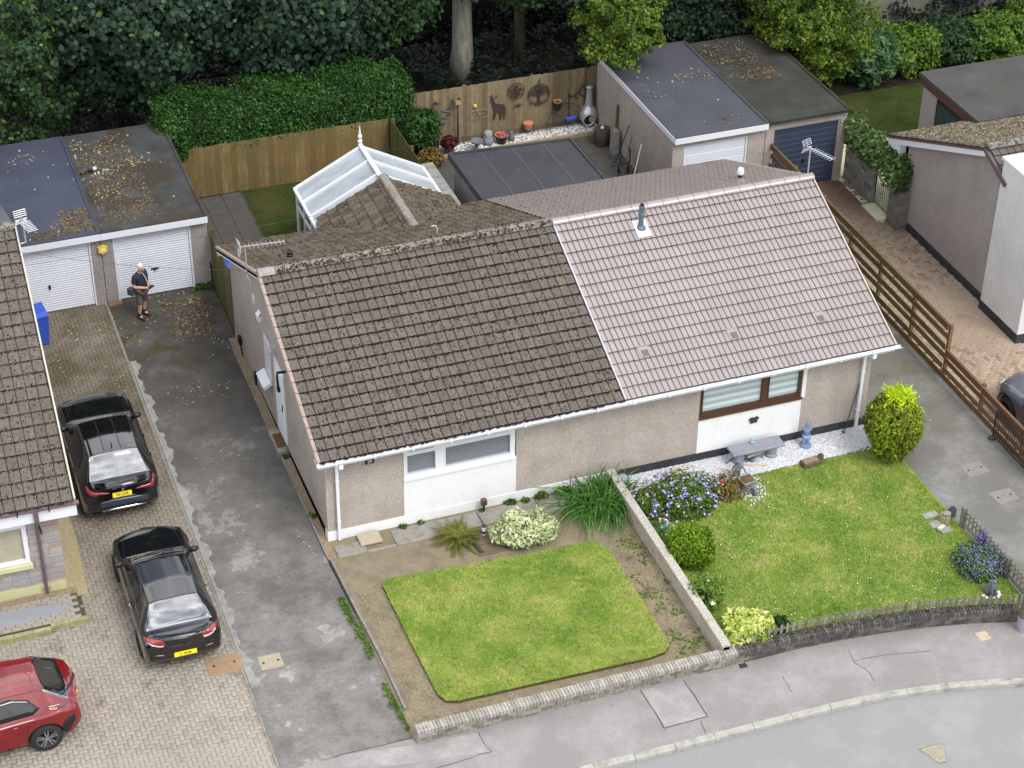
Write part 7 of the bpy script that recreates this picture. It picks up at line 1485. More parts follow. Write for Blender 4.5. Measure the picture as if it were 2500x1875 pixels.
turf('garden_grass', [(7.34, -6.9), (9.9, -6.98), (12, -7.25), (14.0, -7.7), (14.6, -7.9), (14.6, -1.75), (14.2, -1.02), (11.6, -1.0), (10.6, -1.05), (9.5, -1.2), (8.4, -1.5), (7.5, -1.6)], .03, 120000, blade('green_grass_blade', C(104,138,50,.98), C(132,158,66,.98), C(158,170,84,.98), C(182,176,110,.98), .5), .045, 'daisy-dotted green lawn in front of the new-roofed bungalow')
n = 620; P = np.stack([RNG.uniform(8.2, 14.4, n), RNG.uniform(-7.2, -1.2, n), np.full(n, .075)], 1); kp = (np.sin(P[:, 0]*1.7)+np.cos(P[:, 1]*2.1)+RNG.normal(0, .8, n)) > .1; P = P[kp]; V, F = leaves(len(P), P, np.tile([0, 0, 1.0], (len(P), 1)), .02, 1.1, .05, .2); stuff('lawn_daisies', npmesh('lawn_daisies', V, F), M_wht, None, 'tiny white daisies scattered over the green lawn')
# fallen leaves on the ground
def fallen(name, n, x0, x1, y0, y1, mat, size, label, pw=1.0): k = max(4, n//14); cc = np.stack([RNG.uniform(x0, x1, k), y0+(y1-y0)*RNG.random(k)**pw], 1); P = cc[RNG.integers(0, k, n)]+RNG.normal(0, 1, (n, 2))*[.2, .3]; P[:, 0] = np.clip(P[:, 0], x0, x1); P[:, 1] = np.clip(P[:, 1], y0, y1); P = np.concatenate([P, np.full((n, 1), .012)], 1); V, F = leaves(n, P, np.tile([0, 0, 1.0], (n, 1)), size, 1.5, .2, .25); stuff(name, npmesh(name, V, F), mat, None, label)
fallen('fallen_leaves', 380, -4.9, -.3, 4.5, 12.1, M_leafy, .036, 'pale yellow leaves scattered in front of the white garage doors', .6); fallen('fallen_leaves', 70, -2.9, -.3, -4, 5, M_leafy, .034, 'few pale leaves scattered down the left tarmac driveway'); fallen('dry_leaves', 700, -1.6, -.3, 9.8, 11.7, M_leafd, .06, 'drift of brown dry leaves beside the green timber gate'); fallen('dry_leaves', 500, -.19, -.02, 4.7, 9.2, M_leafd, .04, 'dry brown leaves in the strip along the gable wall')
fallen('fallen_leaves', 60, 14.9, 17.2, -6, 8, M_wht, .025, 'white specks scattered on the right-hand driveway')

chips('soil_clods', 5200, lambda n: (lambda P: P[(P[:, 1] > -2.0) | (P[:, 0] < .72) | (P[:, 0] > 6.25) | (P[:, 1] < -6.45)])(np.stack([RNG.uniform(0.02, 7.05, n), RNG.uniform(-6.95, -.78, n)], 1)), .014, soilmat('soil_clod', C(110,92,74,.7), C(150,130,104,.72), C(186,166,136,.75), 20), .018)
turf('border_dry_grass', [(.05, -6.95), (7.0, -6.95), (7.0, -2.0), (6.25, -2.0), (6.25, -6.2), (5.9, -6.42), (1.0, -6.35), (.72, -6.1), (.68, -2.0), (.05, -2.0)], .02, 26000, blade('straw_blade', C(120,118,66,.8), C(160,142,100,.8), C(176,158,118,.82), C(190,172,134,.82)), .03, 'sparse dry grass on the bare strip round the front lawn')
# ================================================================== SMALL THINGS
M_gst = plain('grey_stone', C(150,154,162,.78), .9, .18, 14, .4, 50, fine=.35); M_dst = plain('dark_stone', C(116,120,128,.75), .85, .2, 14, .4, 50, fine=.3); M_cst = plain('cream_stone', C(196,188,160,.8), .9, .15, 10, .5, 40, fine=.4)
M_bst = plain('blue_grey_resin', C(120,134,164,.8), .7, .14, 12); M_bst2 = plain('denim_resin', C(132,156,190,.82), .7, .14, 12); M_iron = plain('rusty_iron', C(62,50,42,.8), .75, .3, 12, .3); M_tc = plain('terracotta', C(196,132,92,.8), .85, .12, 8); M_pinkpot = plain('pink_pot', C(214,178,164,.82), .8, .1, 8)
M_log = boardmat('log_timber', C(78,66,54,.7), C(100,86,70,.72), C(120,106,86,.72)); M_sil = plain('silver_paint', C(190,190,192,.85), .35, .08, metal=.5)
M_bluep = plain('blue_plastic', C(58,88,190,.85), .4, .06); M_steel = plain('galvanised', C(206,208,210,.85), .4, .06, metal=.6); M_teal = plain('teal_glaze', C(60,116,110,.8), .3, .12)
# ---- manhole covers
def cover(name, label, c, w, d, rot, mat, rim, pat, z=.0):
    t_ = thing(name, label, 'manhole cover', (c[0], c[1], z), rot); part('frame', MB().box(-w/2, w/2, -d/2, d/2, -.03, .006), rim, t_); part('cover', MB().box(-w/2+.03, w/2-.03, -d/2+.03, d/2-.03, -.02, .012), mat, t_)
    m = MB(); n1, n2 = int(w/.055), int(d/.055)
    for i in range(n1):
        for j in range(n2):
            x, y = -w/2+.05+(w-.1)*(i+.5)/n1, -d/2+.05+(d-.1)*(j+.5)/n2; m.box(x-.016, x+.016, y-.016, y+.016, .012, .0165)
    if pat: o = part('tread', m, mat, t_); o['kind'] = 'stuff'
    for sx in (-.3, .3): part('lifting_hole', MB().cyl((sx*w, 0, .008), (sx*w, .0, .0175), .03, .03, 10), M_blk, t_)
    return t_
M_rust = plain('rusty_cover', C(166,138,106,.72), .85, .15, 8, .3); M_ccov = plain('concrete_cover', C(176,164,138,.75), .92, .15, 10, .4, 60, fine=.4); M_grid = plain('grey_grid', C(146,140,136,.75), .8, .12, 8)
cover('manhole_cover', 'rusty patterned metal cover set in block paving behind the black coupe', q(0,3,1730,860), .78, .58, .0, M_rust, M_rust, True, .004); cover('manhole_cover', 'speckled concrete inspection cover in the left tarmac driveway', q(0,3,2090,840), .56, .5, 0, M_ccov, M_edge, False)
cover('manhole_cover', 'moss-ringed metal grid cover nearer the golden conifer', q(3,2,1830,775), .62, .5, .06, M_grid, M_edge, True); cover('manhole_cover', 'metal grid cover in right driveway nearer the short picket fence', q(3,2,2060,985), .62, .5, .06, M_grid, M_edge, True)
tp = [q(3,3,1395,1515,-.115), q(3,3,1560,1470,-.115), q(3,3,1600,1480,-.115), q(3,3,1615,1615,-.115), q(3,3,1560,1630,-.115)]; tpp = [(p[0], p[1]) for p in tp][::-1]; tcx = sum(p[0] for p in tpp)/5; tcy = sum(p[1] for p in tpp)/5
TM = thing('road_manhole', 'triangular studded metal manhole cover in the road', 'manhole cover', (tcx, tcy, -.115)); part('frame', MB().prism([(x-tcx, y-tcy) for x, y in tpp], -.03, .008), M_edge, TM); part('cover', MB().prism([((x-tcx)*.88, (y-tcy)*.88) for x, y in tpp], -.02, .012), M_ccov, TM)
m = MB()
for i in range(-9, 10):
    for j in range(-9, 10):
        x, y = i*.065, j*.065; a = [((tpp[k][0]-tcx)*.8, (tpp[k][1]-tcy)*.8) for k in range(5)]
        if all((a[(k+1) % 5][0]-a[k][0])*(y-a[k][1])-(a[(k+1) % 5][1]-a[k][1])*(x-a[k][0]) > 0 for k in range(5)) or all((a[(k+1) % 5][0]-a[k][0])*(y-a[k][1])-(a[(k+1) % 5][1]-a[k][1])*(x-a[k][0]) < 0 for k in range(5)): m.cyl((x, y, .012), (x, y, .02), .02, .016, 6)
if m.v: o_ = part('studs', m, M_conc, TM); o_['kind'] = 'stuff'
solo('drain_cover', MB().bbox(-.14, .14, -.14, .14, -.02, .008, .004), plain('clay_cover', C(190,170,150,.78), .9), 'small square buff cover in the pavement near the wooden pole', 'cover', tuple(q(3,3,1895,640))); solo('stopcock_cover', MB().bbox(-.09, .09, -.07, .07, -.02, .008, .004), M_black, 'small dark stopcock cover in pavement beside the brick wall', 'cover', tuple(q(3,3,45,870)))
# ---- front bed of the old-roofed house
solo('step_stone', MB().bbox(-.27, .27, -.2, .2, -.06, .0, .012), plain('buff_slab', C(186,172,150,.78), .9, .1, 6, .3), 'square buff slab raised at the front left corner of the house', 'slab', tuple(np.array(q(1,2,955,1300,.13))+np.array([0, 0, .0])))
SL = thing('garden_light', 'white and grey cylindrical solar light on the bed slabs', 'light', tuple(q(1,2,1836,1278,.04))); part('body', MB().lathe([(.065, 0), (.065, .08), (.055, .09), (.055, .24), (.06, .25)], (0, 0, 0), 16), M_upvc, SL, smooth=False); part('band', MB().lathe([(.067, .06), (.067, .12)], (0, 0, 0), 16), M_black, SL); part('cap', MB().lathe([(.06, .25), (.06, .275), (.045, .28)], (0, 0, 0), 16), M_black, SL)
PS = thing('post_sensor', 'brown box on a short dark post at the white plinth', 'post light', tuple(q(1,2,1836,1100,.05))); part('post', MB().box(-.025, .025, -.02, .02, -.06, .28), M_blk, PS); part('box', MB().bbox(-.07, .07, -.05, .05, .2, .38, .01), M_brown, PS)
BS = thing('bed_slabs', 'two mossy sunken slabs in the soil below the solar light', 'slabs', tuple(q(1,2,1880,1370,.02)));
for k in range(2): part('slab', MB().bbox(-.33, .33, -.3+k*.4, .08+k*.4, -.05, .035, .012), plain('mossy_slab', C(120,106,82,.72), .95, .2, 5, .6, 30, fine=.4), BS)
for c_, lab in (((1,2,1785,1400), 'mossy log edging left of the sunken slabs'), ((1,2,2055,1340), 'mossy log edging below the variegated shrub')): p = q(*c_); solo('log_edging', MB().cyl((0, .22, .05), (.06, -.2, .05), .055, .05, 10), M_log, lab, 'log', tuple(p))
solo('small_pot', MB().lathe([(.05, 0), (.07, .1), (.075, .11), (.06, .1)], (0, 0, 0), 14), M_gst, 'tiny grey dish on the concrete path near sword-leaved clump', 'pot', tuple(q(2,2,575,1085,.055)))
# ---- right front garden
def lathe_thing(name, label, cat, c, prof, mat, n=18): return solo(name, MB().lathe(prof, (0, 0, 0), n), mat, label, cat, c, smooth=True)
BN = thing('garden_bench', 'grey cast-stone bench with carved legs on the white chippings', 'bench', (11.08, -.42, .04))
m = MB(); m.bbox(-.72, .72, -.22, .22, .36, .42, .012); m.box(-.69, .69, -.195, .195, .345, .36); part('seat', m, M_gst, BN)
m = MB()
for k in range(24): x = -.68+k*.059; m.box(x-.018, x+.018, -.228, -.218, .375, .405)
o_ = part('seat_beading', m, M_gst, BN); o_['kind'] = 'stuff'
for sx in (-.45, .45): part('leg', MB().lathe([(.15, 0), (.15, .05), (.1, .08), (.13, .16), (.14, .22), (.1, .28), (.13, .33), (.14, .345)], (sx, 0, 0), 10, sy=1.1), M_gst, BN, smooth=False)
OF = thing('frog_ornament', 'small pale blue figurine sitting on the stone bench', 'ornament', tuple(q(2,2,2012,575,.46))); m = MB(); m.ball((0, 0, .05), (.07, .06, .06), 10, jit=.08).ball((0, -.01, .13), (.05, .05, .05), 10, jit=.08); part('figure', m, plain('pale_blue_glaze', C(150,184,206,.85), .4, .2, 30), OF, smooth=True)
KN = thing('garden_kneeler', 'pinkish padded kneeler on a green frame under the stone bench', 'kneeler', tuple(q(2,2,2010,690,.04)), .12); part('pad', MB().bbox(-.22, .22, -.11, .11, .14, .2, .02), plain('pink_pad', C(186,168,156,.8), .8), KN); part('frame', MB().tube([(-.22, -.1, 0), (-.22, -.1, .14), (-.22, .1, .14), (-.22, .1, 0)], .014, 6).tube([(.22, -.1, 0), (.22, -.1, .14), (.22, .1, .14), (.22, .1, 0)], .014, 6).box(-.22, .22, -.11, .11, .12, .14), plain('dark_green_tube', C(34,64,56,.8), .5), KN)
solo('hand_tool', MB().tube([(-.16, -.08, .02), (.1, .05, .03), (.16, .09, .12)], .018, 6).ball((-.17, -.09, .02), (.05, .03, .015), 8), plain('purple_plastic', C(132,92,190,.85), .4), 'purple hand tool lying by the left leg of the stone bench', 'tool', tuple(q(2,2,1850,705,.04)), smooth=True)
solo('wooden_cane', MB().tube([(-.33, .1, .02), (.33, -.12, .02)], .016, 6), plain('cane', C(206,186,140,.85), .8, .15, 30), 'pale wooden cane lying on chippings in front of bench', 'cane', tuple(q(2,2,2020,745,.04)), smooth=True)
solo('watering_rose', MB().lathe([(.03, 0), (.07, .03), (.075, .08), (.02, .1)], (0, 0, 0), 12), M_teal, 'small teal plastic object in front of the bench', 'ornament', tuple(q(2,2,2010,715,.04)), smooth=True)
def skin_mesh(name, verts, edges, radii, sub=1, root=0):
    me = bpy.data.meshes.new(name); me.from_pydata(verts, edges, []); o = bpy.data.objects.new(name, me); COL.objects.link(o)
    o.modifiers.new('s', 'SKIN'); sk = me.skin_vertices[0].data
    for i, r in enumerate(radii): sk[i].radius = (r, r) if not hasattr(r, '__len__') else r
    for i in range(len(verts)): sk[i].use_root = (i == root)
    sb = o.modifiers.new('u', 'SUBSURF'); sb.levels = sub; sb.render_levels = sub; bpy.context.view_layer.update()
    out = bpy.data.meshes.new_from_object(o.evaluated_get(bpy.context.evaluated_depsgraph_get())); out.name = name; bpy.data.objects.remove(o); bpy.data.meshes.remove(me)
    out.polygons.foreach_set('use_smooth', [True]*len(out.polygons)); return out
# child statue: one figure, seen from behind, hands on the wall
cs = q(3, 2, 525, 595, .04); CS = thing('child_statue', 'blue-grey statue of a child peeking at the wall on white chippings', 'statue', tuple(cs), -.3)
part('base', MB().lathe([(.15, 0), (.15, .05), (.12, .08)], (0, 0, 0), 14), M_bst, CS)
me = skin_mesh('legs', [(0, 0, .34), (-.05, 0, .3), (-.055, 0, .18), (-.055, 0, .07), (.05, 0, .3), (.055, .01, .18), (.055, .02, .07)], [(0, 1), (1, 2), (2, 3), (0, 4), (4, 5), (5, 6)], [.075, .06, .052, .05, .06, .052, .05]); link('trousers', me, M_bst2, CS)
me = skin_mesh('body', [(0, 0, .34), (0, .01, .45), (0, .01, .54), (0, .02, .6), (0, .03, .68), (0, .04, .74), (-.09, .02, .53), (-.11, .06, .46), (-.05, .13, .5), (.09, .02, .53), (.13, .06, .47), (.08, .13, .52)], [(0, 1), (1, 2), (2, 3), (3, 4), (4, 5), (2, 6), (6, 7), (7, 8), (2, 9), (9, 10), (10, 11)], [.085, .08, .075, .045, .075, .06, .04, .032, .026, .04, .032, .026]); link('figure', me, M_bst, CS)
# wheelbarrow figure planter
wb = q(2, 2, 1955, 900, .04); WB = thing('wheelbarrow_ornament', 'grey stone gardener figure pushing a planted wheelbarrow at lawn edge', 'ornament', (wb[0], wb[1], .03), .12)
m = MB(); m.add([(-.13, -.2, .12), (.13, -.2, .12), (.15, .12, .1), (-.15, .12, .1), (-.18, -.26, .26), (.18, -.26, .26), (.2, .16, .24), (-.2, .16, .24), (-.15, -.22, .26), (.15, -.22, .26), (.17, .13, .24), (-.17, .13, .24), (-.14, -.2, .2), (.14, -.2, .2), (.16, .11, .19), (-.16, .11, .19)], [(3,2,1,0), (0,1,5,4), (1,2,6,5), (2,3,7,6), (3,0,4,7), (4,5,9,8), (5,6,10,9), (6,7,11,10), (7,4,8,11), (8,9,13,12), (9,10,14,13), (10,11,15,14), (11,8,12,15)]); part('barrow', m, M_gst, WB); part('soil', MB().box(-.145, .145, -.2, .11, .18, .225), M_litter, WB)
m = MB(); m.cyl((-.04, -.42, .11), (.04, -.42, .11), .11, .11, 18); part('wheel', m, M_dst, WB); part('shaft', MB().tube([(-.15, .4, .3), (-.13, 0, .13), (-.06, -.42, .11)], .022, 6).tube([(.15, .4, .3), (.13, 0, .13), (.06, -.42, .11)], .022, 6), M_dst, WB)
me = skin_mesh('gardener', [(0, .42, .0), (0, .42, .2), (0, .4, .36), (0, .39, .42), (0, .38, .5), (-.1, .4, .33), (-.14, .34, .26), (.1, .4, .33), (.14, .34, .26)], [(0, 1), (1, 2), (2, 3), (3, 4), (2, 5), (5, 6), (2, 7), (7, 8)], [.12, .1, .085, .045, .07, .045, .035, .045, .035]); link('gardener', me, M_dst, WB); part('hat', MB().lathe([(.11, .52), (.1, .54), (.06, .55), (.05, .6), (.02, .61)], (0, .38, 0), 14), M_dst, WB, smooth=True)
chips('barrow_chippings', 420, lambda n: np.stack([wb[0]+RNG.normal(.02, .2, n), wb[1]-.12+RNG.normal(0, .3, n)], 1), .028, M_chip, .05)
LPN = thing('log_planter', 'dark log-shaped planter filled with pebbles at chippings edge', 'planter', tuple(q(3,2,565,740,.03)), .12); part('trough', MB().bbox(-.26, .22, -.13, .13, 0, .16, .03), M_log, LPN); part('pebbles', MB().box(-.22, .18, -.09, .09, .14, .165), M_gbrown, LPN); part('log_end', MB().cyl((.25, -.02, .16), (.34, .06, .12), .09, .08, 12), M_log, LPN)
SP = thing('stone_trough', 'cream stone block ornament with slot on the white chippings', 'planter', tuple(q(2,2,1415,835,.04)), .08); m = MB(); m.bbox(-.24, .24, -.12, -.05, 0, .2, .02); m.bbox(-.24, .24, .05, .12, 0, .22, .02); m.bbox(-.24, -.14, -.05, .05, 0, .22, .02); m.bbox(.14, .24, -.05, .05, 0, .22, .02); m.box(-.14, .14, -.05, .05, 0, .08); part('block', m, M_cst, SP)
lathe_thing('stone_urn', 'weathered grey stone urn in the corner by block wall', 'urn', tuple(q(2,2,1005,935,.04)), [(.12, 0), (.12, .06), (.07, .1), (.08, .16), (.15, .24), (.17, .3), (.14, .34), (.15, .38), (.1, .44), (.03, .47)], M_gst)
PP_ = thing('pink_pot', 'pink clay pot of dry moss behind the block wall', 'pot', tuple(q(2,2,1098,1040,.03))); part('pot', MB().lathe([(.1, 0), (.14, .14), (.18, .22), (.19, .27), (.16, .27), (.15, .24)], (0, 0, 0), 18), M_pinkpot, PP_, smooth=False); part('moss', MB().ball((0, 0, .245), (.15, .15, .04), 10, jit=.1), plain('dry_moss', C(128,116,62,.75), 1, .25, 20), PP_)
fg = q(2, 2, 1258, 1150, .02); FG = thing('kneeling_figure', 'grey stone hunched figure statue in front of the cranesbill', 'statue', tuple(fg), .5); me = skin_mesh('figure', [(0, 0, .06), (0, .03, .2), (0, .02, .32), (0, -.03, .4), (0, -.07, .48), (-.11, -.02, .3), (-.08, -.12, .2), (.11, -.02, .3), (.08, -.12, .2), (-.09, -.1, .05), (.09, -.1, .05)], [(0, 1), (1, 2), (2, 3), (3, 4), (2, 5), (5, 6), (2, 7), (7, 8), (0, 9), (0, 10)], [.15, .14, .12, .07, .085, .055, .04, .055, .04, .08, .08]); link('figure', me, M_dst, FG)
sw_ = q(2, 2, 1308, 1255, .02); SW = thing('swan_ornament', 'teal glass swan ornament with white neck beside the lime-green bush', 'ornament', tuple(sw_)); part('body', MB().ball((0, 0, .1), (.14, .1, .1), 14), M_teal, SW, smooth=True); part('neck', MB().tube([(.1, 0, .12), (.15, 0, .2), (.14, 0, .3), (.1, 0, .34), (.06, 0, .32)], [.03, .024, .02, .02, .012], 8), M_upvc, SW, smooth=True)
solo('bird_ornament', MB().ball((0, 0, .07), (.045, .06, .07), 10).ball((0, -.03, .15), (.03, .035, .03), 8), M_upvc, 'small white bird ornament behind the swan', 'ornament', tuple(q(2,2,1293,1190,.02)), smooth=True)
def star(name, label, c, r, mat):
    pts = [(math.cos(PI/2+k*PI/5)*(r if k % 2 == 0 else r*.55), math.sin(PI/2+k*PI/5)*(r if k % 2 == 0 else r*.55)) for k in range(10)]; m = MB(); o = len(m.v); m.add([(x, 0, z) for x, z in pts]+[(0, -r*.4, 0), (0, r*.4, 0)], [(i, (i+1) % 10, 10) for i in range(10)]+[((i+1) % 10, i, 11) for i in range(10)]); m.tube([(0, 0, -r*.4), (0, 0, -.36)], .006, 5); return solo(name, m, mat, label, 'ornament', c)
M_coral = plain('coral_plastic', C(226,98,96,.88), .35, .08); star('star_ornament', 'larger coral star ornament on a stick above the border', tuple(q(2,2,1768,880,.38)), .13, M_coral); star('star_ornament', 'smaller coral star ornament on a stick near cranesbill', tuple(q(2,2,1672,876,.38)), .07, M_coral)
bf = qy(2, 2, 2022, 395, -.02); BFY = thing('butterfly_plaque', 'brown metal butterfly ornament on the white wall panel', 'ornament', tuple(bf))
for sg in (-1, 1):
    for zz, r in ((.04, .075), (-.05, .055)): m = MB(); m.plate([(sg*(.02+r*.6+math.cos(a)*r), -.012-.01*abs(math.cos(a)), zz+math.sin(a)*r*.8) for a in np.linspace(0, 2*PI, 12)[:-1]], .006); part('wing', m, M_iron, BFY)
part('body', MB().tube([(0, -.015, -.08), (0, -.015, .08)], .01, 6), M_iron, BFY)
# stump, slate, slabs and brick by the driveway
STP = thing('log_stump', 'pale log stump carrying a smooth grey stone beside the lawn', 'stump', tuple(q(3,2,1598,1180,.03))); part('log', MB().lathe([(.14, 0), (.135, .2), (.13, .22), (.05, .225)], (0, 0, 0), 18), boardmat('stripped_log', C(158,148,120,.75), C(176,166,138,.78), C(190,180,152,.78)), STP, smooth=False); part('stone', MB().ball((0.01, -.02, .265), (.12, .1, .05), 14), plain('smooth_stone', C(140,140,124,.75), .8, .1), STP, smooth=True)
sp_ = q(3, 2, 1650, 1150, .02); solo('slate_slab', MB().plate([(-.12, 0, -.02), (.1, -.02, -.02), (.13, .0, .2), (.08, .02, .3), (-.02, .02, .33), (-.13, .01, .24)], .03), plain('slate', C(66,70,78,.75), .7, .1), 'dark slate standing on edge behind the log stump', 'slate', (sp_[0], sp_[1], .02))
for k, (c_, w, d, r) in enumerate((((3,2,1490,1130), .42, .22, .1), ((3,2,1530,1200), .3, .24, .1), ((3,2,1610,1245), .3, .2, .05))): solo('stepping_slab', MB().bbox(-w/2, w/2, -d/2, d/2, -.04, .015, .01), M_conc, ('largest pale slab left of the log stump', 'middle pale slab in front of the log stump', 'pale slab under the loose brick')[k], 'slab', tuple(q(*c_, .05)), r)
solo('loose_brick', MB().bbox(-.11, .11, -.05, .05, 0, .07, .006), plain('buff_brick', C(200,190,172,.8), .9), 'single pale brick lying on a slab by the lawn', 'brick', tuple(q(3,2,1573,1235,.065)), .4)
dg = q(3, 3, 1955, 325, .03); DG = thing('dog_statue', 'grey stone sitting dog statue ringed by white stones', 'statue', tuple(dg), .2); me = skin_mesh('dog', [(0, .1, .08), (0, .06, .2), (0, -.0, .36), (0, -.02, .46), (0, -.1, .45), (-.05, -.06, .2), (-.05, -.08, .02), (.05, -.06, .2), (.05, -.08, .02), (-.09, .04, .05), (.09, .04, .05), (0, .24, .04)], [(0, 1), (1, 2), (2, 3), (3, 4), (2, 5), (5, 6), (2, 7), (7, 8), (0, 9), (0, 10), (0, 11)], [.12, .11, .085, .07, .035, .04, .03, .04, .03, .06, .06, .02]); link('dog', me, M_dst, DG)
for sg in (-1, 1): part('ear', MB().ball((sg*.07, .0, .45), (.02, .03, .05), 8), M_dst, DG, smooth=True)
for k in range(7): a = PI+k*PI/6; solo('white_stone', MB().ball((0, 0, .03), (.05, .045, .04), 8, jit=.1), M_chip, ('leftmost','second from left','third from left','middle','third from right','second from right','rightmost')[k]+' white pebble round the stone dog', 'stone', (dg[0]+math.cos(a)*.2, dg[1]+math.sin(a)*.16, .03), group='pebbles round the stone dog', smooth=True)
br = qy(3, 2, 860, 430, -.1); BRM = thing('leaning_rake', 'long dark tool leaning on the wall by right downpipe', 'tool', tuple(q(3,2,820,495,.04))); e_ = qy(3, 2, 945, 110, -.04); b0 = Vector(q(3,2,820,495,.04)); part('handle', MB().tube([(0, 0, .02), tuple(Vector(e_)-b0)], .014, 6), plain('dark_wood', C(70,58,50,.75), .8), BRM); part('head', MB().tube([(-.06, -.01, .1), (-.02, -.02, .0), (.05, 0, .02)], .012, 6), M_blk, BRM)
# ---- rear fence ornaments (the fence stands at y = 17.95)
def qf(x, y, Y=17.92): px, py = 1000+x*500/2212, 150+y*500/2212; d = FW+RT*(px-1250)/F_PX+UP*(937.5-py)/F_PX; return CAM+d*(Y-CAM[1])/d[1]
def qg(x, y, z): px, py = 1000+x*500/2212, 150+y*500/2212; d = FW+RT*(px-1250)/F_PX+UP*(937.5-py)/F_PX; return CAM+d*(z-CAM[2])/d[2]
def sil(m, pts, th=.015): P = [qf(*p) for p in pts]; m.plate([tuple(p) for p in P][::-1], th); return m
DE = thing('deer_plaque', 'dark metal stag silhouette hung on the pale fence', 'ornament', tuple(qf(960, 500)))
deer = [(905,635),(900,600),(908,545),(905,510),(893,470),(890,440),(875,425),(880,405),(900,400),(915,425),(925,452),(950,460),(990,462),(1020,465),(1038,490),(1040,540),(1030,590),(1032,620),(1018,625),(1012,590),(1010,550),(990,545),(995,580),(992,630),(978,632),(975,590),(968,548),(940,540),(935,570),(925,620)]
part('body', sil(MB(), deer), M_iron, DE, world=True); m = MB()
for pts in ([(897, 405), (885, 375), (870, 380)], [(890, 390), (893, 362)], [(910, 402), (930, 385), (945, 365)], [(930, 385), (955, 385)]): m.tube([tuple(qf(*p)) for p in pts], .014, 5)
part('antler', m, M_iron, DE, world=True)
def ring(name, label, cx, cy, r, fill):
    c = Vector(qf(cx, cy)); t_ = thing(name, label, 'ornament', tuple(c)); part('rim', MB().tube([(math.cos(a)*r, -.02, math.sin(a)*r) for a in np.linspace(0, 2*PI, 29)], .016, 6, caps=False), M_iron, t_, smooth=True); fill(t_, r); return t_
def tol(t_, r):
    m = MB(); m.tube([(0, -.02, -r), (0, -.02, -.1*r)], [.05, .03], 6)
    for k in range(26): a = random.uniform(.1, PI-.1); e = random.uniform(.5, .95)*r; m.tube([(0, -.02, -.2*r), (math.cos(a)*e*.5, -.02, math.sin(a)*e*.4), (math.cos(a)*e, -.02, math.sin(a)*e*.95)], .01, 4)
    for k in range(5): a = -PI/2+(k-2)*.45; m.tube([(0, -.02, -.75*r), (math.cos(a)*r*.97, -.02, math.sin(a)*r*.97)], .012, 4)
    part('tree_pattern', m, M_iron, t_)
    m = MB()
    for k in range(150): a = random.uniform(0, PI); e = r*random.uniform(.35, .97); m.ball((math.cos(a)*e, -.02, math.sin(a)*e), (.022, .006, .018), 6)
    o = part('leaf_pattern', m, M_iron, t_); o['kind'] = 'stuff'
def flor(t_, r):
    m = MB(); m.tube([(0, -.02, -r), (0, -.02, r*.7)], .02, 6)
    for sx, sz, rr in ((-.5, .1, .26), (.5, .1, .26), (0, .45, .24), (-.35, -.45, .22), (.35, -.45, .22), (0, -.05, .2)): m.cyl((sx*r, -.03, sz*r), (sx*r, -.012, sz*r), rr*r, rr*r, 12)
    part('flower_pattern', m, M_iron, t_)
ring('round_plaque', 'dark round metal plaque of flower heads on the fence right of the stag', 1150, 315, .27, flor); ring('tree_plaque', 'large rusty round tree plaque high on the pale fence', 1397, 352, .36, tol)
ring('wheel_plaque', 'dark iron wheel hung low on the fence beside the rounded conifer', 245, 678, .24, lambda t_, r: part('spoke_pattern', MB().cyl((0, -.03, 0), (0, -.01, 0), r*.3, r*.3, 12).tube([(-r, -.02, 0), (r, -.02, 0)], .02, 5).tube([(0, -.02, -r), (0, -.02, r)], .02, 5).tube([(-r*.7, -.02, -r*.7), (r*.7, -.02, r*.7)], .02, 5).tube([(r*.7, -.02, -r*.7), (-r*.7, -.02, r*.7)], .02, 5), M_iron, t_))
def pole(x, ytop, ybot, label, top):
    b = Vector(qf(x, ybot, 17.8)); h = qf(x, ytop, 17.8)[2]; t_ = thing('bird_pole', label, 'bird pole', (b.x, b.y, .05)); part('pole', MB().tube([(0, 0, 0), (.01, 0, h*.5), (0, 0, h-.05)], [.04, .034, .03], 8), M_log, t_, smooth=True); top(t_, h-.05); return t_
def bhouse(t_, h): part('nest_box', MB().box(-.09, .09, -.08, .08, h-.02, h+.14), boardmat('nest_box', C(170,140,96,.75), C(190,160,112,.78), C(200,172,128,.78)), t_); part('nest_roof', MB().plate([(-.13, -.12, h+.12), (0, -.12, h+.27), (0, .12, h+.27), (-.13, .12, h+.12)][::-1], .02).plate([(.13, -.12, h+.12), (0, -.12, h+.27), (0, .12, h+.27), (.13, .12, h+.12)], .02), MATS.get('nest_box') or M_fB, t_)
pole(520, 450, 890, 'dark post with small timber nest box beside the pale fence', bhouse); pole(305, 470, 960, 'dark post with a bird perch left of the nest box', lambda t_, h: part('perch', MB().tube([(-.12, 0, h+.02), (.1, 0, h+.04)], .02, 6).ball((-.06, 0, h+.08), (.07, .04, .05), 8), M_iron, t_))
def metalbird(cx, cy, lab): c = qf(cx, cy); t_ = thing('metal_bird', lab, 'ornament', tuple(c)); m = MB(); m.plate([(-.2, -.01, 0), (-.1, -.01, .06), (.02, -.01, .05), (.16, -.01, .1), (.2, -.01, .08), (.08, -.01, -.02), (.02, -.01, -.07), (-.1, -.01, -.05)][::-1], .012); part('body', m, M_dst, t_); part('wing', MB().plate([(-.08, -.024, .03), (.06, -.024, .02), (.12, -.024, .12)][::-1], .008), M_iron, t_)
metalbird(415, 525, 'upper grey metal bird on the fence between the two posts'); metalbird(405, 595, 'lower grey metal bird on the fence between the two posts'); metalbird(350, 690, 'grey metal bird beside the iron wheel on the fence')
bk = qf(750, 565); BK = thing('bicycle_plaque', 'pale wire bicycle ornament left of the metal stag', 'ornament', tuple(bk))
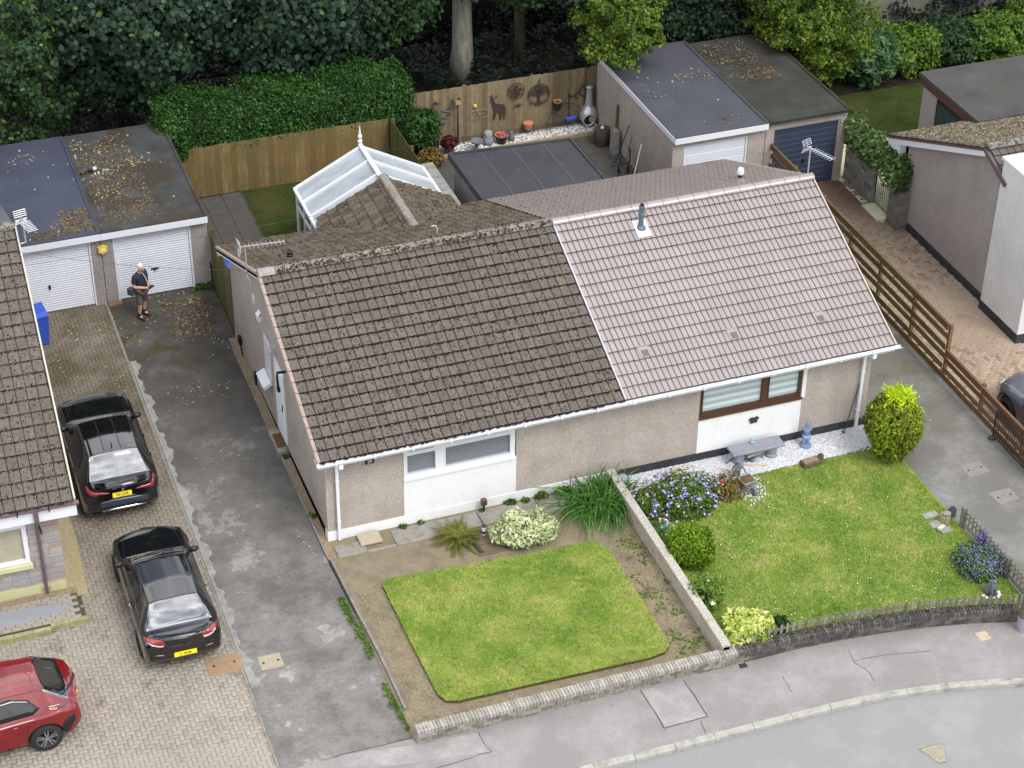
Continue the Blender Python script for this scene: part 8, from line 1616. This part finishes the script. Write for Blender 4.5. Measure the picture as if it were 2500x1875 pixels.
for sx in (-.16, .16): part('wheel', MB().tube([(sx+math.cos(a)*.15, -.02, math.sin(a)*.15) for a in np.linspace(0, 2*PI, 21)], .009, 5, caps=False), plain('verdigris', C(132,140,116,.8), .7), BK)
part('frame', MB().tube([(-.16, -.02, 0), (-.05, -.02, .16), (.12, -.02, .16), (.16, -.02, 0), (0, -.02, 0), (-.05, -.02, .16)], .009, 5), MATS['verdigris'], BK); solo('yellow_flower', MB().ball((0, 0, 0), (.07, .03, .07), 10, jit=.15), plain('yellow_paint', C(226,190,60,.85), .6), 'yellow flower ornament above the wire bicycle', 'ornament', tuple(qf(708, 483)), smooth=True)
solo('fence_bracket', MB().tube([(-.14, -.01, 0), (0, -.02, .05), (.14, -.01, 0), (0, -.02, -.05), (-.14, -.01, 0)], .012, 5).ball((0, -.02, 0), (.05, .03, .04), 8), M_iron, 'small iron bracket below the round flower plaque', 'ornament', tuple(qf(1178, 468)))
WP = thing('wall_pot', 'dark wall pot holding an orange pot on the fence', 'pot', tuple(qf(1595, 470, 17.85))); part('pot', MB().lathe([(.11, -.15), (.14, .1), (.13, .1)], (0, 0, 0), 14), M_blk, WP); part('inner_pot', MB().lathe([(.12, .08), (.14, .16), (.12, .16), (.1, .1)], (0, 0, 0), 14), M_tc, WP)
solo('iron_letter', MB().tube([(0.03, -.01, .09), (.03, -.01, -.06), (-.02, -.01, -.06), (-.04, -.01, -.01), (0.03, -.01, .02)], .014, 5), M_blk, 'small dark iron hook above the tree plaque', 'ornament', tuple(qf(1398, 215))); 
LZ = thing('gecko_plaque', 'dark metal lizard climbing the fence above the chimenea', 'ornament', tuple(qf(1830, 320))); m = MB(); 
for pts, rr in (([(1720, 350), (1745, 385), (1790, 360), (1830, 325), (1860, 270), (1875, 235)], .025), ([(1830, 325), (1855, 365), (1915, 390)], .016), ([(1860, 275), (1905, 300), (1915, 265)], .016), ([(1790, 360), (1800, 405), (1815, 385)], .016)): m.tube([tuple(qf(*p)) for p in pts], rr, 6)
part('body', m, M_iron, LZ, smooth=True, world=True)
BW_ = thing('rusty_hoop', 'large rusty spoked hoop leaning against the pale fence', 'ornament', tuple(qg(1700, 740, .06)))
c0 = Vector(qf(1690, 640, 17.75)); rr = .62; part('rim', MB().tube([tuple(c0+Vector((math.cos(a)*rr, .08*math.sin(a), math.sin(a)*rr*.95))) for a in np.linspace(-.6, PI+.6, 30)], .012, 5), M_iron, BW_, world=True); m = MB()
for a in np.linspace(.2, PI-.2, 6): m.tube([tuple(c0), tuple(c0+Vector((math.cos(a)*rr, .08, math.sin(a)*rr*.95)))], .006, 4)
part('spokes', m, M_iron, BW_, world=True); part('stand', MB().tube([tuple(qf(1720, 620, 17.7)), tuple(qf(1720, 345, 17.85))], .016, 5), M_blk, BW_, world=True)
solo('blue_planter', MB().bbox(-.14, .14, -.06, .06, -.05, .06, .015).ball((-.16, -.02, .03), .05, 8).ball((.16, -.02, .03), .05, 8), M_bluep, 'blue and white ornament in front of the rusty hoop', 'ornament', tuple(qf(1740, 615, 17.7)))
ch = qg(1940, 690, .05); CH = thing('chimenea', 'silver cast-metal chimenea with round mouth in the garden corner', 'chimenea', (ch[0], ch[1]+.1, .05)); part('bowl', MB().lathe([(.1, .0), (.2, .08), (.3, .22), (.31, .36), (.26, .52), (.17, .64), (.13, .7), (.12, .8), (.09, 1.2), (.085, 1.28), (.11, 1.3), (.11, 1.36), (.06, 1.38)], (0, 0, 0), 22), M_sil, CH, smooth=True); part('mouth_rim', MB().tube([(-.1+math.cos(a)*.19, -.27-.02, .3+math.sin(a)*.19) for a in np.linspace(0, 2*PI, 25)], .03, 8, caps=False), M_sil, CH, smooth=True); part('mouth', MB().cyl((-.1, -.29, .3), (-.1, -.2, .3), .18, .18, 18), M_well, CH); part('leg', MB().tube([(.1, -.22, .2), (.18, -.34, 0)], .025, 6), M_sil, CH)
ow = qg(847, 890, .06); OW = thing('owl_statue', 'pale grey stone owl on the white border chippings', 'statue', tuple(ow)); part('body', MB().lathe([(.14, 0), (.17, .08), (.17, .2), (.13, .3), (.14, .36), (.13, .44), (.06, .47)], (0, 0, 0), 16), M_gst, OW, smooth=True)
for sg in (-1, 1): part('eye', MB().cyl((sg*.055, -.135, .38), (sg*.055, -.115, .38), .04, .045, 10), M_cst, OW)
rp_ = qg(990, 880, .06); RP = thing('flower_pot', 'black pot with terracotta rim and pink flowers by the owl', 'potted plant', tuple(rp_)); part('pot', MB().lathe([(.13, 0), (.19, .18), (.2, .26), (.18, .26), (.16, .2)], (0, 0, 0), 16), M_blk, RP); part('lining', MB().lathe([(.185, .22), (.205, .3), (.18, .3), (.15, .2)], (0, .02, 0), 16), M_tc, RP); P, D = ell(130, (.03, -.04, .3), (.13, .12, .08)); V, F = leaves(130, P, D, .06, 1.2, .1, .5); 
t = NT('pink_bloom'); t.col(t.ramp(t.isl(), [(0, C(150,40,60,.85)), (1, C(214,104,120,.9))])); t.set(rough=.7); link('flowers', npmesh('flowers', V, F), t.m, RP)
rb_ = qg(1098, 850, .06); RBT = thing('rabbit_statue', 'small grey rabbit statue right of the pink-flowered pot', 'statue', tuple(rb_)); part('body', MB().lathe([(.09, 0), (.11, .08), (.08, .2), (.07, .24), (.07, .3), (.03, .34)], (0, 0, 0), 12), M_dst, RBT, smooth=True)
for sg in (-1, 1): part('ear', MB().ball((sg*.03, 0, .4), (.018, .02, .08), 8), M_dst, RBT, smooth=True)
bb = qg(722, 985, .0); BB = thing('bird_bath', 'small grey stone bird bath in front of the border', 'bird bath', tuple(bb)); part('pedestal', MB().lathe([(.13, 0), (.12, .05), (.07, .1), (.06, .3), (.1, .36)], (0, 0, 0), 14), M_dst, BB, smooth=True); part('bowl', MB().lathe([(.08, .35), (.19, .4), (.2, .45), (.17, .45), (.1, .4)], (0, 0, 0), 16), M_dst, BB, smooth=True)
hp = Vector(qf(1280, 700, 17.8)); HP = thing('hanging_pot', 'terracotta pot held in a wire stand by the fence', 'pot', tuple(hp)); part('pot', MB().lathe([(.1, -.1), (.16, .08), (.17, .13), (.14, .13)], (0, 0, 0), 16), M_tc, HP); part('stand', MB().tube([(-.18, 0, .1), (-.18, 0, -.5)], .01, 5).tube([(.18, 0, .1), (.18, 0, -.5)], .01, 5).tube([(-.18, 0, .02), (.18, 0, .02)], .01, 5), M_iron, HP)
EF = thing('wire_edging', 'low rusty wire edging fence along the foot of the pale fence', 'edging', (9.3, 17.8, .05))
for k in range(66): x = k*.075; part('hoop', MB().tube([(x, 0, 0), (x, 0, .26), (x+.04, 0, .26), (x+.04, 0, 0)], .006, 4), M_iron, EF)
# things along the garage wall
rb2 = q(2, 0, 850, 1110); RB2 = thing('rain_barrel', 'squat brown barrel with white tap knob by the garage wall', 'barrel', tuple(rb2)); part('barrel', MB().lathe([(.24, 0), (.28, .2), (.28, .4), (.24, .56), (.2, .57)], (0, 0, 0), 18), plain('brown_barrel', C(74,62,52,.72), .8, .2, 10), RB2, smooth=False); part('knob', MB().lathe([(.06, .57), (.05, .63), (.02, .65)], (0, 0, 0), 10), M_upvc, RB2)
solo('leaning_plank', MB().obox((14.05, 16.0, 0.02), (14.08, 16.0, 1.55), .12, .04, up=(1, 0, 0)), M_fG, 'tall greenish plank leaning on the garage side wall', 'plank'); solo('concrete_post', MB().bbox(13.82, 14.02, 15.6, 15.9, -.03, .85, .03), M_conc, 'short stone slab standing beside the brown barrel', 'slab')
for (a, b, lab, mt) in (((13.55, 14.9, .02), (14.06, 15.0, 1.35), 'dark pole leaning nearest the brown barrel', M_blk), ((13.6, 14.3, .02), (14.07, 14.75, 1.1), 'green cane leaning on the garage wall', M_fG), ((13.45, 13.3, .02), (14.06, 14.0, 1.2), 'grey pole leaning out across the patio', M_steel), ((13.8, 12.3, .02), (14.07, 12.6, .95), 'dark pole leaning near the garage front', M_blk), ((13.95, 12.2, .02), (14.08, 12.4, .7), 'short orange handle leaning near the garage front', plain('orange_handle', C(190,86,50,.8), .5))): solo('leaning_pole', MB().tube([a, b], .016, 6), mt, lab, 'pole')
IB = thing('iron_bench_end', 'pair of black ornate iron bench ends by the garage wall', 'bench ends', (13.45, 14.2, 0)); 
for dx in (0, .32): part('bench_end', MB().tube([(dx, .0, 0), (dx-.05, .05, .3), (dx+.05, .1, .42), (dx-.2, .12, .44), (dx-.25, .1, .36)], .025, 6).tube([(dx, .1, .4), (dx+.12, .3, .0)], .025, 6).tube([(dx+.05, .1, .42), (dx+.12, .25, .8), (dx+.06, .3, .85)], .025, 6), M_blk, IB)
solo('timber_offcut', MB().obox((13.75, 12.7, .06), (13.8, 13.9, .06), .1, .09), M_fRn, 'brown timber rail lying along the garage wall', 'timber')
# ---- wheelie bins
def bin_(label, loc, rot):
    t_ = thing('wheelie_bin', label, 'bin', loc, rot); part('body', MB().add([(-.23, -.25, .05), (.23, -.25, .05), (.23, .23, .05), (-.23, .23, .05), (-.29, -.34, .96), (.29, -.34, .96), (.29, .3, .96), (-.29, .3, .96)], [(3,2,1,0),(4,5,6,7),(0,1,5,4),(1,2,6,5),(2,3,7,6),(3,0,4,7)]), M_bluep, t_)
    part('lid', MB().add([(-.3, -.37, .96), (.3, -.37, .96), (.3, .33, .98), (-.3, .33, .98), (-.3, -.37, 1.0), (.3, -.37, 1.0), (.28, .3, 1.06), (-.28, .3, 1.06), (-.27, -.2, 1.05), (.27, -.2, 1.05)], [(3,2,1,0), (0,1,5,4), (1,2,6,9,5), (2,3,7,6), (3,0,4,8,7), (4,5,9,8), (8,9,6,7)]), M_bluep, t_); part('handle', MB().tube([(-.2, .36, .98), (.2, .36, .98)], .018, 6), M_bluep, t_)
    for sg in (-1, 1): part('wheel', MB().cyl((sg*.2, .25, .1), (sg*.27, .25, .1), .1, .1, 14), M_tyre, t_)
    return t_
bp = q(0, 1, 300, 1190); bin_('blue wheelie bin beside the old mossy roof of stone house', (-5.12, 10.85, 0), .1); bin_('blue wheelie bin behind the green timber gate', (.42, 11.7, 0), .2)
# ---- aerials
def aerial(label, base, h, boom, L, n, arm=None):
    t_ = thing('tv_aerial', label, 'aerial', tuple(base)); m = MB(); 
    m.tube(([tuple(arm)] if arm is not None else [])+[(0, 0, 0), (0, 0, h)], .02, 6); part('mast', m, M_steel, t_); b = Vector(boom).normalized(); s = Vector((-b.y, b.x, 0)).normalized(); c = Vector((0, 0, h-.04)); part('boom', MB().obox(c-b*.12, c+b*L, .025, .025), M_steel, t_)
    for k in range(n): p = c+b*(.1+(L-.12)*k/(n-1)); part('director', MB().tube([tuple(p-s*.13), tuple(p+s*.13)], .007, 5), M_steel, t_)
    for sg in (-1, 1):
        m = MB(); p = c-b*.1; u = Vector((0, 0, 1)) ; 
        for k in range(4): o_ = u*sg*(.04+k*.045)-b*(.02+k*.02); m.tube([tuple(p-s*.15+o_), tuple(p+s*.15+o_)], .008, 4)
        for sx in (-.15, 0, .15): m.tube([tuple(p+s*sx+u*sg*.03), tuple(p+s*sx+u*sg*.18-b*.08)], .007, 4)
        part('reflector', m, M_steel, t_)
    return t_
ab_ = qx(0, 1, 1905, 695, -.29); aerial('white aerial on the gable of the mossy-roofed bungalow', ab_, .85, (1, -.08, 0), 1.0, 9, arm=(.04, -.3, -.12))
lb = np.array([-5.5, 6.7, 5.7]); aerial('white aerial above the stone house roof in front of blue-grey garage', q(0, 1, 200, 445, 5.7), .65, (.25, -1, 0), .62, 8, arm=(-.12, 0, -.02)); rb3 = np.array([14.78, 4.9, 4.75]); aerial('white aerial at the far end of the new pinkish ridge', rb3, .85, (.35, -1, 0), .8, 9, arm=(-.03, -.1, -.05))
# ---- overhead wires
M_wire = plain('wire', C(70,72,76,.8), .7)
def wire(label, a, b, sag=.25, r=.0045): a, b = Vector(a), Vector(b); solo('overhead_wire', MB().tube([a.lerp(b, t_)-Vector((0, 0, sag*4*t_*(1-t_))) for t_ in np.linspace(0, 1, 25)], r, 5), M_wire, label, 'wire')
wire('thin cable from the stone house roof to the bungalow gable', tuple(q(0, 1, 150, 520, 5.6)), (-.02, 6.4, 3.9), .15); wire('thin cable crossing in front of the conservatory roof', (-14, 7.5, 4.8), tuple(qy(2, 0, 0, 1385, 10.5)), .3); wire('thin cable crossing the rear gardens to the garage wall', tuple(qy(1, 0, 0, 1370, 14.0)), tuple(qx(2, 0, 870, 790, 14.1)), .1, .0045)
# ---- cat on the garage roof
cp = q(0, 0, 690, 1325, 2.38); CT = thing('cat', 'dark tabby cat with white bib lying on the leaf-littered garage roof', 'cat', (cp[0], cp[1], 2.37), .15)
t = NT('tabby_fur'); t.col(t.ramp(t.noise(22, 3, .6, stretch=(2, .5, 1)), [(.35, C(38,36,36,.9)), (.55, C(78,74,68,.85)), (.7, C(110,100,84,.85))])); t.set(rough=.95); M_cat = t.m
me = skin_mesh('body', [(-.22, .02, .11), (-.1, .02, .13), (.02, 0, .13), (.1, -.02, .15), (.14, -.06, .22), (.15, -.11, .235), (-.2, -.1, .04), (.1, -.1, .05), (.1, -.19, .03), (.16, -.08, .05), (.19, -.17, .03), (-.34, .0, .05), (-.38, -.12, .03)], [(0, 1), (1, 2), (2, 3), (3, 4), (4, 5), (0, 6), (3, 7), (7, 8), (3, 9), (9, 10), (0, 11), (11, 12)], [.1, .105, .095, .08, .062, .045, .05, .035, .025, .035, .025, .03, .02]); link('body', me, M_cat, CT)
for sg in (-1, 1): part('ear', MB().add([(.14+sg*.045-.02, -.06, .265), (.14+sg*.045+.02, -.06, .265), (.14+sg*.045, -.05, .265), (.14+sg*.055, -.065, .325)], [(0, 1, 3), (1, 2, 3), (2, 0, 3)]), M_cat, CT)
part('bib', MB().ball((.135, -.105, .14), (.06, .035, .07), 10), M_upvc, CT, smooth=True); part('muzzle', MB().ball((.155, -.145, .215), (.03, .02, .022), 8), M_cst, CT, smooth=True)
for p in ((.1, -.205, .025), (.2, -.185, .025)): part('paw', MB().ball(p, (.028, .035, .022), 8), M_upvc, CT, smooth=True)
# ================================================================== THE MAN IN FRONT OF THE GARAGE
_pk = lambda x, y, z: (lambda d: CAM+d*(z-CAM[2])/d[2])(FW+RT*(300+x*100/922-1250)/F_PX+UP*(937.5-(630+y*100/922))/F_PX)
f1, f2 = _pk(420, 1400, 0), _pk(530, 1270, 0)      # heels of the two shoes
ctr = (f1+f2)/2
PM = thing('person', 'man in navy polo shirt and brown shorts looking down at a handheld controller', 'person', (ctr[0], ctr[1]+.02, 0), math.radians(38))
t = NT('skin'); t.col(t.ramp(t.noise(14, 3), [(.3, C(190,140,112,.85)), (.7, C(212,164,136,.88))])); t.set(rough=.6); M_skin = t.m
M_navy = plain('navy_cotton', C(34,38,58,.85), .9, .15, 16, .2, 60); M_short = plain('brown_shorts', C(104,94,90,.75), .9, .12, 14, .2, 60); M_shoe = plain('black_shoe', C(30,33,42,.9), .6, .12); M_hair = plain('white_hair', C(222,220,214,.9), .8, .06, 30)
# local frame: facing -y, right hand at -x
V_ = []; E_ = []; R_ = []
def jv(p, r, prev=None):
    V_.append(p); R_.append(r)
    if prev is not None: E_.append((prev, len(V_)-1))
    return len(V_)-1
pel = jv((0, .0, .95), (.15, .12)); ab1 = jv((0, -.03, 1.1), (.165, .15), pel); chs = jv((0, .0, 1.3), (.17, .13), ab1); nk0 = jv((0, -.02, 1.47), .07, chs); nk = jv((0, -.05, 1.54), .058, nk0); hd = jv((0, -.1, 1.63), (.078, .09), nk); cr_ = jv((0, -.12, 1.73), (.072, .085), hd)
nose = jv((0, -.2, 1.61), .018, hd)
for sg in (-1, 1):
    sh = jv((sg*.2, .0, 1.4), .07, chs); el = jv((sg*.27, .0, 1.12), .052, sh); wr = jv((sg*.1, -.27, 1.1), .036, el); pm = jv((sg*.075, -.34, 1.115), (.04, .022), wr)
    for k in range(4): a = jv((sg*(.075-.02+.016*k)*1.0, -.385, 1.105+.004*k), .0095, pm); jv((sg*(.05+.014*k), -.40-.01*(k % 2), 1.08), .008, a)
    a = jv((sg*.04, -.33, 1.14), .011, pm); jv((sg*.03, -.365, 1.15), .009, a)
    hp = jv((sg*.1, .0, .88), .1, pel); kn = jv((sg*.12, -.03+(.05 if sg > 0 else 0), .5), .066, hp); an = jv((sg*.125, .03+(.04 if sg > 0 else 0), .1), .042, kn); jv((sg*.135, -.1+(.04 if sg > 0 else 0), .05), .035, an)
link('body', skin_mesh('body', V_, E_, R_, 2, 0), M_skin, PM)
# clothes
V_ = []; E_ = []; R_ = []
a0 = jv((0, .0, .84), (.18, .155)); a1 = jv((0, -.03, 1.1), (.195, .185), a0); a2 = jv((0, .0, 1.3), (.195, .16), a1); a3 = jv((0, -.02, 1.44), .11, a2); jv((0, -.03, 1.5), .082, a3)
for sg in (-1, 1): s1 = jv((sg*.2, .0, 1.4), .088, a2); jv((sg*.255, .0, 1.19), .078, s1)
link('polo_shirt', skin_mesh('polo_shirt', V_, E_, R_, 2, 0), M_navy, PM)
V_ = []; E_ = []; R_ = []
a0 = jv((0, .0, .95), (.17, .14))
for sg in (-1, 1): h = jv((sg*.1, .0, .86), .115, a0); jv((sg*.122, -.03+(.045 if sg > 0 else 0), .45), .098, h)
link('shorts', skin_mesh('shorts', V_, E_, R_, 2, 0), M_short, PM)
for sg in (-1, 1):
    oy = .04 if sg > 0 else 0
    link('shoe', skin_mesh('shoe', [(sg*.125, .07+oy, .05), (sg*.13, -.05+oy, .05), (sg*.14, -.18+oy, .04), (sg*.125, .04+oy, .15)], [(0, 1), (1, 2), (0, 3)], [(.055, .05), (.055, .045), (.045, .034), .05], 2), M_shoe, PM)
for sg in (-1, 1): part('sock', MB().tube([(sg*.125, .03+(.04 if sg > 0 else 0), .1), (sg*.125, .02+(.04 if sg > 0 else 0), .2)], .052, 10), M_shoe, PM, smooth=True)
hr = skin_mesh('hair', [(0, -.035, 1.62), (0, -.07, 1.7), (0, -.1, 1.75)], [(0, 1), (1, 2)], [(.083, .07), (.086, .085), (.062, .07)], 2); link('hair', hr, M_hair, PM)
for sg in (-1, 1): part('ear', MB().ball((sg*.085, -.1, 1.62), (.016, .026, .034), 8), M_skin, PM, smooth=True); part('eye', MB().ball((sg*.032, -.18, 1.645), .012, 8), M_dark, PM, smooth=True)
part('mouth', MB().ball((0, -.168, 1.565), (.026, .012, .008), 8), plain('lip', C(160,96,84,.85), .6), PM, smooth=True)
part('lanyard', MB().tube([(0, -.12, 1.5), (.02, -.2, 1.36), (.0, -.3, 1.17)], .008, 5), M_upvc, PM)
RC = thing('remote_controller', 'small dark handheld controller held by the man', 'controller', (ctr[0]+.0, ctr[1], 0), math.radians(38)); _c = Vector((0, -.37, 1.12)); part('body', MB().bbox(-.1, .1, -.42, -.33, 1.1, 1.135, .008), M_blk, RC); part('screen', MB().box(-.07, .07, -.4, -.345, 1.136, 1.142), M_cglass, RC); RC.location = PM.location
for sg in (-1, 1): part('aerial_stub', MB().tube([(sg*.07, -.42, 1.12), (sg*.07, -.46, 1.16)], .012, 6), M_blk, RC)
SB = thing('shoulder_bag', 'dark grey bag hanging at the hip of the man', 'bag', (ctr[0], ctr[1]+.02, 0), math.radians(38)); part('bag', MB().bbox(-.33, -.2, .02, .2, .84, 1.06, .02), plain('grey_canvas', C(70,74,88,.8), .9), SB); part('strap', MB().obox((-.24, .02, 1.06), (-.16, .06, 1.46), .035, .01), M_blk, SB)
